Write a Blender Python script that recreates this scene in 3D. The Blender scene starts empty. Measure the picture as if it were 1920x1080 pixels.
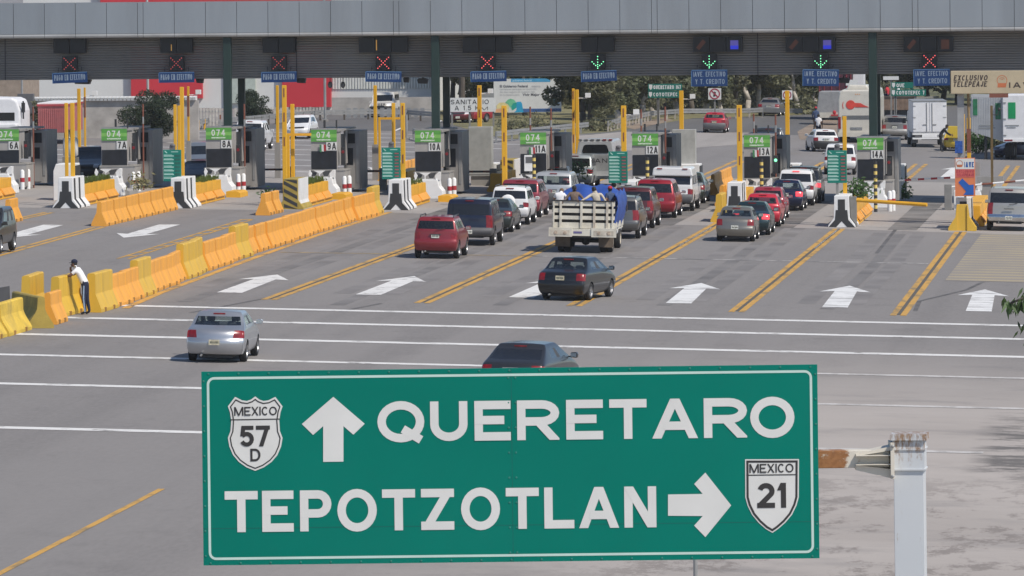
import bpy, bmesh, math, random
from mathutils import Vector, Matrix, noise
rad = math.radians
sc = bpy.context.scene
col = sc.collection
random.seed(7)

# ---------------------------------------------------------------- camera
F, CAM_H, Y_HORIZON, ROLL = 11000.0, 11.6, -38.0, rad(0.5)      # long lens from a footbridge, level camera with lens shift
AZ = math.atan(1205 / F)
SLOPE = 0.0247                                                  # the plaza falls gently to the right
FWD = Vector((-math.sin(AZ), math.cos(AZ), 0))
R0 = Vector((math.cos(AZ), math.sin(AZ), 0)); U0 = Vector((0, 0, 1))
RIGHT = R0 * math.cos(ROLL) - U0 * math.sin(ROLL)
UP = U0 * math.cos(ROLL) + R0 * math.sin(ROLL)
EYE = Vector((0, 0, CAM_H))
cd = bpy.data.cameras.new('camera'); cam = bpy.data.objects.new('camera', cd); col.objects.link(cam)
cd.sensor_fit = 'HORIZONTAL'; cd.sensor_width = 36; cd.lens = F / 1920 * 36
cd.shift_y = (Y_HORIZON - 540) / 1920
cd.clip_start = 1; cd.clip_end = 8000
m = Matrix((RIGHT, UP, -FWD)).transposed().to_4x4(); m.translation = EYE
cam.matrix_world = m
sc.camera = cam

# ---------------------------------------------------------------- sky, sun, exposure
SUN_EL, SUN_TH = rad(50), rad(35)
SUN = Vector((math.cos(SUN_TH) * math.cos(SUN_EL), -math.sin(SUN_TH) * math.cos(SUN_EL), math.sin(SUN_EL)))
w = bpy.data.worlds.new('World'); sc.world = w; w.use_nodes = True
nt = w.node_tree; bg = nt.nodes['Background']
sky = nt.nodes.new('ShaderNodeTexSky'); sky.sky_type = 'NISHITA'; sky.sun_disc = False
sky.sun_elevation = SUN_EL; sky.sun_rotation = math.atan2(SUN.x, SUN.y); sky.altitude = 2200; sky.dust_density = 2.0; sky.air_density = 1.0
nt.links.new(sky.outputs[0], bg.inputs[0]); bg.inputs[1].default_value = 0.115
ld = bpy.data.lights.new('sun', 'SUN'); ld.energy = 3.9; ld.angle = rad(1.5); ld.color = (1.0, 0.93, 0.83)
lo = bpy.data.objects.new('sun', ld); col.objects.link(lo); lo.rotation_euler = SUN.to_track_quat('Z', 'Y').to_euler()
sc.view_settings.view_transform = 'Standard'; sc.view_settings.look = 'None'; sc.view_settings.exposure = 0.10; sc.view_settings.gamma = 1.0
sc.cycles.max_bounces = 6; sc.cycles.transparent_max_bounces = 12; sc.cycles.use_denoising = True

# ---------------------------------------------------------------- ground coordinates
def gz(x): return -SLOPE * max(-90.0, min(40.0, x))
def ray(px, py): return FWD * F + RIGHT * (px - 960) + UP * (Y_HORIZON - py)
def at(px, py):                                                 # the spot of the ground that the photograph shows there
    d = ray(px, py); t = -CAM_H / (d.z + SLOPE * d.x); return EYE + d * t
def onY(px, py, Y):                                             # the spot at a known distance down the road
    d = ray(px, py); return EYE + d * (Y / d.y)

# ---------------------------------------------------------------- materials
M = {}
def mat(name, c, rough=0.6, metal=0.0, vary=0.12, scale=3.0, coat=0.0, emit=None, bump=0.0, spec=0.5, dirt=0.0, dirtc=(0.12, 0.10, 0.08), streak=False):
    if name in M: return M[name]
    m = bpy.data.materials.new(name); m.use_nodes = True; nt = m.node_tree; b = nt.nodes['Principled BSDF']
    b.inputs['Roughness'].default_value = rough; b.inputs['Metallic'].default_value = metal
    b.inputs['Specular IOR Level'].default_value = spec
    if coat: b.inputs['Coat Weight'].default_value = coat; b.inputs['Coat Roughness'].default_value = 0.08
    tc = nt.nodes.new('ShaderNodeTexCoord')
    src = tc.outputs['Object']
    n = nt.nodes.new('ShaderNodeTexNoise'); n.inputs['Scale'].default_value = scale; n.inputs['Detail'].default_value = 5
    if streak:
        mp = nt.nodes.new('ShaderNodeMapping'); mp.inputs['Scale'].default_value = (1, 1, 0.12); nt.links.new(src, mp.inputs[0]); nt.links.new(mp.outputs[0], n.inputs['Vector'])
    else: nt.links.new(src, n.inputs['Vector'])
    cr = nt.nodes.new('ShaderNodeValToRGB'); e = cr.color_ramp.elements
    e[0].position, e[1].position = 0.3, 0.7
    e[0].color = tuple(max(0, x * (1 - vary)) for x in c) + (1,); e[1].color = tuple(min(1, x * (1 + vary)) for x in c) + (1,)
    nt.links.new(n.outputs['Fac'], cr.inputs[0]); out = cr.outputs[0]
    if dirt:
        n2 = nt.nodes.new('ShaderNodeTexNoise'); n2.inputs['Scale'].default_value = scale * 0.6; n2.inputs['Detail'].default_value = 8; n2.inputs['Roughness'].default_value = 0.7
        if streak: nt.links.new(mp.outputs[0], n2.inputs['Vector'])
        else: nt.links.new(src, n2.inputs['Vector'])
        r2 = nt.nodes.new('ShaderNodeMapRange'); r2.inputs[1].default_value = 0.5; r2.inputs[2].default_value = 0.75; r2.inputs[4].default_value = dirt
        nt.links.new(n2.outputs['Fac'], r2.inputs[0])
        mx = nt.nodes.new('ShaderNodeMixRGB'); mx.inputs[2].default_value = dirtc + (1,)
        nt.links.new(r2.outputs[0], mx.inputs[0]); nt.links.new(out, mx.inputs[1]); out = mx.outputs[0]
    nt.links.new(out, b.inputs['Base Color'])
    if emit: b.inputs['Emission Color'].default_value = emit[0] + (1,); b.inputs['Emission Strength'].default_value = emit[1]
    if bump:
        bp = nt.nodes.new('ShaderNodeBump'); bp.inputs['Strength'].default_value = bump; bp.inputs['Distance'].default_value = 0.02
        nb = nt.nodes.new('ShaderNodeTexNoise'); nb.inputs['Scale'].default_value = scale * 8; nt.links.new(src, nb.inputs['Vector'])
        nt.links.new(nb.outputs['Fac'], bp.inputs['Height']); nt.links.new(bp.outputs[0], b.inputs['Normal'])
    M[name] = m; return m

def glass(name, tint, a):
    m = bpy.data.materials.new(name); m.use_nodes = True; nt = m.node_tree; nt.nodes.remove(nt.nodes['Principled BSDF'])
    o = nt.nodes['Material Output']
    t = nt.nodes.new('ShaderNodeBsdfTransparent'); t.inputs[0].default_value = tint + (1,)
    d = nt.nodes.new('ShaderNodeBsdfDiffuse'); d.inputs[0].default_value = tuple(0.02 + 0.06 * x for x in tint) + (1,)
    g = nt.nodes.new('ShaderNodeBsdfGlossy'); g.inputs['Roughness'].default_value = 0.06; g.inputs[0].default_value = (0.9, 0.95, 1, 1)
    m1 = nt.nodes.new('ShaderNodeMixShader'); m1.inputs[0].default_value = a
    nt.links.new(t.outputs[0], m1.inputs[1]); nt.links.new(d.outputs[0], m1.inputs[2])
    lw = nt.nodes.new('ShaderNodeLayerWeight'); lw.inputs[0].default_value = .5
    pw = nt.nodes.new('ShaderNodeMath'); pw.operation = 'POWER'; pw.inputs[1].default_value = 3.5; nt.links.new(lw.outputs['Facing'], pw.inputs[0])
    fr = nt.nodes.new('ShaderNodeMapRange'); fr.inputs[3].default_value = .06; fr.inputs[4].default_value = .8; nt.links.new(pw.outputs[0], fr.inputs[0])
    m2 = nt.nodes.new('ShaderNodeMixShader'); nt.links.new(fr.outputs[0], m2.inputs[0])
    nt.links.new(m1.outputs[0], m2.inputs[1]); nt.links.new(g.outputs[0], m2.inputs[2]); nt.links.new(m2.outputs[0], o.inputs[0])
    M[name] = m; return m

glass('clear_glass', (0.80, 0.88, 0.86), 0.10); glass('tinted_glass', (0.16, 0.19, 0.20), 0.35); glass('dark_glass', (0.05, 0.06, 0.07), 0.6)
mat('rubber', (0.022, 0.022, 0.023), 0.85); mat('black_plastic', (0.03, 0.03, 0.032), 0.5); mat('dark_trim', (0.05, 0.05, 0.052), 0.55)
mat('grey_plastic', (0.12, 0.12, 0.125), 0.6); mat('rim_silver', (0.42, 0.42, 0.43), 0.35, 0.8); mat('chrome', (0.6, 0.6, 0.6), 0.18, 1.0)
mat('tail_red', (0.22, 0.008, 0.012), 0.3, coat=0.3, vary=0.3, scale=9); mat('tail_lit', (0.6, 0.03, 0.04), 0.2, emit=((1, 0.06, 0.08), 1.1)); mat('lamp_clear', (0.65, 0.65, 0.66), 0.15, coat=0.6, vary=0.25, scale=14)
mat('amber', (0.7, 0.25, 0.03), 0.3); mat('seat', (0.07, 0.07, 0.075), 0.9)
mat('plate_white', (0.62, 0.62, 0.56), 0.5, vary=0.35, scale=16); mat('plate_ink', (0.08, 0.09, 0.07), 0.6); mat('plate_cream', (0.55, 0.50, 0.36), 0.5, vary=0.3, scale=20)
mat('white_paint', (0.78, 0.78, 0.77), 0.55, vary=0.05, dirt=0.35, scale=1.6, dirtc=(0.35, 0.33, 0.3)); mat('black_paint', (0.035, 0.036, 0.038), 0.6)
mat('yellow_paint', (0.78, 0.40, 0.022), 0.5, vary=0.1, dirt=0.35, scale=2.0, dirtc=(0.36, 0.18, 0.03))
mat('orange_plastic', (0.78, 0.36, 0.05), 0.55, vary=0.12, scale=1.5, dirt=0.5, dirtc=(0.55, 0.25, 0.06), streak=True)
mat('yellow_plastic', (0.68, 0.42, 0.045), 0.5, vary=0.1, scale=1.7, dirt=0.55, dirtc=(0.35, 0.24, 0.05), streak=True)
mat('dirty_yellow_concrete', (0.66, 0.45, 0.06), 0.8, vary=0.15, dirt=0.7, scale=1.6, dirtc=(0.22, 0.17, 0.08), bump=0.3)
mat('olive_concrete', (0.38, 0.28, 0.06), 0.85, vary=0.2, dirt=0.7, scale=1.8, dirtc=(0.14, 0.12, 0.06), bump=0.3)
mat('grey_concrete', (0.30, 0.285, 0.265), 0.85, vary=0.15, dirt=0.4, scale=1.0, dirtc=(0.16, 0.15, 0.14), bump=0.2)
mat('galvanised', (0.34, 0.34, 0.335), 0.5, 0.4, dirt=0.4, dirtc=(0.2, 0.18, 0.16)); mat('grey_paint', (0.22, 0.215, 0.205), 0.6, dirt=0.3)
mat('green_column', (0.012, 0.032, 0.028), 0.5); mat('sign_blue', (0.004, 0.036, 0.135), 0.45, vary=0.08); mat('sign_green', (0.0, 0.175, 0.130), 0.55, vary=0.06, scale=.7, spec=0.12, dirt=0.12, dirtc=(0.02, 0.11, 0.09))
mat('sign_white', (0.66, 0.66, 0.64), 0.5, vary=0.05, scale=2, spec=0.3, dirt=0.12, dirtc=(0.5, 0.5, 0.47)); mat('sign_border', (0.50, 0.66, 0.60), 0.5, vary=0.05); mat('sign_black', (0.03, 0.028, 0.028), 0.6)
mat('booth_green', (0.10, 0.33, 0.06), 0.5, vary=0.1); mat('booth_light_green', (0.20, 0.47, 0.10), 0.5); mat('booth_grey', (0.36, 0.34, 0.32), 0.6, dirt=0.3, vary=0.1, dirtc=(0.18, 0.165, 0.15), streak=True); mat('booth_dark', (0.29, 0.275, 0.26), 0.55, dirt=0.4, streak=True)
mat('booth_window', (0.012, 0.014, 0.02), 0.3, vary=0.5, scale=2.2); mat('red_paint', (0.42, 0.03, 0.035), 0.5); mat('brown_rust', (0.20, 0.07, 0.045), 0.7)
mat('red_led', (0.3, 0.01, 0.01), 0.4, emit=((1, 0.14, 0.14), 1.4)); mat('dim_red_led', (0.3, 0.02, 0.02), 0.4, emit=((0.8, 0.12, 0.12), 0.55)); mat('green_led', (0.1, 0.5, 0.2), 0.4, emit=((0.25, 1, 0.5), 1.6))
mat('display_black', (0.006, 0.006, 0.009), 0.35); mat('blue_led', (0.02, 0.02, 0.3), 0.4, emit=((0.03, 0.05, 0.9), 0.45)); mat('violet_led', (0.05, 0.04, 0.2), 0.4, emit=((0.12, 0.10, 0.42), 0.5)); mat('orange_led', (0.09, 0.03, 0.018), 0.4, emit=((0.8, 0.25, 0.08), 0.02))
mat('grass_blade', (0.10, 0.15, 0.03), 0.8, vary=0.45, scale=5); mat('dry_grass', (0.175, 0.160, 0.075), 0.9, vary=0.3, scale=0.4)
mat('leaf_euc', (0.145, 0.160, 0.088), 0.7, vary=0.4, scale=0.8); mat('leaf_olive', (0.170, 0.170, 0.095), 0.7, vary=0.4, scale=0.8); mat('leaf_dark', (0.040, 0.060, 0.030), 0.7, vary=0.6, scale=1.2); mat('leaf_bright', (0.05, 0.115, 0.025), 0.6, vary=0.5, scale=8)
mat('bark_pale', (0.42, 0.38, 0.33), 0.9, vary=0.35, scale=2); mat('bark_dark', (0.09, 0.075, 0.06), 0.95, vary=0.3)
mat('skin', (0.30, 0.16, 0.10), 0.6); mat('skin_brown', (0.17, 0.085, 0.055), 0.6); mat('hair', (0.015, 0.012, 0.01), 0.7); mat('hair_brown', (0.16, 0.09, 0.05), 0.8)
mat('cloth_white', (0.78, 0.77, 0.78), 0.9, vary=0.06, scale=9); mat('cloth_navy', (0.012, 0.017, 0.045), 0.9); mat('cloth_brown', (0.17, 0.12, 0.095), 0.9, vary=0.2, scale=9); mat('cloth_beige', (0.50, 0.45, 0.37), 0.9, vary=0.12, scale=9); mat('cloth_red', (0.45, 0.03, 0.04), 0.9); mat('cloth_black', (0.02, 0.02, 0.024), 0.9); mat('cloth_blue', (0.05, 0.08, 0.16), 0.9); mat('stripe_blue', (0.30, 0.42, 0.62), 0.8)

for nm in ('leaf_euc', 'leaf_olive', 'leaf_dark', 'leaf_bright', 'grass_blade'):                # leaves let some light through
    nt = M[nm].node_tree; b = nt.nodes['Principled BSDF']; o = nt.nodes['Material Output']; tl = nt.nodes.new('ShaderNodeBsdfTranslucent'); mxs = nt.nodes.new('ShaderNodeMixShader'); mxs.inputs[0].default_value = .38
    nt.links.new(b.inputs['Base Color'].links[0].from_socket, tl.inputs[0]); nt.links.new(b.outputs[0], mxs.inputs[1]); nt.links.new(tl.outputs[0], mxs.inputs[2]); nt.links.new(mxs.outputs[0], o.inputs[0])

# ---------------------------------------------------------------- mesh builder
class MB:
    def __init__(s): s.v = []; s.f = []; s.mi = []; s.i = 0
    def add(s, vs, fs, i=None):
        o = len(s.v); s.v += [tuple(p) for p in vs]
        for f in fs: s.f.append([o + k for k in f]); s.mi.append(s.i if i is None else i)
        return s
    def box(s, x0, x1, y0, y1, z0, z1, i=None):
        return s.add([(x0, y0, z0), (x1, y0, z0), (x1, y1, z0), (x0, y1, z0), (x0, y0, z1), (x1, y0, z1), (x1, y1, z1), (x0, y1, z1)],
                     [(3, 2, 1, 0), (4, 5, 6, 7), (0, 1, 5, 4), (1, 2, 6, 5), (2, 3, 7, 6), (3, 0, 4, 7)], i)
    def prism(s, pts, axis, a, b, i=None):                       # polygon in the other two axes, extruded along axis from a to b
        n = len(pts)
        def P(p, t): return (t, p[0], p[1]) if axis == 'x' else ((p[0], t, p[1]) if axis == 'y' else (p[0], p[1], t))
        ar = sum(pts[k][0] * pts[(k + 1) % n][1] - pts[(k + 1) % n][0] * pts[k][1] for k in range(n))
        q = list(pts) if (ar > 0) != (axis == 'y') else list(reversed(pts))
        return s.add([P(p, a) for p in q] + [P(p, b) for p in q], [list(range(n - 1, -1, -1)), list(range(n, 2 * n))] + [(k, (k + 1) % n, n + (k + 1) % n, n + k) for k in range(n)], i)
    def tube(s, p, q, r, n=8, r2=None, i=None, cap=True):
        p, q = Vector(p), Vector(q); d = (q - p).normalized(); u = d.orthogonal().normalized(); v = d.cross(u); r2 = r if r2 is None else r2
        vs = []
        for c, rr in ((p, r), (q, r2)):
            for k in range(n):
                a = 2 * math.pi * k / n; vs.append(c + (u * math.cos(a) + v * math.sin(a)) * rr)
        fs = [(k, (k + 1) % n, n + (k + 1) % n, n + k) for k in range(n)]
        if cap: fs += [list(range(n - 1, -1, -1)), list(range(n, 2 * n))]
        return s.add(vs, fs, i)
    def path(s, pts, r, n=6, i=None):
        for a, b in zip(pts[:-1], pts[1:]): s.tube(a, b, r, n, i=i)
        return s
    def lathe(s, prof, n=20, axis='x', c=(0, 0, 0), i=None):     # profile (radius, along axis)
        vs = []
        for r, t in prof:
            for k in range(n):
                a = 2 * math.pi * k / n; u, v = r * math.cos(a), r * math.sin(a)
                p = (t, u, v) if axis == 'x' else ((u, t, v) if axis == 'y' else (u, v, t))
                vs.append((p[0] + c[0], p[1] + c[1], p[2] + c[2]))
        fs = [(j * n + k, j * n + (k + 1) % n, (j + 1) * n + (k + 1) % n, (j + 1) * n + k) for j in range(len(prof) - 1) for k in range(n)]
        return s.add(vs, fs, i)
    def ball(s, c, rx, ry=None, rz=None, n=10, i=None):
        ry = ry or rx; rz = rz or rx; vs = []; m_ = n // 2
        for j in range(m_ + 1):
            t = math.pi * j / m_
            for k in range(n):
                a = 2 * math.pi * k / n; vs.append((c[0] + rx * math.sin(t) * math.cos(a), c[1] + ry * math.sin(t) * math.sin(a), c[2] + rz * math.cos(t)))
        return s.add(vs, [(j * n + k, (j + 1) * n + k, (j + 1) * n + (k + 1) % n, j * n + (k + 1) % n) for j in range(m_) for k in range(n)], i)
    def poly(s, pts, i=None): return s.add(pts, [list(range(len(pts)))], i)
    def build(s, name, mats, parent=None, loc=(0, 0, 0), rot=(0, 0, 0), smooth=False, bevel=0, seg=2):
        me = bpy.data.meshes.new(name); me.from_pydata(s.v, [], s.f); me.update()
        for m_ in (mats if isinstance(mats, (list, tuple)) else [mats]): me.materials.append(M[m_] if isinstance(m_, str) else m_)
        me.polygons.foreach_set('material_index', s.mi)
        if smooth: me.polygons.foreach_set('use_smooth', [True] * len(me.polygons))
        return link(name, me, parent, loc, rot, bevel, seg)

def link(name, me, parent=None, loc=(0, 0, 0), rot=(0, 0, 0), bevel=0, seg=2):
    o = bpy.data.objects.new(name, me); col.objects.link(o); o.location = loc; o.rotation_euler = rot
    if parent: o.parent = parent
    if bevel:
        b = o.modifiers.new('bevel', 'BEVEL'); b.width = bevel; b.segments = seg; b.limit_method = 'ANGLE'; b.angle_limit = rad(35)
    return o
def tag(o, label=None, cat=None, group=None, kind=None):
    if label: o['label'] = label
    if cat: o['category'] = cat
    if group: o['group'] = group
    if kind: o['kind'] = kind
    return o
def thing(name, label, cat, loc=(0, 0, 0), rotz=0, group=None, roll=0):
    o = bpy.data.objects.new(name, None); o.empty_display_size = 0.3; col.objects.link(o); o.location = loc; o.rotation_euler = (0, roll, rotz)
    return tag(o, label, cat, group)
def copy_tree(o, parent=None):
    c = o.copy(); col.objects.link(c)
    if parent: c.parent = parent
    for ch in list(o.children): copy_tree(ch, c)
    return c

# ---------------------------------------------------------------- lettering: capitals and figures as thick strokes
def arc(cx, cy, rx, ry, a0, a1, n=10): return [(cx + rx * math.cos(rad(a0 + (a1 - a0) * k / n)), cy + ry * math.sin(rad(a0 + (a1 - a0) * k / n))) for k in range(n + 1)]
_o = arc(.5, .5, .5, .5, 0, 360, 28)[:-1]
GL = {'A': (.95, [[(0, 0), (.5, 1.0)], [(1, 0), (.5, 1.0)], [(.2, .27), (.8, .27)]]),
 'B': (.8, [[(0, 0), (0, 1)], [(0, 1), (.6, 1)] + arc(.6, .76, .36, .24, 90, -90, 8) + [(0, .52)], [(.6, .52)] + arc(.6, .26, .4, .26, 90, -90, 8) + [(0, 0)]]),
 'C': (.80, [arc(.5, .5, .5, .5, 42, 318, 22)]), 'D': (.85, [[(0, 0), (0, 1)], [(0, 1), (.45, 1)] + arc(.45, .5, .55, .5, 90, -90, 14) + [(0, 0)]]),
 'E': (.78, [[(0, 0), (0, 1)], [(0, 1), (1, 1)], [(0, .52), (.92, .52)], [(0, 0), (1, 0)]]), 'F': (.72, [[(0, 0), (0, 1)], [(0, 1), (1, 1)], [(0, .5), (.88, .5)]]),
 'G': (.9, [arc(.5, .5, .5, .5, 45, 330, 22) + [(1, .45)], [(1, .45), (.55, .45)]]), 'H': (.85, [[(0, 0), (0, 1)], [(1, 0), (1, 1)], [(0, .5), (1, .5)]]),
 'I': (.0, [[(.5, 0), (.5, 1)]]), 'J': (.65, [[(1, 1), (1, .3)] + arc(.5, .3, .5, .3, 0, -180, 10)]), 'K': (.85, [[(0, 0), (0, 1)], [(0, .35), (1, 1)], [(.3, .55), (1, 0)]]),
 'L': (.72, [[(0, 1), (0, 0)], [(0, 0), (1, 0)]]), 'M': (1.12, [[(0, 0), (0, 1)], [(1, 0), (1, 1)], [(.0, 1), (.5, 0)], [(1, 1), (.5, 0)]]),
 'N': (.85, [[(0, 0), (0, 1)], [(1, 0), (1, 1)], [(0, 1), (1, 0)]]), 'O': (.95, [('c', _o)]),
 'P': (.8, [[(0, 0), (0, 1)], [(0, 1), (.6, 1)] + arc(.6, .71, .4, .29, 90, -90, 10) + [(0, .42)]]), 'Q': (.95, [('c', _o), [(.55, .28), (1.02, -.06)]]),
 'R': (.85, [[(0, 0), (0, 1)], [(0, 1), (.6, 1)] + arc(.6, .73, .4, .27, 90, -90, 10) + [(0, .46)], [(.5, .46), (1, 0)]]),
 'S': (.82, [arc(.5, .755, .48, .245, 25, 270, 14) + arc(.5, .255, .5, .255, 90, -155, 14)]), 'T': (.82, [[(0, 1), (1, 1)], [(.5, 1), (.5, 0)]]),
 'U': (.85, [[(0, 1), (0, .4)] + arc(.5, .4, .5, .4, 180, 360, 14) + [(1, 1)]]), 'V': (.9, [[(0, 1), (.5, 0)], [(1, 1), (.5, 0)]]),
 'W': (1.2, [[(0, 1), (.25, 0)], [(.5, 1), (.25, 0)], [(.5, 1), (.75, 0)], [(1, 1), (.75, 0)]]), 'X': (.85, [[(0, 0), (1, 1)], [(0, 1), (1, 0)]]),
 'Y': (.88, [[(0, 1), (.5, .45)], [(1, 1), (.5, .45)], [(.5, .45), (.5, 0)]]), 'Z': (.82, [[(0, 1), (1, 1)], [(0, 0), (1, 0)], [(0, 0), (1, 1)]]),
 '0': (.72, [('c', _o)]), '1': (.4, [[(.75, 0), (.75, 1)], [(.75, 1), (0, .75)]]), '2': (.72, [arc(.5, .72, .48, .28, 165, -30, 12) + [(0, 0)], [(0, 0), (1, 0)]]),
 '3': (.72, [arc(.48, .75, .44, .25, 160, -90, 12), arc(.48, .26, .52, .26, 90, -160, 12)]), '4': (.78, [[(.72, 0), (.72, 1)], [(.72, 1), (0, .28)], [(0, .28), (1, .28)]]),
 '5': (.74, [[(.95, 1), (.18, 1)], [(.18, 1), (.06, .5)], [(.06, .5)] + arc(.48, .32, .5, .32, 140, -155, 14)]), '6': (.74, [arc(.52, .7, .48, .3, 40, 180, 8) + [(.02, .3)], ('c', arc(.5, .3, .48, .3, 0, 360, 18)[:-1])]),
 '7': (.72, [[(0, 1), (1, 1)], [(1, 1), (.3, 0)]]), '8': (.74, [('c', arc(.5, .75, .44, .25, 0, 360, 18)[:-1]), ('c', arc(.5, .26, .5, .26, 0, 360, 18)[:-1])]),
 '9': (.74, [('c', arc(.5, .7, .48, .3, 0, 360, 18)[:-1]), arc(.48, .3, .5, .3, -140, 0, 8) + [(.98, .7)]]), '.': (.0, [[(.5, .0), (.5, .02)]]), '-': (.5, [[(0, .45), (1, .45)]]), ' ': (.45, [])}
def clip(poly, W, Ht):
    for ax, lim, sg in ((0, 0, 1), (0, W, -1), (1, 0, 1), (1, Ht, -1)):
        out = []
        for k in range(len(poly)):
            a, b = poly[k - 1], poly[k]; da, db = (a[ax] - lim) * sg, (b[ax] - lim) * sg
            if (da >= 0) != (db >= 0): t = da / (da - db); out.append((a[0] + (b[0] - a[0]) * t, a[1] + (b[1] - a[1]) * t))
            if db >= 0: out.append(b)
        poly = out
        if len(poly) < 3: return []
    return poly
def glyph(mb, ch, x0, W, Ht, t, y, z0, i, sl=0.0):
    st = GL[ch][1]; dy = 0
    for s in st:
        closed = isinstance(s, tuple); pts = s[1] if closed else s
        pts = [p for k, p in enumerate(pts) if k == 0 or abs(p[0] - pts[k - 1][0]) + abs(p[1] - pts[k - 1][1]) > 1e-4]
        if not closed and len(pts) == 2 and abs(pts[0][0] - pts[1][0]) > 1e-4 and abs(pts[0][1] - pts[1][1]) > 1e-4 and pts[1][1] > -.05:
            dy += 1; a, b = [(t / 2 + p[0] * (W - t), p[1] * Ht if p[1] in (0, 1) else t / 2 + p[1] * (Ht - t)) for p in pts]
            hx = t / 2 * math.hypot(b[0] - a[0], b[1] - a[1]) / abs(b[1] - a[1]); hx = min(hx, W * .4)
            if pts[0][0] in (0, 1) and abs(pts[0][0] - pts[1][0]) < .99: a = (hx if pts[0][0] == 0 else W - hx, a[1])
            q = clip([(a[0] - hx, a[1]), (a[0] + hx, a[1]), (b[0] + hx, b[1]), (b[0] - hx, b[1])], W, Ht)
            if len(q) >= 3: mb.poly([(x0 + p[0] + sl * p[1], y - 0.0006 * dy, z0 + p[1]) for p in q], i)
            continue
        P = [Vector((t / 2 + (p[0] * (W - t) if W > t else 0), t / 2 + p[1] * (Ht - t))) for p in pts]
        n = len(P); segs = n if closed else n - 1; dy += 1
        if not closed:
            diag = abs((P[1] - P[0]).x) > 1e-4 and abs((P[1] - P[0]).y) > 1e-4 and n == 2
            e = t * 1.2 if diag else t / 2
            if n == 2 or len(s) > 2:
                d0 = (P[0] - P[1]).normalized(); d1 = (P[-1] - P[-2]).normalized()
                cut = lambda p: min(abs(p.x - t / 2), abs(p.x - W + t / 2), abs(p.y - t / 2), abs(p.y - Ht + t / 2)) < 1e-4
                if cut(P[0]) and (abs(d0.x) < .02 or abs(d0.y) < .02 or diag): P[0] = P[0] + d0 * e
                if cut(P[-1]) and (abs(d1.x) < .02 or abs(d1.y) < .02 or diag): P[-1] = P[-1] + d1 * e
        nor = []
        for k in range(segs): d = (P[(k + 1) % n] - P[k]).normalized(); nor.append(Vector((-d.y, d.x)))
        off = []
        for k in range(n):
            a = nor[k - 1] if (closed or k > 0) else nor[k]; b = nor[k % segs] if (closed or k < n - 1) else nor[k - 1]
            mm = a + b
            if mm.length < 0.3: off.append(b * t / 2); continue
            off.append(mm.normalized() * (t / 2 / max(0.5, mm.normalized().dot(b))))
        for k in range(segs):
            a, b = k, (k + 1) % n
            q = [tuple(P[a] - off[a]), tuple(P[b] - off[b]), tuple(P[b] + off[b]), tuple(P[a] + off[a])]
            tail = ch == 'Q' and not closed
            if not tail: q = clip(q, max(W, t), Ht)
            if len(q) >= 3: mb.poly([(x0 + p[0] + sl * p[1], y - 0.0006 * dy, z0 + p[1]) for p in q], i)
def letters(mb, text, x0, x1, z0, h, bold=0.19, y=0.0, i=None, sl=0.0, gap=0.22):
    """text between x0 and x1, standing on z0, h high, in the plane y, read from -y"""
    ws = [max(GL[c][0], bold / 0.8) for c in text]; tot = sum(ws) + gap * (len(text) - 1)
    k = (x1 - x0) / tot; x = x0; t = bold * h
    for c, wd in zip(text, ws):
        if c != ' ': glyph(mb, c, x, wd * k, h, min(t, wd * k), y, z0, mb.i if i is None else i, sl)
        x += (wd + gap) * k
    return mb
# ---------------------------------------------------------------- vehicles
def lerp(a, b, t): return a + (b - a) * t
SED = dict(L=4.43, W=1.72, H=1.42, wb=2.65, ro=1.02, r=.30, zs=.22, z1=.38, zb=.63, zd=.99, zw=1.01, rwb=.62, rr=1.18, rf=2.45, cowl=3.45, hood=.74, wr=.66, wt=.92, q=False, ax=.60, light=(.62, 2, 3))
HAT = dict(SED, L=3.9, W=1.64, H=1.45, wb=2.47, ro=.72, zd=.96, zw=.99, rwb=.10, rr=.52, rf=1.95, cowl=2.95, hood=.76, q=False, wr=.72, ax=.62, light=(.66, 2, 3))
SUV = dict(SED, L=4.5, W=1.80, H=1.70, wb=2.65, ro=.90, r=.345, zs=.34, z1=.46, zb=.72, zd=1.10, zw=1.13, rwb=.08, rr=.38, rf=2.35, cowl=3.25, hood=.98, q=True, wr=.80, wt=.95, ax=.72, light=(.74, 2, 3))
VAN = dict(SUV, L=4.8, W=1.92, H=1.72, wb=2.95, ro=.95, r=.33, zs=.28, zd=1.06, zw=1.09, rr=.42, rf=2.9, cowl=3.95, hood=.92)
REGION = ['body', 'rear_window', 'windshield', 'tail_light', 'tail_light', 'side_window', 'side_window', 'side_window', 'side_window', 'side_window', 'side_window', 'bumper', 'wheel_well', 'headlight', 'headlight', 'grille', 'front_bumper', 'pillar_trim', 'lower_trim', 'front_lower_trim']
REAR, FRONT, TL_L, TL_R, SW0, BUMP, WELL, HL_L, HL_R, GRILLE, FBUMP, TRIM, LOW, LOWF = 1, 2, 3, 4, 5, 11, 12, 13, 14, 15, 16, 17, 18, 19

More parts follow.
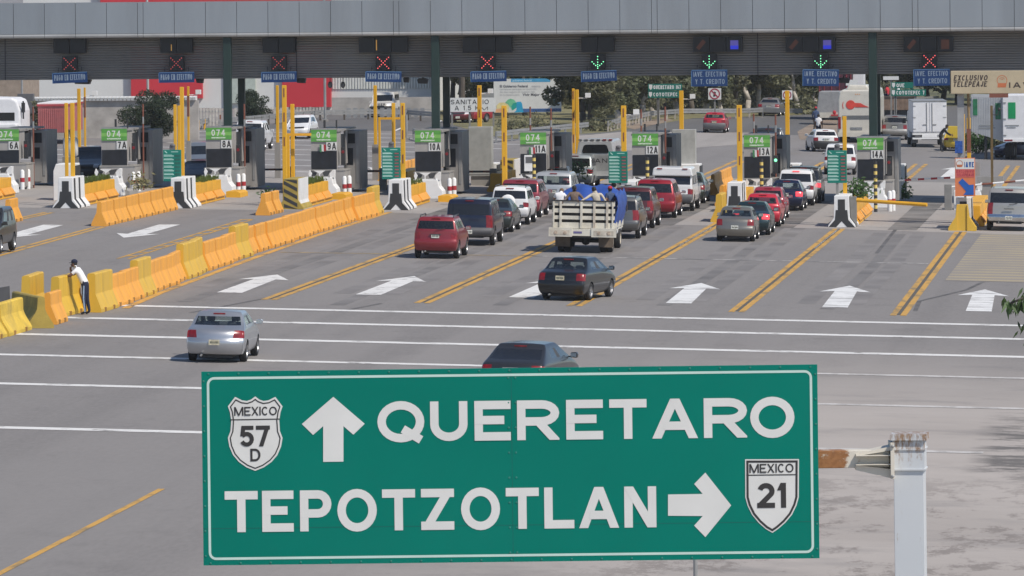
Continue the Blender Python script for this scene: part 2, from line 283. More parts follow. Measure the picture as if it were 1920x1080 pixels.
def body_cage(s):
    L, W, H, ro = s['L'], s['W'], s['H'], s['ro']
    xs = [-1, -.93, -s['light'][0], -.32, .32, s['light'][0], .93, 1]
    lo = [0, .045, .17, .3, .47, .53, .85, .96, 1]
    up = s.get('up') or ([0, .05, .26, .32, .52, .57, .90, .95, 1] if s['q'] else [0, .08, .16, .18, .50, .55, .92, .96, 1])
    rows = [(.16, s['zs'], L - .2, s['zs'], .90), (.03, s['z1'], L - .03, s['z1'] - .02, .975), (0, s['zb'], L, min(s['zb'], s['hood'] - .14), 1.0), (s.get('step', .06), s['zb'] + .035, L - .05, min(s['zb'], s['hood'] - .14) + .03, .985),
            (s.get('yd', .06) + s.get('step', .06) * .6, s['zd'], L - .14, s['hood'], .985), (s['rwb'], s['zw'], s['cowl'], s['zw'] - .02, s['wt']),
            (s['rr'] - .07, H - .10, s['rf'] + .08, H - .10, s['wr'] + .05), (s['rr'] + .05, H - .015, s['rf'] - .08, H - .02, s['wr'] - .03)]
    nx, ny, nz = len(xs) - 1, len(lo) - 1, len(rows) - 1
    def pos(i, j, k):
        yr, zr, yf, zf, wf = rows[k]; fr = (lo if k <= 4 else up)[j]
        x = xs[i] * wf * W / 2; y = lerp(yr, yf, fr)
        if k <= 1: z = lerp(zr, zf, fr)
        elif k <= 3: z = lerp(zr, zf, fr)
        elif k == 4:
            zm = s['zd'] - .03; z = lerp(zr, zm, min(1, fr / .3)) if fr < .3 else (zm if fr < .7 else lerp(zm, zf, (fr - .7) / .3))
            if abs(xs[i]) > .99: z -= .03
        else: z = lerp(zr, zf, fr)
        a = abs(xs[i])
        if k <= 5:
            if j == 0: x *= lerp(1, .95, a); y += s.get('plan', .12) * a ** 3
            if j == ny: x *= lerp(1, .90, a); y -= .28 * a ** 3
            if j == 0 and i in (2, nx - 2) and k in (3, 4): x *= 1 - s.get('slant', 0) * (1 if k == 3 else -.35)
            if j == 1: x *= .99
            if j == ny - 1: x *= .97
        else:
            if j == 0: y += .07 * a ** 2
            if j == ny: y -= .12 * a ** 2
        if k == nz: z += .03 * (1 - a ** 2)
        return (x, y - ro, z)
    bm = bmesh.new(); V = {}
    def v(i, j, k):
        if (i, j, k) not in V: V[i, j, k] = bm.verts.new(pos(i, j, k))
        return V[i, j, k]
    lw, l0, l1 = s['light']; l0 += 1; l1 += 1
    def face(q, mi):
        f = bm.faces.new([v(*p) for p in q]); f.material_index = mi; f.smooth = True
    for i in range(nx):
        for k in range(nz):
            mi = 0
            if k < 1: mi = s.get('valance', LOW)
            elif k in (1, 2): mi = BUMP
            if l0 <= k < l1 and i < 2: mi = TL_L
            if l0 <= k < l1 and i > nx - 3: mi = TL_R
            if k == 5 and 1 <= i < nx - 1: mi = REAR
            face([(i, 0, k), (i + 1, 0, k), (i + 1, 0, k + 1), (i, 0, k + 1)], mi)
            mi = 0
            if k == 0: mi = LOWF
            elif k in (1, 2): mi = FBUMP
            elif k == 3: mi = HL_L if i < 2 else (HL_R if i > nx - 3 else GRILLE)
            elif k == 5 and 1 <= i < nx - 1: mi = FRONT
            face([(i + 1, ny, k), (i, ny, k), (i, ny, k + 1), (i + 1, ny, k + 1)], mi)
        for j in range(ny):
            face([(i, j, nz), (i + 1, j, nz), (i + 1, j + 1, nz), (i, j + 1, nz)], 0)
            face([(i + 1, j, 0), (i, j, 0), (i, j + 1, 0), (i + 1, j + 1, 0)], WELL)
    for j in range(ny):
        for k in range(nz):
            for sd, i in ((0, 0), (1, nx)):
                mi = 0
                if k == 0 and s.get('cladding'): mi = LOW
                if j == 0 and l0 <= k < l1: mi = TL_L + sd
                if j == 0 and k in (1, 2): mi = BUMP
                if j == ny - 1 and k in (1, 2): mi = FBUMP
                if k == 5:
                    if j == 1 and s['q']: mi = SW0 + sd
                    if j in (2, 4): mi = TRIM
                    if j == 3: mi = SW0 + 2 + sd
                    if j == 2 and not s['q']: mi = 0
                    if j == 5: mi = SW0 + 4 + sd
                q = [(i, j, k), (i, j + 1, k), (i, j + 1, k + 1), (i, j, k + 1)]
                if sd == 0: q = [q[1], q[0], q[3], q[2]]
                face(q, mi)
    return bm

def split_mesh(me, groups):
    """one mesh per material index"""
    out = {}
    for g in groups:
        keep = [p for p in me.polygons if p.material_index == g]
        if not keep: continue
        idx = {}; vs = []; fs = []
        for p in keep:
            f = []
            for vi in p.vertices:
                if vi not in idx: idx[vi] = len(vs); vs.append(tuple(me.vertices[vi].co))
                f.append(idx[vi])
            fs.append(f)
        n = bpy.data.meshes.new('part'); n.from_pydata(vs, [], fs); n.polygons.foreach_set('use_smooth', [True] * len(fs)); n.update(); out[g] = n
    return out

def evaluated(bm, mods):
    me = bpy.data.meshes.new('cage'); bm.to_mesh(me); bm.free()
    o = bpy.data.objects.new('cage', me); col.objects.link(o); tmp = [o]
    for k in mods:
        if k[0] == 'sub': x = o.modifiers.new('s', 'SUBSURF'); x.levels = k[1]; x.render_levels = k[1]
        if k[0] == 'cut':
            c = bpy.data.objects.new('cut', k[1]); col.objects.link(c); tmp.append(c)
            x = o.modifiers.new('b', 'BOOLEAN'); x.object = c; x.operation = 'DIFFERENCE'; x.solver = 'EXACT'
        if k[0] == 'skin': x = o.modifiers.new('k', 'SKIN'); x.use_smooth_shade = True
    dg = bpy.context.evaluated_depsgraph_get(); r = bpy.data.meshes.new_from_object(o.evaluated_get(dg))
    for t in tmp:
        d = t.data; bpy.data.objects.remove(t); bpy.data.meshes.remove(d)
    return r

def wheel(parent, x, y, r, wd, side, rim='rim_silver', spokes=5, name='wheel'):
    t = MB(); w2 = wd / 2
    t.lathe([(r * .62, -w2), (r * .9, -w2), (r * .985, -w2 * .8), (r, -w2 * .45), (r, w2 * .45), (r * .985, w2 * .8), (r * .9, w2), (r * .62, w2), (r * .62, -w2)], 24)
    o = t.build(name, 'rubber', parent, (x, y, r), smooth=True)
    q = MB(); e = side * w2
    q.lathe([(0.001, e * .75), (r * .14, e * .78), (r * .16, e * .5), (r * .52, e * .4), (r * .6, e * .98), (r * .645, e * .98), (r * .64, e * .2)], 20)
    for k in range(spokes):
        a = 2 * math.pi * k / spokes; c, s_ = math.cos(a), math.sin(a)
        u, v = Vector((0, c, s_)), Vector((0, -s_, c)); X = Vector((e * .82, 0, 0)); Y = Vector((e * .5, 0, 0))
        A = [X + u * r * .12 - v * r * .09, X + u * r * .12 + v * r * .09, X + u * r * .6 + v * r * .06, X + u * r * .6 - v * r * .06]
        B = [p - X + Y for p in A]
        q.add(A + B, [(0, 1, 2, 3), (7, 6, 5, 4), (0, 3, 7, 4), (1, 5, 6, 2), (0, 4, 5, 1), (3, 2, 6, 7)])
    q.build('rim', rim, o)
    return o

def license_plate(parent, y, z, m_='plate_white', x=0, n=-1):
    p = MB(); p.box(x - .155, x + .155, y, y + .012, z - .078, z + .078); o = p.build('license_plate', m_, parent)
    q = MB(); q.i = 0
    for a in (-.105, -.065, -.025, .03, .07, .11): q.box(x + a - .013, x + a + .013, y - .003, y + .0, z - .03, z + .03)
    q.build('plate_figures', 'plate_ink', o)
    return o

def mirror_pair(root, s, m_, y, z):
    for sd in (-1, 1):
        q = MB(); x = sd * (s['W'] / 2 + .07)
        q.prism([(x - .10, z - .07), (x + .10, z - .075), (x + .115, z + .02), (x + .08, z + .075), (x - .07, z + .07)], 'y', y - .05, y + .07)
        q.box(min(x, sd * s['W'] / 2 * .9), max(x, sd * s['W'] / 2 * .9), y - .02, y + .03, z - .06, z - .03)
        o = q.build('side_mirror', m_, root, bevel=.02)
        g = MB(); g.box(x - .08, x + .08, y - .054, y - .0505, z - .05, z + .05); g.build('mirror_glass', 'chrome', o)

def seats(root, s, head=True, driver=False):
    q = MB(); W, ro, L = s['W'], s['ro'], s['L']; z = s['zd'] - .25
    y2 = s['rr'] - ro + .1; yf = (s['rf'] + s['rr']) / 2 - ro + .35
    q.box(-W * .36, W * .36, y2 - .12, y2 + .03, z - .3, z + .28)
    for x in (-.36, .36):
        q.box(x - .24, x + .24, yf - .1, yf + .04, z - .3, z + .33)
        q.box(x - .12, x + .12, yf - .09, yf + .02, z + .36, z + .52)
        q.box(x - .12, x + .12, y2 - .1, y2, z + .29, z + .42)
    q.box(-W * .4, W * .4, s['cowl'] - ro - .35, s['cowl'] - ro - .05, z - .2, s['zw'] - .03)
    o = q.build('seats', 'seat', root, bevel=.04)
    if driver:
        d = MB(); d.ball((-.36, yf + .12, z + .47), .085, .10, .12); d.build('driver_head', 'hair', root, smooth=True)
        d = MB(); d.ball((-.36, yf + .14, z + .12), .22, .12, .26); d.build('driver_torso', 'cloth_black', root, smooth=True)

def car(name, label, cat, s, px, py, yaw=0, paint=(.5, .5, .5), metal=.3, rough=.32, glassm='tinted_glass', bumper=None, trim='dark_trim', tail='tail_red', group=None, loc=None, rim='rim_silver', plate='plate_white', plz=None, mirror=None, third=True, rails=False, driver=False, lit=False, handle=True, wiper=False, exhaust=True, front=False):
    p = loc if loc is not None else at(px, py)
    root = thing(name, label, cat, (p[0], p[1], gz(p[0]) + .004), rad(yaw), group, roll=SLOPE)
    pm = mat('paint_' + '_'.join('%d' % (c * 1000) for c in paint) + ('_m' if metal > .1 else ''), paint, rough, metal, vary=.04, scale=1.2, coat=.55, dirt=.14, dirtc=tuple(c * .6 + .03 for c in paint))
    W, L, ro, r = s['W'], s['L'], s['ro'], s['r']
    cut = MB()
    for y in (0, s['wb']):
        for sd in (-1, 1):
            x = sd * (W / 2 + .1); x2 = sd * (W / 2 - .30); cut.lathe([(.001, x), (r * 1.16, x), (r * 1.16, x2), (.001, x2)], 22, c=(0, y, r * 1.02)); 
            if sd > 0:
                k = len(cut.f); n = 66
                for f in cut.f[k - n:]: f.reverse()
    cm = bpy.data.meshes.new('cut'); cm.from_pydata(cut.v, [], cut.f)
    for k in range(LOWF + 1): cm.materials.append(M['rubber'])
    bmx = bmesh.new(); bmx.from_mesh(cm); bmesh.ops.remove_doubles(bmx, verts=bmx.verts, dist=.003); bmesh.ops.recalc_face_normals(bmx, faces=bmx.faces)
    for f in bmx.faces: f.material_index = WELL
    bmx.to_mesh(cm); bmx.free()
    bm = body_cage(s)
    bmesh.ops.recalc_face_normals(bm, faces=bm.faces)
    cage = bpy.data.meshes.new('x')
    for k in range(len(REGION)): cage.materials.append(M['rubber'])
    bm.to_mesh(cage); bm.free(); bm = bmesh.new(); bm.from_mesh(cage)
    me = evaluated2(cage, cm, bm)
    parts = split_mesh(me, range(len(REGION)))
    mats = {0: pm, REAR: glassm, FRONT: s.get('fglass', 'clear_glass' if glassm == 'clear_glass' else 'tinted_glass'), TL_L: tail, TL_R: tail, BUMP: bumper or pm, WELL: 'rubber', HL_L: 'lamp_clear', HL_R: 'lamp_clear', GRILLE: pm if s.get('plain_front') else 'black_plastic', FBUMP: bumper or pm, TRIM: trim, LOW: s.get('lowm') or (bumper or pm), LOWF: bumper or pm}
    for g, n in parts.items():
        mm = mats.get(g, glassm)
        if mm == glassm and g >= SW0 and g < BUMP: mm = s.get('sglass', glassm)
        n.materials.append(M[mm] if isinstance(mm, str) else mm); n.name = REGION[g]
        link(REGION[g], n, root)
    wd = s.get('tw', .205)
    for y in (0, s['wb']):
        for sd in (-1, 1): wheel(root, sd * (W / 2 - wd / 2 - .015), y, r, wd, sd, rim)
    ym = s['cowl'] - ro - .30
    mirror_pair(root, s, mirror or pm, ym, s['zw'] + .02)
    seats(root, s, driver=driver)
    if glassm == 'clear_glass': pass
    if not front:
        z = plz or (s['zb'] + s['zd']) / 2 - .02
        yy = .02 + lerp(0, s.get('yd', .06), max(0, min(1, (z - s['zb']) / (s['zd'] - s['zb'])))) - ro if z > s['zb'] else -ro
        license_plate(root, yy - .012, z, plate)
        if third:
            q = MB(); zt = s['H'] - .055; q.box(-.17, .17, s['rr'] - ro - .06, s['rr'] - ro + .02, zt - .02, zt + .015)
            q.build('brake_light', 'tail_lit' if lit else 'tail_red', root)
        if handle:
            q = MB(); q.box(-.22, .22, yy - .022, yy + .02, s['zd'] - .13, s['zd'] - .10); q.build('tailgate_trim', trim if s['q'] else 'chrome', root)
        if exhaust:
            q = MB(); q.tube((-W * .22, -ro + .02, s['zs'] + .0), (-W * .22, -ro + .3, s['zs'] + .0), .03); q.build('exhaust_pipe', 'galvanised', root)
        q = MB(); q.box(-W * .28, W * .28, -ro + .35, s['wb'] + .3, s['zs'] - .08, s['zs'] + .06); q.tube((-W * .4, 0, r), (W * .4, 0, r), .05); q.build('underbody', 'black_plastic', root)
        if wiper:
            q = MB(); q.tube((.0, s['rwb'] - ro - .03, s['zw'] + .03), (.38, s['rwb'] - ro + .02, s['zw'] + .10), .012, 5); q.build('wiper', 'black_plastic', root)
    else:
        license_plate(root, L - ro + .0, s['z1'] + .05, plate)
    if rails:
        for sd in (-1, 1):
            q = MB(); x = sd * W / 2 * (s['wr'] - .02); z = s['H'] + .045; a, b = s['rr'] - ro + .15, s['rf'] - ro - .1
            q.path([(x, a, z - .06), (x, a + .1, z), (x, b - .1, z), (x, b, z - .06)], .022, 6); q.build('roof_rail', trim, root)
    return root

def evaluated2(cage, cut, bm):
    bm.free()
    o = bpy.data.objects.new('cage', cage); c = bpy.data.objects.new('cut', cut); col.objects.link(o); col.objects.link(c)
    x = o.modifiers.new('s', 'SUBSURF'); x.levels = 2; x.render_levels = 2
    x = o.modifiers.new('b', 'BOOLEAN'); x.object = c; x.operation = 'DIFFERENCE'; x.solver = 'EXACT'
    dg = bpy.context.evaluated_depsgraph_get(); r = bpy.data.meshes.new_from_object(o.evaluated_get(dg))
    bpy.data.objects.remove(o); bpy.data.objects.remove(c)
    return r
# ---------------------------------------------------------------- the setting: ground and paint
def nodes_of(name, rough=0.85):
    m = bpy.data.materials.new(name); m.use_nodes = True; nt = m.node_tree; b = nt.nodes['Principled BSDF']; b.inputs['Roughness'].default_value = rough; b.inputs['Specular IOR Level'].default_value = 0.3
    M[name] = m; return m, nt, b
def N(nt, t, **k):
    n = nt.nodes.new('ShaderNode' + t)
    for a, v in k.items():
        if a[0] == 'i' and a[1:].isdigit(): n.inputs[int(a[1:])].default_value = v
        else: setattr(n, a, v)
    return n
def tex(nt, src, scale, sx=1, sy=1, det=6, rg=.55, off=(0, 0, 0)):
    mp = N(nt, 'Mapping'); mp.inputs['Scale'].default_value = (sx, sy, 1); mp.inputs['Location'].default_value = off; nt.links.new(src, mp.inputs[0])
    n = N(nt, 'TexNoise'); n.inputs['Scale'].default_value = scale; n.inputs['Detail'].default_value = det; n.inputs['Roughness'].default_value = rg; nt.links.new(mp.outputs[0], n.inputs['Vector']); return n.outputs['Fac']
def rng(nt, v, a, b, c=0.0, d=1.0):
    r = N(nt, 'MapRange'); r.inputs[1].default_value = a; r.inputs[2].default_value = b; r.inputs[3].default_value = c; r.inputs[4].default_value = d; nt.links.new(v, r.inputs[0]); return r.outputs[0]
def mixc(nt, f, a, b, mode='MIX'):
    m = N(nt, 'MixRGB', blend_type=mode)
    for k, v in ((0, f), (1, a), (2, b)):
        if isinstance(v, (int, float)): m.inputs[k].default_value = v
        elif isinstance(v, tuple): m.inputs[k].default_value = v + (1,)
        else: nt.links.new(v, m.inputs[k])
    return m.outputs[0]
def mth(nt, op, a, b):
    m = N(nt, 'Math', operation=op)
    for k, v in ((0, a), (1, b)):
        if isinstance(v, (int, float)): m.inputs[k].default_value = v
        else: nt.links.new(v, m.inputs[k])
    return m.outputs[0]
def asphalt(name, base, dusty):
    m, nt, b = nodes_of(name); src = N(nt, 'TexCoord').outputs['Object']
    c = mixc(nt, rng(nt, tex(nt, src, .06, 1, .25), .3, .7), tuple(x * .86 for x in base), tuple(x * 1.1 for x in base))
    c = mixc(nt, rng(nt, tex(nt, src, .55, 1, .02, 5), .46, .66, 0, .42), c, tuple(x * .66 for x in base))            # tyre lanes
    c = mixc(nt, rng(nt, tex(nt, src, .45, 1, .6, 9, .72), .54, .68, 0, .45), c, tuple(x * .6 for x in base))           # oil spots
    c = mixc(nt, rng(nt, tex(nt, src, .035, 1, .6, 3, .5, (5, 1, 0)), .52, .56, 0, .14), c, tuple(x * .8 for x in base))
    c = mixc(nt, rng(nt, tex(nt, src, 9, 1, .25, 3), .3, .7, 0, .35), c, tuple(x * 1.25 for x in base))
    if dusty:
        sp = N(nt, 'SeparateXYZ'); nt.links.new(src, sp.inputs[0])
        a = rng(nt, sp.outputs[0], -19.0, -9.0); a2 = rng(nt, sp.outputs[1], 183.0, 152.0)
        n1 = tex(nt, src, .30, .6, 1, 8, .65)
        f = mth(nt, 'MULTIPLY', mth(nt, 'MULTIPLY', a, a2), rng(nt, n1, .22, .48))
        pz = mixc(nt, rng(nt, tex(nt, src, .16, .7, 1, 5, .6), .35, .7), (0.36, 0.325, 0.298), (0.42, 0.382, 0.352))
        c = mixc(nt, f, c, pz)
        br = mth(nt, 'MULTIPLY', rng(nt, tex(nt, src, .5, 1.1, .5, 12, .80, (3, 9, 0)), .515, .57), mth(nt, 'MULTIPLY', rng(nt, sp.outputs[0], -12.5, -9.5), rng(nt, sp.outputs[1], 140.0, 126.0)))
        c = mixc(nt, mth(nt, 'MULTIPLY', br, .8), c, (0.205, 0.18, 0.163))
        br = mth(nt, 'MULTIPLY', rng(nt, tex(nt, src, .7, .6, .9, 10, .75, (7, 2, 0)), .46, .56), mth(nt, 'MULTIPLY', rng(nt, sp.outputs[0], -4.6, -3.9), mth(nt, 'MULTIPLY', rng(nt, sp.outputs[1], 132.0, 137.0), rng(nt, sp.outputs[1], 157.0, 150.0))))
        c = mixc(nt, mth(nt, 'MULTIPLY', br, .8), c, (0.09, 0.085, 0.08))
        bl = mth(nt, 'MULTIPLY', rng(nt, sp.outputs[0], -20.0, -22.0), rng(nt, sp.outputs[1], 134.5, 132.0))
        c = mixc(nt, mth(nt, 'MULTIPLY', bl, .35), c, (0.235, 0.222, 0.215))
    nt.links.new(c, b.inputs['Base Color'])
    bp = N(nt, 'Bump'); bp.inputs['Strength'].default_value = .25; bp.inputs['Distance'].default_value = .01; nt.links.new(tex(nt, src, 30, 1, 1, 3), bp.inputs['Height']); nt.links.new(bp.outputs[0], b.inputs['Normal'])
    return m
asphalt('asphalt', (.222, .208, .200), True); asphalt('old_concrete', (.33, .305, .285), False); asphalt('far_asphalt', (.135, .132, .13), False)
def worn(name, c, under, lo, hi, sx=1.0, sy=.3, sc_=1.5):
    m, nt, b = nodes_of(name, .7); src = N(nt, 'TexCoord').outputs['Object']
    f = rng(nt, tex(nt, src, sc_, sx, sy, 8, .7), lo, hi); f2 = tex(nt, src, .4, 1, .3)
    cc = mixc(nt, f2, tuple(x * .92 for x in c), tuple(min(1, x * 1.06) for x in c)); nt.links.new(mixc(nt, f, under, cc), b.inputs['Base Color']); return m
worn('road_white', (.70, .69, .67), (.24, .225, .215), .33, .47, .6, .6, 2.2); worn('road_yellow', (.56, .32, .075), (.24, .18, .10), .36, .52, 1, .25, 1.8); worn('road_white_faded', (.42, .40, .38), (.20, .19, .185), .44, .58)
worn('arrow_worn', (.72, .72, .71), (.24, .23, .225), .34, .50, .4, .7, 1.6); worn('yellow_faded', (.38, .28, .14), (.19, .175, .16), .38, .6); worn('white_pale', (.55, .53, .51), (.36, .34, .32), .36, .55)

g = MB(); X = [-4000, -1200, -400, -150, -90] + list(range(-80, 41, 10)) + [90, 300, 1200, 4000]; Yg = [-400, 0, 60] + list(range(100, 520, 30)) + [700, 1200, 2500, 6000]
for y in Yg:
    for x in X: g.v.append((x, y, gz(x)))
n = len(X)
for j in range(len(Yg) - 1):
    for k in range(n - 1): g.f.append([j * n + k, j * n + k + 1, (j + 1) * n + k + 1, (j + 1) * n + k]); g.mi.append(0)
tag(g.build('ground', 'asphalt'), kind='structure')
def sheet(name, pts, mt, lift, label=None):
    q = MB(); q.poly([(x, y, gz(x) + lift) for x, y in pts]); return tag(q.build(name, mt), kind='structure')
def strip(name, pts, wd, mt, lift=.008):
    q = MB(); n = len(pts); L, R_ = [], []
    for k in range(n):
        a = Vector(pts[max(0, k - 1)]); b = Vector(pts[min(n - 1, k + 1)]); d = (b - a).normalized(); nn = Vector((-d.y, d.x)) * wd / 2; p = Vector(pts[k]); L.append(p + nn); R_.append(p - nn)
    for k in range(n - 1): q.poly([(p.x, p.y, gz(p.x) + lift) for p in (R_[k], R_[k + 1], L[k + 1], L[k])])
    return tag(q.build(name, mt), kind='structure')
def P2(px, py): p = at(px, py); return (p.x, p.y)
sheet('toll_plaza_pavement', [(-58, 265), (-38, 270), (-31, 268), (-25, 263), (-15, 262), (-3, 259), (6, 259), (6, 322), (-58, 322)], 'old_concrete', .004)
sheet('concrete_apron', [P2(1010, 262), P2(1060, 281), P2(1230, 283), P2(1425, 268), P2(1425, 249), P2(1170, 247)], 'old_concrete', .008)
sheet('far_carriageway', [(-62, 400), (-38, 400), (-30, 408), (-16, 408), (2, 520), (-24, 640), (-32, 470), (-62, 520)], 'far_asphalt', .006)
sheet('verge', [P2(950, 262), P2(1145, 247), P2(1300, 222), P2(1500, 216), (-20, 640), (-90, 640), (-57, 455), P2(840, 232)], 'dry_grass', .012)
mat('bare_earth', (.26, .20, .15), .9, vary=.25, scale=.5, dirt=.4)
sheet('dirt_shoulder', [P2(1190, 243), P2(1262, 226), P2(1250, 221), P2(1150, 233)], 'bare_earth', .016)
sheet('roadside_earth', [P2(1495, 247), P2(1540, 222), P2(1570, 222), P2(1570, 262), P2(1500, 262)], 'bare_earth', .012)
# transverse white lines
for k, y in enumerate((193.0, 185.9, 177.3, 168.0, 156.6, 156.6, 142.0, 142.0)):
    if k in (5, 7): continue
    x1 = -1 if k < 3 else -9.8
    strip('white_line', [(-35.0 if k < 3 else (-36 if k < 6 else -33), y), (x1, y)], .85 if k < 3 else .72, 'road_white')
    if k >= 3: strip('faded_white_line', [(-9.8, y - .3 * (k > 3)), (-2.5 if k < 6 else -4.2, y - .3 * (k > 3))], .6, 'white_pale')
strip('faint_line', [(-34.6, 230.6), (-24.5, 231.9)], .5, 'yellow_faded'); strip('faint_line', [(-24.5, 231.9), (-9, 232.5)], .5, 'road_white_faded')
def double(x, y0, y1, wd=.21, sp=.17, x1=None):
    x1 = x if x1 is None else x1
    for s in (-1, 1): strip('yellow_line', [(x + s * sp, y0), (x1 + s * sp, y1)], wd, 'road_yellow')
for x, y0, y1 in ((-30.17, 198.2, 276), (-24.9, 198.2, 274), (-19.72, 198.4, 274), (-14.1, 197.1, 262), (-8.66, 197.1, 261.5)):
    double(x, y0, y1); strip('tyre_stain', [(x, y0 + .5), (x, y1)], .13, mat('stain', (.10, .09, .075), .9))
for x in (-19.72, -14.1): strip('lane_rib', [(x, 243), (x, 261)], .09, 'road_white')
for x in (-30.1, -24.8, -19.6, -14.0, -8.5, -35.5, -40.6): double(x, 312, 352, .24, .3)
double(-44.5, 215, 249, .2, .17, -45.2); double(-49.9, 250, 262, .2, .17); double(-54.6, 205, 262)
strip('yellow_edge_line', [(-33.95, 191.5), (-34.35, 201), (-34.9, 225), (-35.25, 245), (-35.35, 270)], .26, 'road_yellow')
for s in (-.22, .22): strip('yellow_line', [(-39.6 + s, 223), (-40.35 + s, 259)], .12, 'road_yellow')
q = MB()
for k in range(13):
    y = 225 + k * 2.8; x = -39.64 - .75 * k / 13; q.poly([(x - .22, y, gz(x) + .008), (x + .22, y, gz(x) + .008), (x + .22, y + .7, gz(x) + .008), (x - .22, y + .7, gz(x) + .008)])
tag(q.build('yellow_ladder_ticks', 'road_yellow'), kind='structure')
strip('yellow_line', [P2(303, 917), P2(-30, 1091)], .15, 'road_yellow')
def arrow(tail, tip, mt):
    a, b = Vector(P2(*tail)), Vector(P2(*tip)); d = b - a; L = d.length; d.normalize(); n_ = Vector((d.y, -d.x)); q = MB()
    pts = [(-.44, 0), (.44, 0), (.40, L * .73), (.92, L * .70), (0, L), (-.92, L * .70), (-.40, L * .73)]
    q.poly([(p.x, p.y, gz(p.x) + .009) for p in (a + n_ * u + d * v for u, v in pts)]); return tag(q.build('painted_arrow', mt), kind='structure')
for k, (ta, ti) in enumerate((((430, 549), (520, 515)), ((690, 553), (777, 518)), ((977, 558), (1055, 522)), ((1272, 569), (1315, 531)), ((1565, 577), (1593, 536)), ((1835, 584), (1847, 543)))): arrow(ta, ti, 'road_white' if k < 3 else 'arrow_worn')
for ta, ti in (((319, 421), (232, 446)), ((100, 422), (8, 447)), ((520, 431), (452, 446)), ((1775, 335), (1800, 312)), ((770, 300), (700, 322))): arrow(ta, ti, 'road_white')
m, nt, b = nodes_of('rumble_paint'); src = N(nt, 'TexCoord').outputs['Object']
wv = N(nt, 'TexWave', bands_direction='Y'); wv.inputs['Scale'].default_value = .16; wv.inputs['Distortion'].default_value = 2.0; wv.inputs['Detail'].default_value = 3; nt.links.new(src, wv.inputs['Vector'])
c = mixc(nt, mth(nt, 'MULTIPLY', wv.outputs['Fac'], rng(nt, tex(nt, src, .4, 1, .2), .3, .6, .3, .9)), (.25, .23, .21), (.40, .33, .21)); nt.links.new(c, b.inputs['Base Color'])
sheet('rumble_strip', [(-7.9, 220), (-1, 220), (-1, 260), (-7.7, 260)], 'rumble_paint', .008)
for k in range(9): strip('white_line', [(-68 + k * .5, 322 + k * 8.5), (-40.5, 318 + k * 9.5)], .55, 'road_white')
for x, y in ((-52, 400), (-52, 425), (-45, 400), (-45, 430), (-26.5, 425), (-57, 350)): strip('lane_dash', [(x, y), (x - .6, y + 9)], .2, 'road_white')
for k in range(5):                                              # dark stains where queues stop
    x = (-27.4, -22.2, -16.8, -11.3, -32.8)[k]; strip('oil_stain', [(x, 262), (x + .1, 300)], 1.3, mat('oil', (.17, .158, .147), .8, vary=.4, scale=.3), .010)

m_t = mat('tyre_black', (.115, .108, .104), .8, vary=.35, scale=.6)
for pts in (((-31.5, 190), (-30.4, 199), (-30.0, 206)), ((-26.9, 192.5), (-26.2, 197.5)), ((-6.3, 222), (-6.9, 214), (-8.3, 206), (-8.2, 200)), ((-18.5, 150), (-15.2, 160), (-12.5, 168)), ((-16.5, 146), (-13.0, 156), (-10.9, 163)), ((-11.4, 240), (-11.6, 262))): strip('tyre_mark', list(pts), .16, 'tyre_black', .006)
for x, y0, y1 in ((-27.5, 196, 262), (-22.2, 198, 262), (-16.8, 200, 262), (-11.2, 200, 258), (-32.7, 196, 262)): strip('oil_line', [(x, y0), (x + .15, (y0 + y1) / 2), (x, y1)], .5, mat('oil_faint', (.175, .163, .155), .75, vary=.25, scale=.35), .005)
for x, y0, y1 in ((-28.3, 203, 262), (-26.6, 203, 262), (-23.1, 203, 262), (-21.3, 203, 262), (-17.7, 203, 262), (-15.9, 203, 262), (-12.1, 203, 259), (-10.4, 203, 259), (-33.6, 205, 262), (-31.9, 205, 262)): strip('wheel_track', [(x, y0), (x + .1, (y0 + y1) / 2), (x, y1)], .62, mat('track_faint', (.20, .186, .178), .8, vary=.22, scale=.3), .0035)
# ---------------------------------------------------------------- toll canopy
CY = 289.3
ZB, ZF, ZT = 6.77, 8.86, 10.65
can = thing('toll_canopy', 'long grey panelled canopy on dark green columns spanning the toll lanes', 'canopy', (-30, CY, 0))
XL, XR = -33, 34
q = MB(); x = XL - .4; k = 0
while x < XR:
    wd = 1.575 if k % 9 else .28
    q.box(x + .012, x + wd - .012, -.04, 0, ZF + .22, ZT); x += wd; k += 1
mat('fascia_metal', (.27, .30, .33), .5, .15, vary=.08, scale=.6, dirt=.4, streak=True, dirtc=(.17, .18, .19)); mat('fascia_lip', (.46, .46, .45), .4, .2, dirt=.45, scale=.5, dirtc=(.15, .14, .125))
q.build('fascia', 'fascia_metal', can)
q = MB(); q.box(XL, XR, .0, .25, ZF + .02, ZT - .04); q.build('fascia_backing', 'black_plastic', can)
q = MB(); prof = [(-.04, ZF + .205), (-.05, ZF + .12), (-.02, ZF + .04), (.06, ZF), (1.3, ZF), (1.3, ZF + .205)]; x = XL - .4; k = 0
while x < XR:
    wd = 1.575 if k % 9 else .28; q.prism([(a, b) for a, b in prof], 'x', x + .01, x + wd - .01); x += wd; k += 1
q.build('lip', 'fascia_lip', can)
mat('slat_metal', (.185, .178, .168), .55, .1, vary=.12, scale=.4, dirt=.5, dirtc=(.11, .10, .09))
q = MB(); ns = 17; h = (ZF - ZB) / ns
for k in range(ns): z = ZB + k * h; q.prism([(1.29, z), (1.25, z + .015), (1.25, z + h * .72), (1.29, z + h * .98), (1.35, z + h * .98), (1.35, z)], 'x', XL, XR)
q.build('slat_wall', 'slat_metal', can)
q = MB()
for x in (-12.7, 10.4, -27.5): q.box(x - .02, x + .02, 1.22, 1.26, ZB, ZF)
q.build('slat_joint', 'black_plastic', can)
